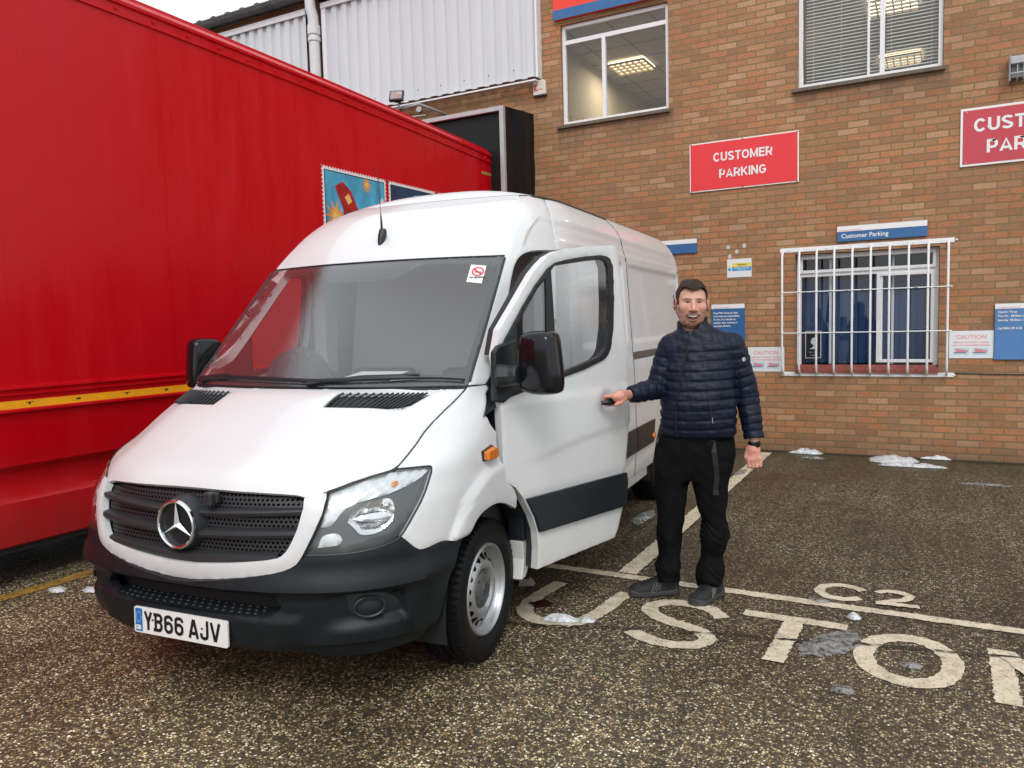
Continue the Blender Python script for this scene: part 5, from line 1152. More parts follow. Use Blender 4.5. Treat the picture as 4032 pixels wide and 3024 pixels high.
q=MB(); q.lathe([(0,-.002),(.0045,-.0015),(.005,0)],(-.150,-.0062,.008),'y',8); q.lathe([(0,-.002),(.0045,-.0015),(.005,0)],(.125,-.0062,.008),'y',8); q.build('screw',M['ink'],pl)
# --- black shell added behind the nose to put shade into the panel gaps
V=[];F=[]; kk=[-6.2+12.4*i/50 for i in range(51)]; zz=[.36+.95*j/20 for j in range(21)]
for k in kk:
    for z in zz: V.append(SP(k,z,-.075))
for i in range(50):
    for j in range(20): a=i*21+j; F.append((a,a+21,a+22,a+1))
mesh_obj('gap_shade_shell',V,F,M['black'],van)
q=MB(); q.box(-.55,.55,.45,5.6,.26,.38); q.box(-.86,.86,1.6,4.1,.30,.42); 
q.build('underbody',M['dark_under'],van)
# wheel housings
for sg in (1,-1):
    for cy in (1.0,4.665):
        q=MB(); q.lathe([(.47,sg*.955),(.47,sg*.60),(.0,sg*.58)],(0,cy,.345),'x',28,a0=-.2,a1=pi+.2); q.build('wheel_housing',M['black'],van,smooth=True)
# --- upper front shell: A pillars, brow and roof front
sA=[(6.6,1.3415),(6.60,1.4711),(6.245,1.5439)]
up=[(0,2.006),(1.811,2.008),(4.6,2.004),(5.03,2.0005),(5.10,1.99),(5.10,1.86),(5.10,1.70),(5.10,1.55),(5.09,1.44),(5.09,1.3465),(6.56,1.3415),(6.50,1.45),(6.40,1.58),(6.32,1.70),(6.22,1.82),(6.15,1.90),(6.15,1.95),(6.25,1.99),(6.504,2.020),(6.9,2.040),(7.3,2.057),(7.624,2.0675),(7.849,2.0705),(7.679,2.134),(7.395,2.2705),(7.226,2.3571),(7.0,2.4399),(0,2.4399)]
def updisp(k,z):
    k=abs(k)
    if k<4: return 0
    # shallow groove down each side of the brow, swept shoulder recess above the door
    g=4.78+.35*sstep(2.40,1.98,z); d=-.004*math.exp(-((k-g)/.07)**2)*sstep(1.98,2.03,z)
    z0=2.262-.10*sstep(6.95,6.3,k); d-= .010*sstep(z0+.006,z0-.012,z)*sstep(6.25,6.6,k)*sstep(2.04,2.10,z)
    return d
panel('cab_shell',sym(up),M['van'],res=.022,step=.014,disp=updisp,sm=1,th=.03)
# roof
V=[];F=[]; KR=[-16+32*i/160 for i in range(161)]; RT=9
for k in KR:
    p=S(k,2.4399); qy=min(max(p[1],2.45+.25*0),5.5); 
    for j in range(RT+1):
        t=j/RT; V.append((p[0]*(1-t)*1.002,p[1]+(qy-p[1])*t-(.003 if t==0 else 0),2.4375+.0874*(1-(1-t)**2.2)))
for i in range(160):
    for j in range(RT): a=i*(RT+1)+j; F.append((a,a+RT+1,a+RT+2,a+1))
mesh_obj('roof',V,F,M['van'],van,smooth=True,sharp=40)
# --- windscreen
wsP=[(0,1.3475),(2,1.3465),(4.2,1.3445),(4.98,1.3425),(5.06,1.36),(5.07,1.55),(5.07,1.70),(5.07,1.86),(5.06,1.97),(5.0,1.9965),(4.6,2.000),(1.811,2.004),(0,2.002)]
fr_in=[(0,1.372),(2,1.372),(4.2,1.366),(4.62,1.3665),(4.83,1.385),(4.90,1.49),(4.92,1.60),(4.90,1.744),(4.84,1.86),(4.70,1.915),(4.35,1.945),(3.4,1.960),(1.45,1.9785),(1.12,1.970),(.96,1.930),(.83,1.902),(.6,1.893),(0,1.892)]
panel('windscreen',sym(wsP),M['ws'],off=.004,th=.005,res=.035,sm=1)
fr=panel('windscreen_border',sym(wsP),M['trim'],off=-.002,th=.004,res=.025,holes=[sym(fr_in)],sm=1)[0]
MB().tube([SP(k,z,.004) for k,z in dens([(-k,z) for k,z in [(5.10,1.99),(5.10,1.70),(5.09,1.36)]],.03,.2,closed=False)],.007,5).build('pillar_seal',M['rubber'],van,smooth=True)
MB().tube([SP(k,z,.004) for k,z in dens([(5.09,1.99),(5.09,1.70),(5.085,1.36)],.03,.2,closed=False)],.007,5).build('pillar_seal',M['rubber'],van,smooth=True)
MB().tube([SP(-5.03+10.06*i/50,2.0035,.003) for i in range(51)],.0045,5).build('header_seal',M['rubber'],van,smooth=True)
# no smoking sticker
M['st_red2']=mat('sticker_red',(.62,.03,.05),.4)
st=panel('no_smoking_sticker',[(2.80,1.9541),(3.70,1.9445),(3.74,1.845),(2.83,1.8564)],M['white_sign'],off=.0065,th=.001,res=.03,sm=0,lip=0)[0]
cc=Vector(SP(3.26,1.912,.009)); nn=Vector(SN(3.26,1.912)); ax=Vector((0,0,1)).cross(nn).normalized(); ux=nn.cross(ax)
def disk_ring(r0,r1,off): 
    q=MB(); V=[cc+nn*off+ax*(r*cos(2*pi*i/28))+ux*(r*sin(2*pi*i/28)) for i in range(28) for r in (r0,r1)]; q.add(V,[(2*i,2*i+1,(2*i+3)%56,(2*i+2)%56) for i in range(28)]); return q
q=disk_ring(.026,.034,.0); 
for a,b in (((-.024,.016),(.018,-.026)),): q.add([cc+ax*a[0]+ux*a[1],cc+ax*(a[0]+.007)+ux*(a[1]+.007),cc+ax*(b[0]+.007)+ux*(b[1]+.007),cc+ax*b[0]+ux*b[1]],[(0,1,2,3)])
q.build('no_smoking_symbol',M['st_red2'],st)
q=MB(); q.add([cc+nn*-.0008+ax*-.022+ux*-.006,cc+nn*-.0008+ax*.020+ux*-.006,cc+nn*-.0008+ax*.020+ux*.000,cc+nn*-.0008+ax*-.022+ux*.000],[(0,1,2,3)]); q.build('cigarette_symbol',M['ink'],st)
tx=text('lettering','NO SMOKING',.0135,M['ink'],st,(0,0,0),align='CENTER',bold=.0006,thick=.0002); tx.matrix_local=Matrix.Translation(cc-ux*.050+nn*.0006)@Matrix((ax,ux,nn)).transposed().to_4x4()
# wipers
for (k0,k1,zo) in ((-3.9,.55,.0),(.2,4.75,.0)):
    q=MB(); P=[SP(k0+(k1-k0)*i/12,1.362+.012*sin(pi*i/12)+zo,.022) for i in range(13)]; q.tube(P,.006,5,flat=1.8)
    a=SP(k0+(k1-k0)*.02,1.349,.015); b=SP(k0+(k1-k0)*.52,1.378,.034); q.tube([a,tuple((a[i]+b[i])/2+(0,-.0,.012)[i] for i in range(3)),b],[.013,.010,.007],6); q.build('wiper',M['trim'],van,smooth=True)
panel('cowl',sym([(0,1.3365),(4.9,1.3325),(5.0,1.343),(4.6,1.3475),(0,1.3495)]),M['trim'],off=-.004,th=.05,sm=0,res=.03)
# antenna
a=Vector(SP(0,2.145,0)); an=Vector(SN(0,2.145)); q=MB()
up_=Vector((0,.62,.78)).normalized()
q.tube([a-up_*.055+an*.002,a-up_*.03+an*.010,a+up_*.01+an*.022,a+up_*.035+an*.030,a+up_*.055+an*.020],[.010,.019,.025,.024,.012],12)
an_o=q.build('antenna_base',M['rubber'],van,smooth=True)
bs=a+up_*.03+an*.04; MB().tube([bs-Vector((0,0,.02)),bs+Vector((0,-.004,.03)),bs+Vector((-.001,-.006,.10))],[.008,.007,.0035],8).build('antenna_collar',M['rubber'],an_o,smooth=True)
MB().tube([bs+Vector((-.001,-.006,.09)),bs+Vector((-.006,-.016,.38)),],[.0016,.0016],6).build('antenna_rod',M['rubber'],an_o)
# --- mirror-side black corner triangle on the wing
tp=[(6.60,1.4711),(kd(1.20,1.42),1.42),(kd(1.085,1.345),1.345),(kd(1.073,1.20),1.235),(6.954,1.1944),(6.59,1.3369)]
panel('door_corner_trim',tp,M['trim'],off=.009,th=.02,sm=0,res=.012,step=.01,mirror=True,lip=.001)
# --- side indicator
for sg in (1,-1):
    p=Vector((sg*.985,.935,1.026)); q=MB()
    pts=[(-.055,-.022),(-.055,.018),(.035,.032),(.055,.022),(.055,-.018),(.04,-.028)]
    q.prism(pts,lambda a,b:(p.x+sg*.032,p.y+a*.92,p.z+b*.9),lambda a,b:(p.x-sg*.03,p.y+a,p.z+b)); fixn(q.build('side_indicator',M['amber'],van,bevel=.004))
    q=MB(); q.prism([(a*1.12,b*1.15) for a,b in pts],lambda a,b:(p.x+sg*.004,p.y+a,p.z+b),lambda a,b:(p.x-sg*.03,p.y+a,p.z+b)); fixn(q.build('indicator_base',M['rubber'],van))
# --- flanks
def recess(s,z):
    d=0
    # pressed window blanks and the shoulder line above them
    for a,b in ((2.42,3.52),(3.66,5.55)):
        d-= .017*sstep(a,a+.03,s)*(1-sstep(b-.04,b,s))*sstep(1.46,1.485,z)*(1-sstep(2.050,2.075,z))
    d-= .006*sstep(2.083,2.092,z)*(1-sstep(2.10,2.109,z))
    d-= .010*sstep(2.262,2.246,z)*sstep(2.115,2.16,z)*(1-sstep(5.35,5.6,s))
    d+= .006*sstep(1.07,1.04,z)*sstep(.95,1.0,z)
    return d
A2=[(4.665+.43*cos(radians(a)),.345+.43*sin(radians(a))) for a in range(172,5,-12)]
side=[(2.245,.405),(2.245,.9),(2.245,1.5),(2.22,2.0),(2.19,2.066)]+[(S(k,z)[1]+.006,z) for k,z in ((7.849,2.0705),(7.679,2.134),(7.395,2.2705),(7.226,2.3571),(7.0,2.4399))]+[(3.2,2.4399),(4.4,2.4399),(5.60,2.4399),(5.60,1.5),(5.60,.42),(5.12,.41)]+A2[::-1]+[(4.2,.405)]
panel('body_side',side,M['van'],chart='s',res=.023,step=.02,disp=recess,sm=0,mirror=True,th=.03)
for sg in (1,-1):
    ks=[kside(5.606,1.5)+ (16-kside(5.606,1.5))*i/16 for i in range(17)]; V=[];F=[]; zs_=[.42+2.0199*j/24 for j in range(25)]
    for i in range(17):
        for z in zs_:
            k=kside(5.606,z) if i==0 else 12+(i)*(4/16); p=S(k,z); V.append((sg*p[0],p[1],p[2]))
    for i in range(16):
        for j in range(24): a=i*25+j; F.append((a,a+25,a+26,a+1)[::sg])
    mesh_obj('rear_panel',V,F,M['van'],van,smooth=True)
    # rub strips
    s0=2.25; 
    def sp(P,m,name,o=.014): 
        pp=panel(name,P,m,chart='s',off=o,th=.02,sm=0,res=.05,mirror=False)[0]
        if sg<0:
            for v in pp.data.vertices: v.co.x*=-1
            pp.data.flip_normals()
    sp([(2.25,.60),(2.25,.79),(3.61,.79),(3.61,.60)],M['trim'],'rub_strip'); sp([(3.63,.60),(3.63,.79),(4.21,.79),(4.18,.60)],M['trim'],'rub_strip')
    sp([(5.12,.60),(5.11,.79),(5.60,.79),(5.60,.60)],M['trim'],'rub_strip')
    q=MB(); q.lathe([(0,.030),(.026,.026),(.030,.0)],(sg*.99,4.14,.655),'x',16) if sg>0 else q.lathe([(0,-.030),(.026,-.026),(.030,.0)],(sg*.99,4.14,.655),'x',16); q.build('side_marker',M['amber'],van,smooth=True)
    # sliding door rail slot
    sp([(3.62,1.325),(3.62,1.385),(5.4,1.385),(5.4,1.325)],M['slot'] if 'slot' in M else M.setdefault('slot',mat('door_rail_slot',(.10,.085,.07),.5)),'slide_rail',.003)
    q=MB(); q.tube([(sg*(S(kside(s,2.4250),2.425)[0]+.003),s,2.425) for s in [2.22+1.42*i/20 for i in range(21)]],.006,5); q.build('roof_gutter',M['rubber'],van,smooth=True)
    # vertical seams of the sliding door
    q=MB()
    for s in (3.615,): q.tube([SP(sg*kside(s,z),z,.0005+recess(s,z)) for z in [.41+2.0*i/40 for i in range(41)]],.0028,4)
    q.build('door_seam',M['rubber'],van)
    # sill
    q=MB(); q.box(sg*.86,sg*.93,1.42,4.2,.30,.40) if sg>0 else q.box(-.93,-.86,1.42,4.2,.30,.40); q.build('sill',M['van'],van,bevel=.02)
    # pieces behind the front wheel
for sg in (1,-1):
    q=MB()
    br=[(1.085,.868),(1.20,.79),(1.30,.70),(1.38,.58),(1.40,.50),(1.33,.50),(1.325,.62),(1.27,.70),(1.20,.755),(1.17,.80),(1.10,.845)]
    def f(o): return lambda s,z:(sg*o,s,z)
    q=MB(); q.prism(br,f(.985),f(.90)); fixn(q.build('arch_trim',M['trim'],van,bevel=.004))
    q=MB(); q.prism([(1.33,.50),(1.40,.50),(1.415,.405),(1.415,.35),(1.36,.30),(1.31,.30),(1.345,.40)],f(.978),f(.90)); fixn(q.build('sill_end',M['van'],van,bevel=.004))
# wheels ------------------------------------------------------------------
def wheel(x,y,sg,steer=0):
    w=empty('wheel',(x,y,.345),parent=van); w.rotation_euler=(0,0,steer)
    # tyre cross-section (radius, across)
    pr=[(.222,-.085),(.232,-.100),(.262,-.112),(.300,-.113),(.325,-.106),(.338,-.092),(.3435,-.07),(.3445,-.048),(.336,-.046),(.336,-.040),(.3455,-.038),(.346,-.012),(.337,-.010),(.337,-.004),(.346,-.002)]
    pr=pr+[(r,-h) for r,h in pr[::-1][0:]]
    q=MB(); q.lathe([(r,h*1.0) for r,h in pr],(0,0,0),'x',72); t=q.build('tyre',M['tyre'],w,smooth=True)
    n=64
    for hh in (.082,-.082):
        q=MB()
        for i in range(n):
            a=2*pi*i/n
            r0=.3395; c=Vector((hh,r0*cos(a),r0*sin(a))); tg=Vector((0,-sin(a),cos(a))); rr=Vector((0,cos(a),sin(a))); ss=Vector((1,0,0))
            b=.0065; q.add([c-tg*b-ss*.022-rr*.01,c+tg*b-ss*.022-rr*.01,c+tg*b+ss*.020-rr*.01,c-tg*b+ss*.020-rr*.01,c-tg*b-ss*.022+rr*.006,c+tg*b-ss*.022+rr*.006,c+tg*b+ss*.018+rr*.003,c-tg*b+ss*.018+rr*.003],[(4,5,6,7),(0,1,5,4),(1,2,6,5),(2,3,7,6),(3,0,4,7)])
        q.build('tread',M['tyre'],w)
    q=MB(); k=sg # rim: outer side is +x for sg>0
    prof=[(.224,.088),(.222,.100),(.214,.103),(.208,.098),(.205,.080),(.198,.060),(.190,.052)]
    q.lathe([(r,h*k) for r,h in prof],(0,0,0),'x',64)
    # disc with pierced oval holes near its edge
    nh=16; ring=[]; HW=12
    V=[];F=[]; NA=nh*HW
    def dsc(r): # dish profile
        return k*(.050+ .036*sstep(.175,.125,r)-.030*sstep(.105,.085,r))
    radii=[.190,.184]+[.180-.0045*i for i in range(10)]+[.130,.120,.110,.098,.088,.0]
    for r in radii:
        for i in range(NA):
            a=2*pi*i/NA; V.append((dsc(r),r*cos(a),r*sin(a)))
    for j in range(len(radii)-1):
        for i in range(NA):
            ii=i%HW; rm=(radii[j]+radii[j+1])/2
            if ((ii-5.5)/4.1)**2+((rm-.160)/.0215)**2<1: continue
            F.append((j*NA+i,(j+1)*NA+i,(j+1)*NA+(i+1)%NA,j*NA+(i+1)%NA))
    q.add(V,F); q.build('rim',SIL,w,smooth=True,sharp=60)
    MB().lathe([(.205,k*.02),(.0,k*.02)],(0,0,0),'x',32).build('brake_backing',M['black'],w)
    q=MB(); q.lathe([(.0,k*.094),(.030,k*.094),(.034,k*.090),(.060,k*.086),(.083,k*.078),(.092,k*.062)],(0,0,0),'x',40)
    hub=q.build('hub_cap',M['hub'],w,smooth=True)
    q=MB()
    for i in range(6): a=2*pi*i/6+.3; c=Vector((k*.080,.072*cos(a),.072*sin(a))); q.box(c.x-.006,c.x+.002,c.y-.007,c.y+.007,c.z-.007,c.z+.007)
    q.lathe([(.027,k*.0955),(.030,k*.0955)],(0,0,0),'x',28)
    for a in (90,210,330): a=radians(a); q.tube([(k*.0955,0,0),(k*.0955,.027*cos(a),.027*sin(a))],.0022,4)
    q.build('hub_mark',M['rubber'],w)
M['hub']=mat('scuffed_hub_cap',(.11,.11,.115),.42,metal=.4,var=.35,vscale=22)
wheel(.825,1.005,1,radians(1.5)); wheel(-.825,1.005,-1,radians(1.5)); wheel(.835,4.665,1); wheel(-.835,4.665,-1)
# --- cab interior ----------------------------------------------------------
V=[];F=[]
q=MB()
for (sy,z) in ((.90,1.325),): pass
ds=[(-.86,.86)]
q.prism([(1.02,1.335),(1.10,1.345),(1.30,1.355),(1.42,1.33),(1.50,1.24),(1.52,1.0),(1.45,.55),(1.0,.5)],lambda s,z:(-.84,s,z),lambda s,z:(.84,s,z)); fixn(q.build('dashboard',M['dash'] if 'dash' in M else M.setdefault('dash',mat('dark_grey_dashboard',(.045,.048,.052),.7,bump=.2,bscale=150)),van,bevel=.03))
q=MB(); q.box(-.82,.82,1.45,3.0,.50,.60); q.build('cab_floor',M['dark_in'],van)
q=MB(); q.quad((-.90,2.40,.6),(.90,2.40,.6),(.66,2.40,2.44),(-.66,2.40,2.44)); q.build('bulkhead',M['grey_in'],van)
# A-pillar inner trim and door-pillar trim
for sg in (1,-1):
    q=MB(); P=[Vector(SP(sg*5.6,1.36+.62*i/8,-.06)) for i in range(9)]; q.tube(P,.045,8); q.build('pillar_trim',M['dark_in'],van,smooth=True)
    q=MB(); q.box(*(sorted((sg*.80,sg*(.945 if sg>0 else .90)))),(1.99 if sg>0 else 2.10),2.243,.43,2.03); q.build('door_pillar',M['van'] if sg>0 else M['grey_in'],van,bevel=.012)
# steering wheel (driver sits on the van's right)
q=MB(); c=Vector((-.42,1.55,1.27)); nrm=Vector((0,.72,.69)).normalized(); a1=Vector((1,0,0)); a2=nrm.cross(a1)
q.tube([c+(a1*cos(2*pi*i/36)+a2*sin(2*pi*i/36))*.20 for i in range(37)],.016,8,cap=False)
for a in (-10,190,250,290): a=radians(a); q.tube([c,c+(a1*cos(a)+a2*sin(a))*.20],.014,6)
q.tube([c+nrm*.02,c-nrm*.03],.07,16); q.tube([c-nrm*.03,c-nrm*.3],.035,10); q.build('steering_wheel',M['dark_in'],van,smooth=True)
# binnacle hood
q=MB(); q.lathe([(.0,-.02),(.20,0),(.22,.08),(.0,.1)],(-.42,1.28,1.31),'y',20,a0=0,a1=pi); q.build('binnacle',M['dash'],van,smooth=True)
# seats
for x,w in ((-.45,.25),(.22,.20),(.62,.20)):
    q=MB(); q.box(x-w,x+w,1.75,2.25,.72,.92); q.prism([(2.16,.85),(2.24,.86),(2.33,1.36),(2.22,1.33)],lambda s,z:(x-w,s,z),lambda s,z:(x+w,s,z)); fixn(q.build('seat',M['seat'] if 'seat' in M else M.setdefault('seat',mat('grey_cloth_seat',(.13,.135,.14),.9)),van,bevel=.055))
# papers on the dashboard
q=MB(); q.add([(-.02,1.22,1.362),(.28,1.24,1.362),(.30,1.38,1.385),(.0,1.36,1.385)],[(0,1,2,3)]); q.build('dash_paper',M['white_sign'],van)
q=MB(); q.add([(.35,1.10,1.353),(.55,1.24,1.357),(.50,1.33,1.359),(.30,1.2,1.356)],[(0,1,2,3)]); q.build('dash_paper',M['grey_in'],van)
# --- driver side door (closed, on the side away from the viewer)
DE=O['door_edge']
def cl(P): return [(1.0736+a,z) for a,z in P]
GL_=[(.418,1.899),(.446,1.925),(.708,1.961),(.875,1.978),(.92,1.967),(.942,1.932),(.948,1.727),(.937,1.595),(.906,1.476),(.84,1.434),(.69,1.404),(.473,1.363),(.441,1.557),(.431,1.725)]
o=panel('driver_door',cl(DE),M['van'],chart='s',res=.04,holes=[cl(O['door_glass_hole'])],sm=0,th=.05)[0]
for v in o.data.vertices: v.co.x*=-1
o.data.flip_normals()
for nme,P,m,of in (('window_seal',O['door_glass_hole'],M['rubber'],.0),('window_glass',O['door_glass_hole'],M['sideglass'],-.006),('rub_strip',O['door_strip'],M['trim'],.014)):
    hh=[cl(GL_),cl(O['quarter'])] if nme=='window_seal' else []
    s_=panel(nme,cl(P),m,parent=o,chart='s',res=.05,off=of,holes=hh,sm=0,th=.012)[0]
    for v in s_.data.vertices: v.co.x*=-1
    s_.data.flip_normals()
# --- open passenger door (viewer's side): flat skin hinged at its front edge
door=None
def dpt(a,y,z): return (a,y,z)
cr=[(-.1,.94),(.214,.946),(.289,.949),(.677,.999),(1.154,1.035),(1.3,1.04)]
def crz(a):
    for (x0,z0),(x1,z1) in zip(cr[:-1],cr[1:]):
        if a<=x1: return z0+(z1-z0)*(a-x0)/(x1-x0)
    return 1.04
def dpanel(name,P,m,parent,off=0,th=.01,holes=(),res=.03,disp=None,sm=0,lip=.003):
    P=dens(smooth(P,sm) if sm else P,.015); holes=[dens(h,.015) for h in holes]
    C,F=tri(P,holes,res,1.0); E=rim(F); on=set(i for e in E for i in e); V=[]
    for i,(a,z) in enumerate(C): V.append((a,-(off+(disp(a,z) if disp else 0)-(lip if i in on else 0)),z))
    u=sorted(on); mp={i:len(V)+j for j,i in enumerate(u)}
    for i in u: a,z=C[i]; V.append((a,-(off+(disp(a,z) if disp else 0)-th),z))
    return mesh_obj(name,V,list(F)+[(a,mp[a],mp[b],b) for a,b in E],m,parent,smooth=True,sharp=50)
def ddisp(a,z):
    d=-.007*sstep(crz(a)+.002,crz(a)-.022,z)*sstep(.05,.5,a)
    d-= .008*sstep(1.225,1.27,z)                  # shoulder below the window
    d-= .010*math.exp(-(((a-.925)/.055)**4+((z-1.182)/.055)**4))*1.6      # hollow behind the handle
    d-= .006*sstep(.760,.752,z)
    return d
door=dpanel('passenger_door',DE,M['van'],van,th=.045,holes=[O['door_glass_hole']],disp=ddisp,res=.022)
door.location=(.992,1.0736,0); door.rotation_euler=(0,0,radians(90-17.29))
dpanel('door_inner',[(a*.97+.02,z) for a,z in DE],M['dark_in'],door,off=-.045,th=.06,holes=[O['door_glass_hole']])
dpanel('window_seal',O['door_glass_hole'],M['rubber'],door,off=.004,th=.03,holes=[GL_,O['quarter']],sm=0,res=.02)
dpanel('window_glass',[(a,z) for a,z in GL_],M['sideglass'],door,off=-.008,th=.004,res=.1,lip=0)
dpanel('quarter_glass',O['quarter'],M['quarter'] if 'quarter' in M else M.setdefault('quarter',glass('dark_quarter_glass',(.18,.2,.21),1.6,.02)),door,off=-.006,th=.004,res=.1,lip=0)
dpanel('rub_strip',O['door_strip'],M['trim'],door,off=.012,th=.02,sm=0)
q=MB(); q.lathe([(0,-.006),(.018,-.006),(.022,0)],(.609,.14,1.635),'y',14); q.lathe([(0,-.006),(.012,-.006),(.014,0)],(.597,.14,1.409),'y',12); q.build('inner_lock',M['grey_metal'],door,smooth=True)
# handle: pull grip standing off the skin
hz=1.180
q=MB(); q.tube([(.810,-.030,hz-.004),(.828,-.050,hz),(.87,-.062,hz+.002),(.93,-.062,hz+.004),(.985,-.052,hz+.006),(1.005,-.025,hz+.006)],[.012,.019,.020,.019,.017,.012],12,flat=.95)
hd=q.build('handle',M['trim'],door,smooth=True)
# mirror on its arm (front of the door)
q=MB()
mo=[(.010,1.41),(.05,1.44),(.08,1.40),(.09,1.30),(.08,1.26),(.0,1.25)]
q.tube([(-.03,-.005,1.385),(.01,-.06,1.385),(.02,-.11,1.39)],[.060,.050,.045],14)
q.prism([(-.05,1.26),(-.045,1.50),(-.01,1.53),(.12,1.56),(.12,1.30),(.02,1.25)],lambda a,z:(a,-.012,z),lambda a,z:(a,.02,z)); marm=fixn(q.build('mirror_mount',M['trim'],door,bevel=.01))
def mirror(parent,M4,sg):
    # housing lofted from rounded rectangles across its depth: local x = width, y = depth (towards the rear), z = height
    prof=[(.0,.70,.80),(.012,.86,.90),(.035,.96,.97),(.07,1.0,1.0),(.105,.99,.99),(.112,.95,.96)]
    out=[(-.098,.125),(-.065,.142),(.045,.145),(.085,.125),(.093,.055),(.104,-.06),(.104,-.135),(.085,-.158),(-.02,-.165),(-.085,-.150),(-.106,-.130),(-.103,.05)]
    out=smooth(out,2,80); n=len(out); V=[];F=[]
    for d,sw,sh in prof:
        for x,z in out: V.append(M4@Vector((sg*x*sw,d,z*sh)))
    for j in range(len(prof)-1):
        for i in range(n): a=j*n+i;b=j*n+(i+1)%n; F.append((a,b,b+n,a+n)[::sg])
    F.append(tuple(range(n))[::-sg]); F.append(tuple((len(prof)-1)*n+i for i in range(n))[::sg])
    h=mesh_obj('mirror_housing',V,F,M['gloss_black'],parent,smooth=True,sharp=50)
    q=MB(); q.add([M4@Vector((sg*x*.88,.1135,z*.9)) for x,z in out],[tuple(range(n))[::sg]]); q.build('mirror_glass',M['chrome'],parent)
# world (van) placement of the near mirror, expressed in door space
MV=Matrix.Translation((1.186,1.045,1.452))@Matrix.Rotation(radians(-6),4,'Z')
door_m=Matrix.Translation((.992,1.0736,0))@Matrix.Rotation(radians(90-17.29),4,'Z')
mirror(door,door_m.inverted()@MV,1)
MV2=Matrix.Translation((-.985,1.20,1.452))@Matrix.Rotation(radians(62),4,'Z')
mirror(van,MV2,-1)
MB().tube([(-.93,1.20,1.40),(-1.05,1.22,1.41),(-1.10,1.23,1.42)],[.05,.035,.03],8).build('mirror_mount',M['trim'],van,smooth=True)
# jamb seen in the gap behind the open door edge
q=MB(); q.box(.80,.955,1.10,1.36,.90,1.30); q.box(.78,.90,1.44,1.50,.42,1.30); q.build('door_jamb',M['trim'],van)
q=MB(); q.box(.78,.96,1.36,2.24,.36,.43); q.build('door_sill',M['van'],van,bevel=.01)
MB().box(.60,.93,1.38,2.2,.43,.47).build('step_tread',M['trim'],van)

# ================================================================ the man
def surfnet(Fv,o,h):
    """naive surface nets on a float volume (negative = inside) -> verts, quads"""
    nx,ny,nz=Fv.shape; s=Fv<0
    cell=np.zeros((nx-1,ny-1,nz-1),bool); acc=np.zeros((nx-1,ny-1,nz-1,3)); cnt=np.zeros((nx-1,ny-1,nz-1))
    corners=[(i,j,k) for i in (0,1) for j in (0,1) for k in (0,1)]
    def sl(c): return (slice(c[0],nx-1+c[0]),slice(c[1],ny-1+c[1]),slice(c[2],nz-1+c[2]))
    for a in corners:
        for ax in range(3):
            if a[ax]==0:
                b=list(a); b[ax]=1; fa=Fv[sl(a)]; fb=Fv[sl(b)]; m=(fa<0)!=(fb<0)
                t=np.where(m,fa/np.where(m,fa-fb,1),0)
                for d in range(3): acc[...,d]+=np.where(m,a[d]+(t if d==ax else 0),0)
                cnt+=m
    cell=cnt>0; idx=-np.ones(cell.shape,int); idx[cell]=np.arange(cell.sum())
    ii=np.argwhere(cell); V=(ii+acc[cell]/cnt[cell][:,None])*h+np.array(o)
    Q=[]
    for ax in range(3):
        u,v=[(1,2),(2,0),(0,1)][ax]
        lo=[slice(1,-1)]*3; lo[ax]=slice(0,Fv.shape[ax]-1); hi=[slice(1,-1)]*3; hi[ax]=slice(1,Fv.shape[ax])
        A=s[tuple(lo)];B_=s[tuple(hi)]
        for m,flip in ((A&~B_,False),(~A&B_,True)):
            p=np.argwhere(m); 
            if not len(p): continue
            p=p.copy(); 
            for d in range(3):
                if d!=ax: p[:,d]+=1
            q=[]
            for du,dv in ((-1,-1),(0,-1),(0,0),(-1,0)):
                r=p.copy(); r[:,u]+=du; r[:,v]+=dv; q.append(idx[r[:,0],r[:,1],r[:,2]])
            q=np.stack(q,1); Q.append(q[:,::-1] if flip else q)
    return V,np.concatenate(Q)
def grid(lo,hi,h):
    ax=[np.arange(a,b+h,h) for a,b in zip(lo,hi)]; X,Y,Z=np.meshgrid(*ax,indexing='ij'); return X.astype(np.float32),Y.astype(np.float32),Z.astype(np.float32)
def smin(a,b,k):
    h_=np.clip(.5+.5*(b-a)/k,0,1); return b+(a-b)*h_-k*h_*(1-h_)
def cone(G,a,b,ra,rb,sy=1.0):
    X,Y,Z=G; ax,ay,az=a; dx,dy,dz=b[0]-ax,b[1]-ay,b[2]-az; L2=dx*dx+dy*dy+dz*dz
    t=np.clip(((X-ax)*dx+(Y-ay)*dy+(Z-az)*dz)/L2,0,1)
    return np.sqrt((X-ax-t*dx)**2+((Y-ay-t*dy)/sy)**2+(Z-az-t*dz)**2)-(ra+(rb-ra)*t)
def axis_t(G,a,b):
    X,Y,Z=G; d=np.array(b)-np.array(a); return ((X-a[0])*d[0]+(Y-a[1])*d[1]+(Z-a[2])*d[2])/np.linalg.norm(d)
def ell(G,c,r):
    X,Y,Z=G; q=np.sqrt(((X-c[0])/r[0])**2+((Y-c[1])/r[1])**2+((Z-c[2])/r[2])**2); return (q-1)*min(r)
def vnoise(X,Y,Z,f,seed=0):
    """cheap smooth noise from summed sines"""
    r=np.random.RandomState(seed); o=0
    for i in range(7):
        k=r.normal(size=3); k/=np.linalg.norm(k); k*=f*(.6+.9*r.rand()); o=o+np.sin(k[0]*X+k[1]*Y+k[2]*Z+r.rand()*6.28)
    return o/3.2
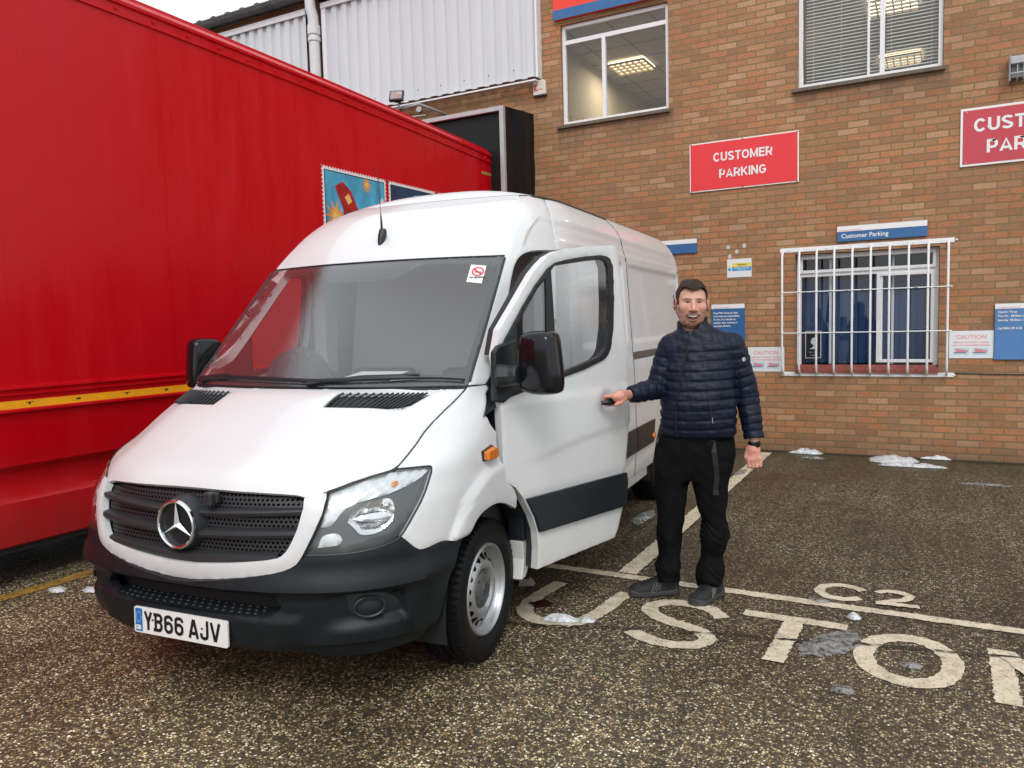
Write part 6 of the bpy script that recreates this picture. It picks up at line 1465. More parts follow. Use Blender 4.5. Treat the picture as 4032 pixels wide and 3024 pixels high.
def npmesh(name,V,Q,m,parent,cols=None,mats=None,mi=None):
    me=bpy.data.meshes.new(name); me.vertices.add(len(V)); me.vertices.foreach_set('co',np.asarray(V,np.float32).ravel())
    me.loops.add(Q.size); me.loops.foreach_set('vertex_index',Q.ravel().astype(np.int32)); me.polygons.add(len(Q))
    me.polygons.foreach_set('loop_start',np.arange(0,Q.size,4,dtype=np.int32)); me.polygons.foreach_set('use_smooth',np.ones(len(Q),bool))
    me.materials.append(m); me.update(calc_edges=True); me.validate()
    if cols is not None:
        ca=me.color_attributes.new('tone','FLOAT_COLOR','POINT'); ca.data.foreach_set('color',np.c_[cols,np.ones(len(cols))].astype(np.float32).ravel())
    o=bpy.data.objects.new(name,me); link(o,parent); return o
def relax(V,Q,n=1,f=.5):
    for _ in range(n):
        acc=np.zeros_like(V);c=np.zeros(len(V))
        for i in range(4):
            a=Q[:,i];b=Q[:,(i+1)%4]; np.add.at(acc,a,V[b]); np.add.at(acc,b,V[a]); np.add.at(c,a,1); np.add.at(c,b,1)
        V=V*(1-f)+f*acc/np.maximum(c,1)[:,None]
    return V
man=empty('person',(-1.33,4.42,0),rz=.29229,label='smiling man in a navy quilted jacket and black trousers holding the open van door',cat='person')
# key joints (x to the viewer's right, y away from the camera, z up)
SHL=(-.035,.0,1.468); ELL=(-.108,-.035,1.235); WRL=(-.283,-.150,1.208)
SHR=(.312,.0,1.468); ELR=(.395,.025,1.195); WRR=(.432,-.025,.925)
def torso(G,grow=0.0):
    X,Y,Z=G
    zk=[.90,.96,1.05,1.15,1.25,1.35,1.43,1.485,1.52,1.545,1.565,1.59,1.62]
    cx=np.interp(Z,zk,[.125,.125,.122,.122,.124,.130,.134,.137,.134,.128,.12,.11,.10])
    rx=np.interp(Z,zk,[.196,.203,.210,.210,.206,.202,.204,.210,.198,.166,.128,.090,.065])+grow
    ry=np.interp(Z,zk,[.135,.148,.165,.168,.160,.150,.135,.120,.108,.100,.092,.080,.065])+grow
    cy=np.interp(Z,zk,[.0,-.005,-.015,-.018,-.010,.0,.01,.012,.012,.010,.006,.0,-.005])
    q=(np.abs((X-cx)/rx)**2.35+np.abs((Y-cy)/ry)**2.35)**(1/2.35); d=(q-1)*np.minimum(rx,ry)
    return np.maximum(d,np.maximum(Z-1.60,.90-Z)*.8)
# ---- head -------------------------------------------------------
HC=np.array((.0895,.012,1.722)); HA=radians(6); 
def headspace(G):
    X,Y,Z=G; x=X-HC[0];y=Y-HC[1]; z=Z-HC[2]
    # turned a little towards the viewer's left, tilted slightly
    c,s=cos(HA),sin(HA); x,y=c*x+s*y,-s*x+c*y      # face looks along -y
    c,s=cos(radians(-2.5)),sin(radians(-2.5)); x,z=c*x+s*z,-s*x+c*z
    return (x/1.06).astype(np.float32),y.astype(np.float32),z.astype(np.float32)
def head_sdf(G,ears=True):
    x,y,z=g=headspace(G); ax=np.abs(x); gs=(ax,y,z)
    d=ell(g,(0,.012,.036),(.0815,.098,.084))                       # cranium
    d=smin(d,ell(g,(0,-.028,-.030),(.071,.072,.096)),.022)         # face mass
    d=smin(d,ell(g,(0,-.046,-.100),(.042,.042,.040)),.030)         # chin
    d=smin(d,cone(gs,(.061,.005,-.050),(.034,-.030,-.097),.021,.024),.028)  # jaw line
    d=smin(d,ell(gs,(.043,-.060,-.024),(.031,.032,.032)),.014)     # smiling cheeks
    d=smin(d,cone(gs,(.012,-.090,.024),(.046,-.074,.022),.010,.010),.014)  # brow ridge
    d=smin(d,cone(g,(0,-.092,.008),(0,-.116,-.037),.0085,.0135),.010)      # nose bridge to tip
    d=smin(d,ell(gs,(.0155,-.103,-.041),(.0095,.011,.0085)),.006)  # nostril wings
    d=smin(d,cone(gs,(.0,-.098,-.064),(.034,-.078,-.060),.008,.006),.008)  # upper lip
    d=smin(d,cone(gs,(.0,-.096,-.095),(.028,-.080,-.082),.009,.007),.008)  # lower lip
    d=np.maximum(d,-ell((ax,y,z-.08*(ax-.033)+5.0*(ax-.0335)**2),(.0335,-.094,.0045),(.0165,.013,.0047)))
    zs_m=z-7.0*np.minimum(ax,.045)**2; d=np.maximum(d,-ell((ax,y,zs_m),(0,-.096,-.0835),(.0410,.030,.0130)))       # open mouth
    m=np.maximum(0,1-((ax-.036)/.012)**2)*np.maximum(0,1-((z+.060)/.035)**2)*(y<-.04); d=d+.0022*m    # smile folds
    # ears
    if ears: e=ell(gs,(.0868,.012,-.008),(.012,.019,.034)); e=np.maximum(e,-ell(gs,(.0953,.004,-.006),(.007,.011,.021))); d=smin(d,e,.004)
    # neck
    d=smin(d,cone(g,(0,.022,-.060),(-.006,.030,-.215),.056,.064),.022)
    return d
G=grid((-.04,-.16,1.50),(.22,.16,1.87),.0021); dh=head_sdf(G)
Vh,Qh=surfnet(dh,(G[0][0,0,0],G[1][0,0,0],G[2][0,0,0]),.0021); Vh=relax(Vh,Qh,1,.35)
hx,hy,hz_=headspace((Vh[:,0],Vh[:,1],Vh[:,2])); hax=np.abs(hx)
skin=np.array((.56,.305,.225)); cols=np.tile(skin,(len(Vh),1))
def blend(w,c):
    global cols
    w=np.clip(w,0,1)[:,None]; cols=cols*(1-w)+np.array(c)*w
ss=lambda a,b,v: np.clip((v-a)/(b-a),0,1)**2*(3-2*np.clip((v-a)/(b-a),0,1))
nzs=vnoise(hx,hy,hz_,260,4)
blend(.45*np.exp(-((hax-.040)/.018)**2-((hz_+.035)/.020)**2)*(hy<-.03),(.60,.20,.15))
blend(.5*np.exp(-((hx)/.016)**2-((hz_+.040)/.018)**2)*(hy<-.08),(.62,.22,.17))
blend(.6*ss(.080,.088,hax),(.58,.19,.14))
beard=np.maximum(ss(-.052,-.070,hz_-.010*np.cos(hx*55))*(hy<.02), ss(.062,.074,hax)*ss(.012,-.03,hz_)*(hy<.015))*(hz_>-.150)
lip=(hax<.038)*(np.abs(hz_+.080)<.0215)*(hy<-.06)
beard=beard*(1-.75*np.exp(-((hax-.0)/.024)**2-((hz_+.080)/.011)**2)); beard*=ss(-.175,-.125,hz_)
blend((.54+.24*nzs)*beard,(.145,.078,.052)); blend(.85*np.exp(-((hax-.0325)/.017)**4-((hz_-.0085+(hax-.0325)**2*14)/.0024)**2)*(hy<-.03),(.06,.03,.022)); blend(.4*np.exp(-((hax-.034)/.017)**4-((hz_+.0065)/.003)**2)*(hy<-.03),(.30,.13,.10)); blend(.55*np.exp(-(hax/.024)**2-((hz_+.066)/.005)**2)*(hy<-.06),(.50,.15,.13)); blend(.5*np.exp(-(hax/.024)**2-((hz_+.097)/.004)**2)*(hy<-.06),(.48,.20,.16))
moust=np.exp(-(hax/.030)**4-((hz_+.0565)/.0055)**2)*(hy<-.06); blend((.6+.2*nzs)*moust,(.15,.075,.05))
brow=np.exp(-((hax-.033)/.021)**4-((hz_-.0215+.003*ss(.040,.055,hax)+.002*ss(.025,.014,hax))/.0050)**2)*(hy<-.03); blend((.8+.2*nzs)*brow,(.075,.042,.028))
blend(.35*np.exp(-((hax-.031)/.02)**2-((hz_+.004)/.006)**2)*(hy<-.04),(.36,.16,.12))
blend(.8*np.exp(-(hx/.034)**4-((hz_+.0795)/.0115)**4)*(hy>-.096)*(hy<-.06),(.10,.015,.015))
temple_tone=ss(.065,.075,hax)*ss(.02,.05,hz_)*(hy<.05); blend(.5*temple_tone,(.16,.10,.075))  # skin tinted darker at the temples beside the hair
# ---- hands ------------------------------------------------------
def hand_grip(G):
    A_=(np.array((-.355,-.239,1.184))); u=np.array((.487,.874,0));w=np.array((.874,-.487,0));zz=np.array((0,0,1.))
    P=lambda a,b,c: A_+u*a+w*b+zz*c
    d=cone(G,WRL,P(.012,.045,.030),.026,.030); 
    d=smin(d,cone(G,P(-.030,.030,.030),P(.036,.034,.022),.0165,.0150),.018); d=smin(d,cone(G,(WRL[0]+.01,WRL[1]+.006,WRL[2]),P(.0,.038,.022),.024,.028),.02)
    base=[(-.034,.026,.030,1.0),(-.011,.026,.034,1.06),(.012,.026,.031,1.0),(.034,.028,.023,.86)]
    for i,(a,b,c,l) in enumerate(base):
        k=P(a,b,c); m1=P(a-.006+ (-.012 if i==0 else 0),-.012,.030-.002*i); m2=P(a-.006+(-.008 if i==0 else 0),-.026,.004); tp=P(a-.004,-.010,-.026)
        f=cone(G,k,m1,.0100,.0090); f=smin(f,cone(G,m1,m2,.0090,.0084),.003); f=smin(f,cone(G,m2,tp,.0084,.0074),.003); d=smin(d,f,.0045)
    t0=P(.030,.062,.012);t1=P(.000,.058,-.006);t2=P(-.028,.044,-.016)
    f=cone(G,t0,t1,.0145,.0118); f=smin(f,cone(G,t1,t2,.0115,.0095),.003); d=smin(d,f,.009); return d
g1=grid((-.45,-.35,1.11),(-.24,-.10,1.27),.0022); V1,Q1=surfnet(hand_grip(g1),(g1[0][0,0,0],g1[1][0,0,0],g1[2][0,0,0]),.0022)
def hand_fist(G):
    wx,wy,wz=WRR; d=cone(G,(wx,wy+.0,wz+.01),(wx-.004,wy-.012,wz-.05),.025,.033,.78)
    d=smin(d,cone(G,(wx-.030,wy-.022,wz-.100),(wx+.026,wy-.022,wz-.094),.0165,.0150),.018); d=smin(d,cone(G,(wx-.004,wy-.010,wz-.04),(wx-.004,wy-.018,wz-.090),.031,.032,.6),.018)
    for i,(dx,l) in enumerate(((-.034,1.0),(-.012,1.06),(.010,1.0),(.030,.86))):
        k=(wx+dx,wy-.026,wz-.104+.004*(i-1.5)**2*.4); a=(wx+dx*.96+.001,wy-.030,wz-.104-.034*l); b=(wx+dx*.92,wy-.004,wz-.104-.042*l); c=(wx+dx*.9,wy+.014,wz-.104-.022*l)
        f=cone(G,k,a,.0108,.0098); f=smin(f,cone(G,a,b,.0096,.0088),.003); f=smin(f,cone(G,b,c,.0088,.0078),.003); d=smin(d,f,.0040)
    f=cone(G,(wx-.034,wy-.005,wz-.045),(wx-.047,wy-.012,wz-.088),.0155,.0120); f=smin(f,cone(G,(wx-.047,wy-.012,wz-.088),(wx-.041,wy-.014,wz-.118),.0118,.0094),.003); d=smin(d,f,.010); return d
g2=grid((.33,-.11,.74),(.52,.07,.95),.0022); V2,Q2=surfnet(hand_fist(g2),(g2[0][0,0,0],g2[1][0,0,0],g2[2][0,0,0]),.0022)
# ---- rest of the body under the clothes, same mesh
g3=grid((-.34,-.24,.05),(.52,.24,1.60),.012)
d=torso(g3,-.040); 
for a,b,ra,rb in ((SHL,ELL,.050,.042),(ELL,WRL,.040,.026),(SHR,ELR,.050,.042),(ELR,WRR,.040,.026),((.03,.0,.92),(-.035,-.0,.50),.085,.055),((-.035,0,.50),(-.055,.03,.09),.052,.036),((.19,0,.92),(.205,0,.48),.085,.055),((.205,0,.48),(.185,.03,.07),.052,.036)): d=smin(d,cone(g3,a,b,ra,rb),.02)
d=np.maximum(d,g3[2]-1.56); V3,Q3=surfnet(d,(g3[0][0,0,0],g3[1][0,0,0],g3[2][0,0,0]),.012)
hcol=lambda V,s: np.tile(skin*np.array((1.03,.86,.86)),(len(V),1))*(1+.10*vnoise(V[:,0],V[:,1],V[:,2],160,s))[:,None]
VV=np.concatenate([Vh,V1,V2,V3]); n1=len(Vh);n2=n1+len(V1);n3=n2+len(V2)
QQ=np.concatenate([Qh,Q1+n1,Q2+n2,Q3+n3]); CC=np.concatenate([cols,hcol(V1,1),hcol(V2,2),np.tile(skin,(len(V3),1))])
def skin_mat():
    m,t,b=nm('skin'); a=N(t,'ShaderNodeVertexColor'); a.layer_name='tone'; t.links.new(a.outputs['Color'],b.inputs['Base Color'])
    b.inputs['Roughness'].default_value=.48; b.inputs['Subsurface Weight'].default_value=.12; b.inputs['Subsurface Radius'].default_value=(.012,.005,.003); b.inputs['Subsurface Scale'].default_value=.6; return m
M['skin']=skin_mat(); body=npmesh('body',VV,QQ,M['skin'],man,cols=CC)
# eyes, teeth, tongue
def H2W(x,y,z):
    x=x*1.06
    c,s=cos(radians(-2.5)),sin(radians(-2.5)); x,z=c*x-s*z,s*x+c*z
    c,s=cos(HA),sin(HA); x,y=c*x-s*y,s*x+c*y; return (x+HC[0],y+HC[1],z+HC[2])
M['eyewhite']=mat('eye_white',(.15,.12,.11),.4); M['iris']=mat('dark_iris',(.03,.022,.016),.15); M['teeth']=mat('teeth',(.85,.82,.76),.3); M['mouth']=mat('mouth_inside',(.07,.012,.012),.5)
for sx in (-1,1):
    q=MB(); c=H2W(sx*.0325,-.0775,.0035); q.lathe([(.0115*sin(pi*i/10),-.0115*cos(pi*i/10)) for i in range(11)],c,'y',16,0)
    c2=H2W(sx*.0322,-.0889,.0035); q.lathe([(0,-.0008),(.0062,.0002)],c2,'y',12,1); q.build('eye',[M['eyewhite'],M['iris']],man,smooth=True)
V=[];F=[]
for i in range(13):
    a=-1+2*i/12; x=.0365*a; y=-.0925+.023*a*a; notch=.0006*(i%2)
    V+=[H2W(x,y,-.0695+.0095*a*a),H2W(x,y-.001,-.0795+.0120*a*a+notch)]
for i in range(12): F.append((2*i,2*i+1,2*i+3,2*i+2))
mesh_obj('teeth',V,F,M['teeth'],man)
q=MB(); q.lathe([(0,-.004),(.012,-.002),(.017,.004)],H2W(0,-.083,-.089),'y',12); o=q.build('tongue',mat('tongue',(.12,.025,.022),.5),man,smooth=True)
# ---- hair
G=grid((-.03,-.13,1.66),(.21,.15,1.89),.0026); x,y,z=g=headspace(G); ax=np.abs(x)
base=head_sdf(G,False)
top=ss(.030,.085,z)
thick=.0020+.0130*top*ss(.080,.050,ax)*(1-.25*ss(.0,.08,y))+.004*ss(.02,.06,z)
tex=.0045*vnoise(x,y,z*.6,95,61)*ss(.05,-.06,y)*top+.0035*vnoise(x*1.0,y*.35,z*.8,330,9)*top*.6+.0025*vnoise(x,y,z,110,12)*top
hd_=base-thick-tex
fl=.079-.009*np.exp(-((x+.004)/.016)**2)+.010*np.exp(-((ax-.044)/.015)**2)-.6*np.maximum(ax-.056,0)+.0035*vnoise(x,y,z,210,44)      # hairline height across the forehead
side=np.where(ax>.056,-.015+ .0*z,9)
keep=np.where(y<-.045, fl+.05*(y+.075)*(-1.2), np.where(y<.022, .012+ (.083-.012)*np.clip((-y+.0)/.045,0,1)**1.3*(ax<.072)-.022*(ax>=.064), -.075+.0*z))
hd_=np.maximum(hd_,(keep-z)*.8)
ear=ell((ax,y,z),(.0890,.012,-.008),(.016,.024,.038)); hd_=np.maximum(hd_,-ear)
Vx,Qx=surfnet(hd_,(G[0][0,0,0],G[1][0,0,0],G[2][0,0,0]),.0026)
def hair_mat():
    m,t,b=nm('dark_brown_hair'); mp=N(t,'ShaderNodeMapping'); mp.inputs['Scale'].default_value=(1,.25,.5); t.links.new(coords(t),mp.inputs[0]); n=N(t,'ShaderNodeTexNoise',Scale=420.0,Detail=3.0); t.links.new(mp.outputs[0],n.inputs['Vector'])
    r=ramp(t,[(.3,(.010,.006,.004)),(.7,(.055,.030,.018))]); t.links.new(n.outputs['Fac'],r.inputs[0]); t.links.new(r.outputs[0],b.inputs['Base Color']); b.inputs['Roughness'].default_value=.6; b.inputs['Specular IOR Level'].default_value=.2
    bp=N(t,'ShaderNodeBump',Strength=.8,Distance=.004); t.links.new(n.outputs['Fac'],bp.inputs['Height']); t.links.new(bp.outputs[0],b.inputs['Normal']); return m
npmesh('hair',Vx,Qx,hair_mat(),man)
# pen behind the ear
MB().tube([(-.004,-.03,1.715),(-.006,-.045,1.735),(-.0125,-.065,1.770)],[.0030,.0034,.0022],8).build('pen',M['gloss_black'],man,smooth=True)
# ---- quilted jacket
PIT=.0545
def jacket(G):
    X,Y,Z=G
    d=torso(G); zq=Z+.006*np.sin(X*9+1)+.10*np.abs(X-.12)*(Z>1.40)*(Z-1.40)*2
    puff=lambda c: .0060*(1-np.abs(np.cos(np.pi*c/PIT))**9)*(.80+.20*np.abs(np.sin(np.pi*c/PIT)))
    d=d-puff(zq-.957)*ss(.955,.965,Z)*ss(1.53,1.47,Z)
    # hem pulls in
    d=d+.012*ss(.968,.950,Z); d=np.maximum(d,(.943+.020*np.clip((X-.12)/.2,-1,1)**2-Z))
    for a,m_,b,ra,rm,rb in ((SHL,ELL,(WRL[0]+.022,WRL[1]+.012,WRL[2]+.003),.072,.062,.047),(SHR,ELR,(WRR[0]-.001,WRR[1]+.002,WRR[2]+.018),.074,.064,.051)):
        t1=axis_t(G,a,m_); L1=np.linalg.norm(np.array(m_)-np.array(a)); t2=axis_t(G,m_,b)
        e=np.minimum(cone(G,a,m_,ra,rm)-.85*puff(t1-.012+.006*np.sin(Y*30))*ss(.0,.05,t1),cone(G,m_,b,rm,rb)-.7*puff(t2*1.12+.02+.008*np.sin(Z*40)))
        e=smin(e,cone(G,m_,m_,rm-.002,rm-.002) if False else e,.001)
        L2=np.linalg.norm(np.array(b)-np.array(m_)); e=np.maximum(e,t2-L2-.0)   # cuff end
        d=smin(d,e,.010+.022*ss(1.38,1.46,Z))
    wr=vnoise(X,Y,Z,48,3); wf=vnoise(X*1.3,Y,Z*.7,150,5); d=d-.0030*wr-.0018*wf
    # opening at the neck
    nk=cone(G,(.095,-.01,1.50),(.085,-.035,1.68),.060,.066); d=np.maximum(d,-nk)
    v=np.maximum(np.abs(X-.073)-.030*ss(1.515,1.60,Z),1.535-Z); d=np.maximum(d,-np.maximum(v,Y+.0)) if True else d
    # standing collar
    zc=Z+.16*(X-.09)*0
    cl_=np.abs(cone(G,(.096,.006,1.50),(.092,.004,1.66),.080,.078))-.0085
    topz=1.592+.035*ss(-.06,.05,Y)+.024*ss(.08,.17,X)
    cl_=np.maximum(cl_,np.maximum(Z-topz,1.52-Z)); gap=np.maximum(np.abs(X-.080)-(.030+.42*np.maximum(Z-1.54,0)),Y+.02); cl_=np.maximum(cl_,-gap)
    d=smin(d,cl_,.008)
    return d
G=grid((-.33,-.27,.92),(.53,.22,1.68),.0048); dj=jacket(G); Vj,Qj=surfnet(dj,(G[0][0,0,0],G[1][0,0,0],G[2][0,0,0]),.0048)
M['jacket']=mat('navy_quilted_nylon',(.0048,.0085,.021),.48,spec=.22,bump=.35,bscale=45,var=.2,vscale=14); M['jacket_trim']=mat('black_jacket_trim',(.008,.010,.014),.45)
jk=npmesh('jacket',Vj,Qj,M['jacket'],man)
from mathutils.bvhtree import BVHTree
bj=BVHTree.FromPolygons([tuple(v) for v in Vj],[tuple(int(i) for i in q) for q in Qj])
def onj(x,z,off=.002):
    h=bj.ray_cast(Vector((x,-1,z)),Vector((0,1,0)))
    return Vector((x,(h[0].y if h[0] else -.15)-off,z))
zp=[(.067,1.525),(.063,1.44),(.045,1.38),(.029,1.316),(.012,1.23),(-.001,1.141),(-.003,1.06),(-.002,1.0),(.003,.957)]
zp=[(a*.97,b) for a,b in dens(zp,.012,1,closed=False)]
P=[onj(a,b,.001) for a,b in zp]; 
for _ in range(3): P=[P[0]]+[Vector((P[i].x,(P[i-1].y+P[i].y+P[i+1].y)/3-.0005,P[i].z)) for i in range(1,len(P)-1)]+[P[-1]]
MB().tube(P,.0085,6,flat=.5).build('zip',M['jacket_trim'],jk,smooth=True)
P=[onj(a,b,.001) for a,b in dens([(.178,1.20),(.184,1.12),(.196,1.045)],.012,1,closed=False)]; MB().tube(P,.006,6).build('pocket_zip',M['jacket_trim'],jk,smooth=True)
MB().tube([P[-4]+Vector((.004,-.006,0)),P[-4]+Vector((.004,-.010,-.03))],.0022,5).build('zip_pull',M['grey_metal'],jk)
c=onj(.372,1.398,.003); q=MB(); q.lathe([(.0,-.001),(.013,-.001),(.0145,.002)],(0,0,0),'y',18,0); q.lathe([(.0095,-.0016),(.0115,-.0016)],(0,0,0),'y',18,1); q.box(-.003,.003,-.0016,-.001,-.006,.006,1); q.box(-.006,.006,-.0016,-.001,-.0015,.0015,1)
o=q.build('sleeve_badge',[M['jacket_trim'],M['white_sign']],jk); o.location=c; o.rotation_euler=(0,0,radians(28))
# t-shirt collar
MB().lathe([(.052,.0),(.060,-.04),(.075,-.07)],(.09,-.005,1.565),'z',24).build('shirt',M['jacket_trim'],man,smooth=True)
# ---- trousers
def trousers(G):
    X,Y,Z=G
    def leg(kz,kx,kr,ky,sy):
        cx=np.interp(Z,kz,kx);r=np.interp(Z,kz,kr);cy=np.interp(Z,kz,ky); return (np.sqrt(((X-cx))**2+((Y-cy)/sy)**2)-r)
    l=leg([.055,.12,.18,.24,.30,.40,.46,.55,.66,.75,.85,.95],[-.052,-.056,-.064,-.052,-.047,-.052,-.040,-.036,-.034,-.020,.0,.03],[.062,.063,.080,.066,.070,.074,.080,.082,.098,.110,.118,.115],[-.02,-.015,-.01,-.01,-.005,-.01,-.012,-.01,0,0,0,0],1.12)
    r=leg([.055,.12,.18,.24,.30,.36,.46,.55,.66,.75,.85,.95],[.176,.180,.186,.192,.200,.206,.212,.196,.186,.190,.195,.19],[.066,.082,.080,.062,.072,.082,.074,.086,.100,.112,.122,.12],[.0,.0,.01,.01,.0,-.005,-.012,-.01,0,0,0,0],1.12)
    leg_cut=np.maximum(Z-.94,.07-Z)
    l=np.maximum(l,np.maximum(Z-.94,(.085+.9*(Y+.0)*-.15)-Z)); r=np.maximum(r,np.maximum(Z-.94,.062-Z))
    hip=(np.sqrt(((X-.102)/np.interp(Z,[.66,.75,.85,.9,.95,1.0],[.16,.205,.222,.218,.20,.19]))**2+((Y-.005)/np.interp(Z,[.66,.78,.88,.95],[.08,.125,.14,.13]))**2)-1)*.13
    hip=np.maximum(hip,np.maximum(Z-1.0,.70+.0*Z-Z)); 
    d=smin(smin(l,r,.008),hip,.030)
    # creases: soft general folds, tight rucks behind knees and over the shoes
    d=d-.0045*vnoise(X*1.3,Y*1.3,Z*.8,42,21)-.0030*vnoise(X*1.1+Z*.6,Y*1.2,Z*.5,85,22)
    ruck=np.exp(-((Z-.15)/.07)**2)+.8*np.exp(-((Z-.42)/.09)**2)+.25*np.exp(-((Z-.72)/.06)**2)
    d=d-.0060*ruck*np.sin(Z*105+10*np.sin(X*19+Z*9)+6*np.sin(Y*24)+X*55)*(.5+.5*vnoise(X,Y,Z,30,77))
    return d
G=grid((-.19,-.19,.045),(.36,.19,1.0),.0055); Vt,Qt=surfnet(trousers(G),(G[0][0,0,0],G[1][0,0,0],G[2][0,0,0]),.0055); Vt=relax(Vt,Qt,1,.4)
M['trouser']=mat('black_work_trousers',(.0045,.0045,.0052),.8,spec=.10,bump=.3,bscale=500,var=.25,vscale=20); tr_=npmesh('trousers',Vt,Qt,M['trouser'],man)
bt_=BVHTree.FromPolygons([tuple(v) for v in Vt],[tuple(int(i) for i in q) for q in Qt])
def ont(x,z,off=.004):
    h=bt_.ray_cast(Vector((x,-1,z)),Vector((0,1,0))); return Vector((x,(h[0].y if h[0] else -.12)-off,z))
P=[ont(.195,.945),ont(.205,.88),ont(.214,.80),ont(.220,.74),ont(.213,.66)]; 
q=MB()
for i in range(len(P)-1):
    a,b=P[i],P[i+1]; w=Vector((.014,0,0)); q.quad(a-w,b-w,b+w,a+w); q.quad(a-w+Vector((0,.002,0)),a+w+Vector((0,.002,0)),b+w+Vector((0,.002,0)),b-w+Vector((0,.002,0)))
q.box(P[-1].x-.016,P[-1].x+.016,P[-1].y-.004,P[-1].y+.004,P[-1].z-.03,P[-1].z); q.build('belt_strap',M['jacket_trim'],tr_)
# ---- watch and ring
q=MB(); q.lathe([(.0325,-.011),(.0345,-.008),(.0345,.008),(.0325,.011)],(WRR[0]-.001,WRR[1]-.001,WRR[2]-.009),'z',28)
q.lathe([(0,-.005),(.015,-.004),(.017,.004)],(WRR[0]+.016,WRR[1]-.033,WRR[2]-.012),'y',16); q.build('watch',M['gloss_black'],man,smooth=True)
q=MB(); q.lathe([(.0108,-.0015),(.0114,0),(.0108,.0015)],(WRR[0]+.011,WRR[1]-.029,WRR[2]-.124),'z',16); q.build('ring',M['chrome'],man,smooth=True)
# ---- shoes
def shoe(name,heel,toe,mir):
    hx_,hy_=heel; tx_,ty_=toe; L_=hypot(tx_-hx_,ty_-hy_); a=math.atan2(ty_-hy_,tx_-hx_)
    h=.0034; G=grid((-.03,-.075,-.005),(L_+.03,.075,.155),h); X,Y,Z=G; u=X/L_
    w=np.interp(u,[-.02,.08,.3,.55,.72,.88,1.0],[.034,.041,.041,.050,.056,.050,.028]); off=mir*np.interp(u,[0,.5,.8,1],[0,.0,.006,-.004])
    top=np.interp(u,[-.02,.05,.15,.28,.36,.46,.62,.8,.93,1.01],[.100,.122,.132,.138,.130,.110,.088,.075,.066,.044])
    body_=np.maximum(np.abs(Y-off)-w*np.sqrt(np.clip(1-((Z-.02)/(top+.001-.02))**2.6*(Z>.02),0,1)),np.maximum(Z-top,.018-Z))
    ends=np.maximum(-X+.004+.02*(np.abs(Y)/.04)**2*.5,X-L_+.010*(np.abs(Y-off)/.035)**2)
    d=np.maximum(body_,ends)-.0015*vnoise(X,Y,Z,110,31)
    V,Q=surfnet(d,(G[0][0,0,0],G[1][0,0,0],G[2][0,0,0]),h); V=relax(V,Q,3,.5)
    par=bpy.data.objects.new('shoe',None)
    o=npmesh('shoe',V,Q,M['shoe'],man); o.location=(hx_,hy_,0); o.rotation_euler=(0,0,a)
    # moulded sole
    so_=np.maximum(np.maximum(np.abs(Y-off)-w-.004,ends-.006),np.maximum(Z-.033-.012*np.clip(u-.85,0,1)*6-.010*ss(.25,0,u),-(Z-.0035*(np.sin(X*2*np.pi/.024)>.3))*1.0-.0+.0022))
    so_=np.maximum(so_,-(np.sqrt((X-.42*L_)**2+(Z+.035)**2)-.043)); V,Q=surfnet(so_,(G[0][0,0,0],G[1][0,0,0],G[2][0,0,0]),h); V=relax(V,Q,2,.4); npmesh('sole',V,Q,M['sole'],o)
    bv=BVHTree.FromPolygons([tuple(v) for v in npv(o)],[tuple(p.vertices) for p in o.data.polygons])
    def up(x,y):
        r=bv.ray_cast(Vector((x,y,.3)),Vector((0,0,-1))); return Vector((x,y,(r[0].z if r[0] else .06)+.002))
    q=MB()
    for i in range(5):
        f=.44+.065*i; q.tube([up(f*L_,-.026),up((f+.035)*L_,0),up((f+.05)*L_,.026)],.0032,5); q.tube([up(f*L_,.026),up((f+.035)*L_,0),up((f+.05)*L_,-.026)],.0032,5)
    q.build('laces',M['jacket_trim'],o,smooth=True)
    q=MB()
    for sd in (-1,1):
        for i in range(4):
            f=.36+.055*i
            pts=[]
            for j in range(4):
                zz_=.095-.018*j-.010*i*.5; r=bv.ray_cast(Vector(((f+.03*j)*L_,sd*.2,zz_)),Vector((0,-sd,0))); 
                if r[0]: pts.append(r[0]+Vector((0,sd*.0012,0)))
            if len(pts)>2: q.tube(pts,.0040,5)
    q.build('overlay_stripe',M['shoe_light'],o,smooth=True)
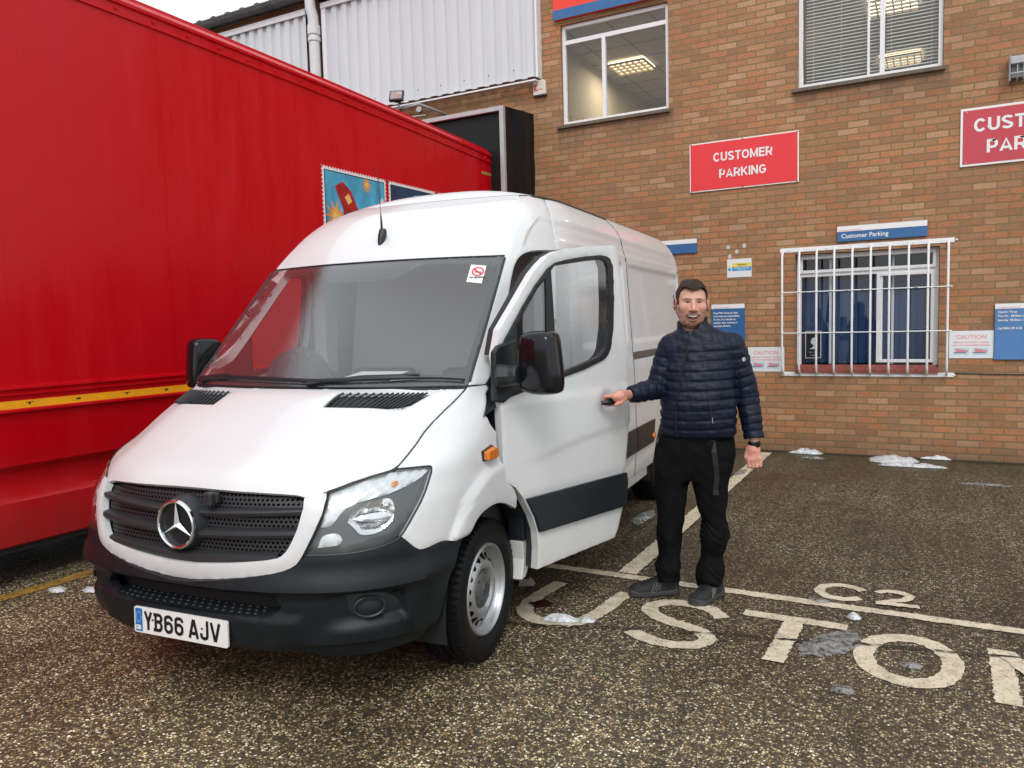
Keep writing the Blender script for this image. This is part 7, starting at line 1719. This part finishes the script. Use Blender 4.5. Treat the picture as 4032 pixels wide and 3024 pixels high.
def npv(o): return [v.co for v in o.data.vertices]
M['shoe']=mat('dark_grey_hiking_shoe',(.016,.017,.0165),.7,spec=.3,bump=.5,bscale=120,var=.3,vscale=30); M['sole']=mat('grey_rubber_sole',(.035,.037,.035),.55,var=.2,vscale=20); M['shoe_light']=mat('grey_shoe_overlay',(.065,.068,.064),.6)
shoe('shoe',(.004,.028),(-.285,-.062),-1); shoe('shoe',(.240,.050),(.082,-.183),1)
for o_ in list(bpy.data.objects):
    if o_.name.startswith('shoe') and o_.data is None: bpy.data.objects.remove(o_)

# ================================================================ bare winter trees beyond the end of the building (seen mirrored in the van's glass)
M['bark']=mat('winter_bark',(.035,.028,.022),.9,bump=.6,bscale=40)
def bare_tree(x,y,hh,seed,label):
    random.seed(seed); t=empty('bare_tree',(x,y,0),label=label,cat='tree',group='bare trees beyond the end of the brick building')
    tk=MB(); cr=MB()
    def grow(p,d,l,r,n):
        q=[p]; rr=[r]; cur=p.copy(); dd=d.copy()
        for i in range(4):
            dd=(dd+Vector((random.uniform(-.16,.16),random.uniform(-.16,.16),random.uniform(-.06,.14)))).normalized(); cur=cur+dd*l/4; q.append(cur.copy()); rr.append(r*(1-.14*(i+1)))
        (tk if n==0 else cr).tube(q,rr,7 if n<2 else 4,cap=False)
        if n<5:
            for i in range(3 if n<4 else 4):
                a=random.uniform(0,2*pi); sp=random.uniform(.45,.95); nd=(dd+Vector((cos(a)*sp,sin(a)*sp,random.uniform(-.1,.35)))).normalized()
                grow(q[random.choice((2,3,4)) if i else 4],nd,l*random.uniform(.6,.8),r*.48,n+1)
    grow(Vector((0,0,0)),Vector((0,0,1)),hh*.36,hh*.022,0)
    tk.build('trunk',M['bark'],t,smooth=True); cr.build('crown',M['bark'],t,smooth=True)
bare_tree(6.3,8.2,7.5,11,'bare branched tree nearest the corner of the brick building')
bare_tree(9.0,11.5,9,12,'taller bare tree behind the nearest one past the building corner')
bare_tree(5.4,12.6,8,13,'bare tree standing close behind the end wall of the building')
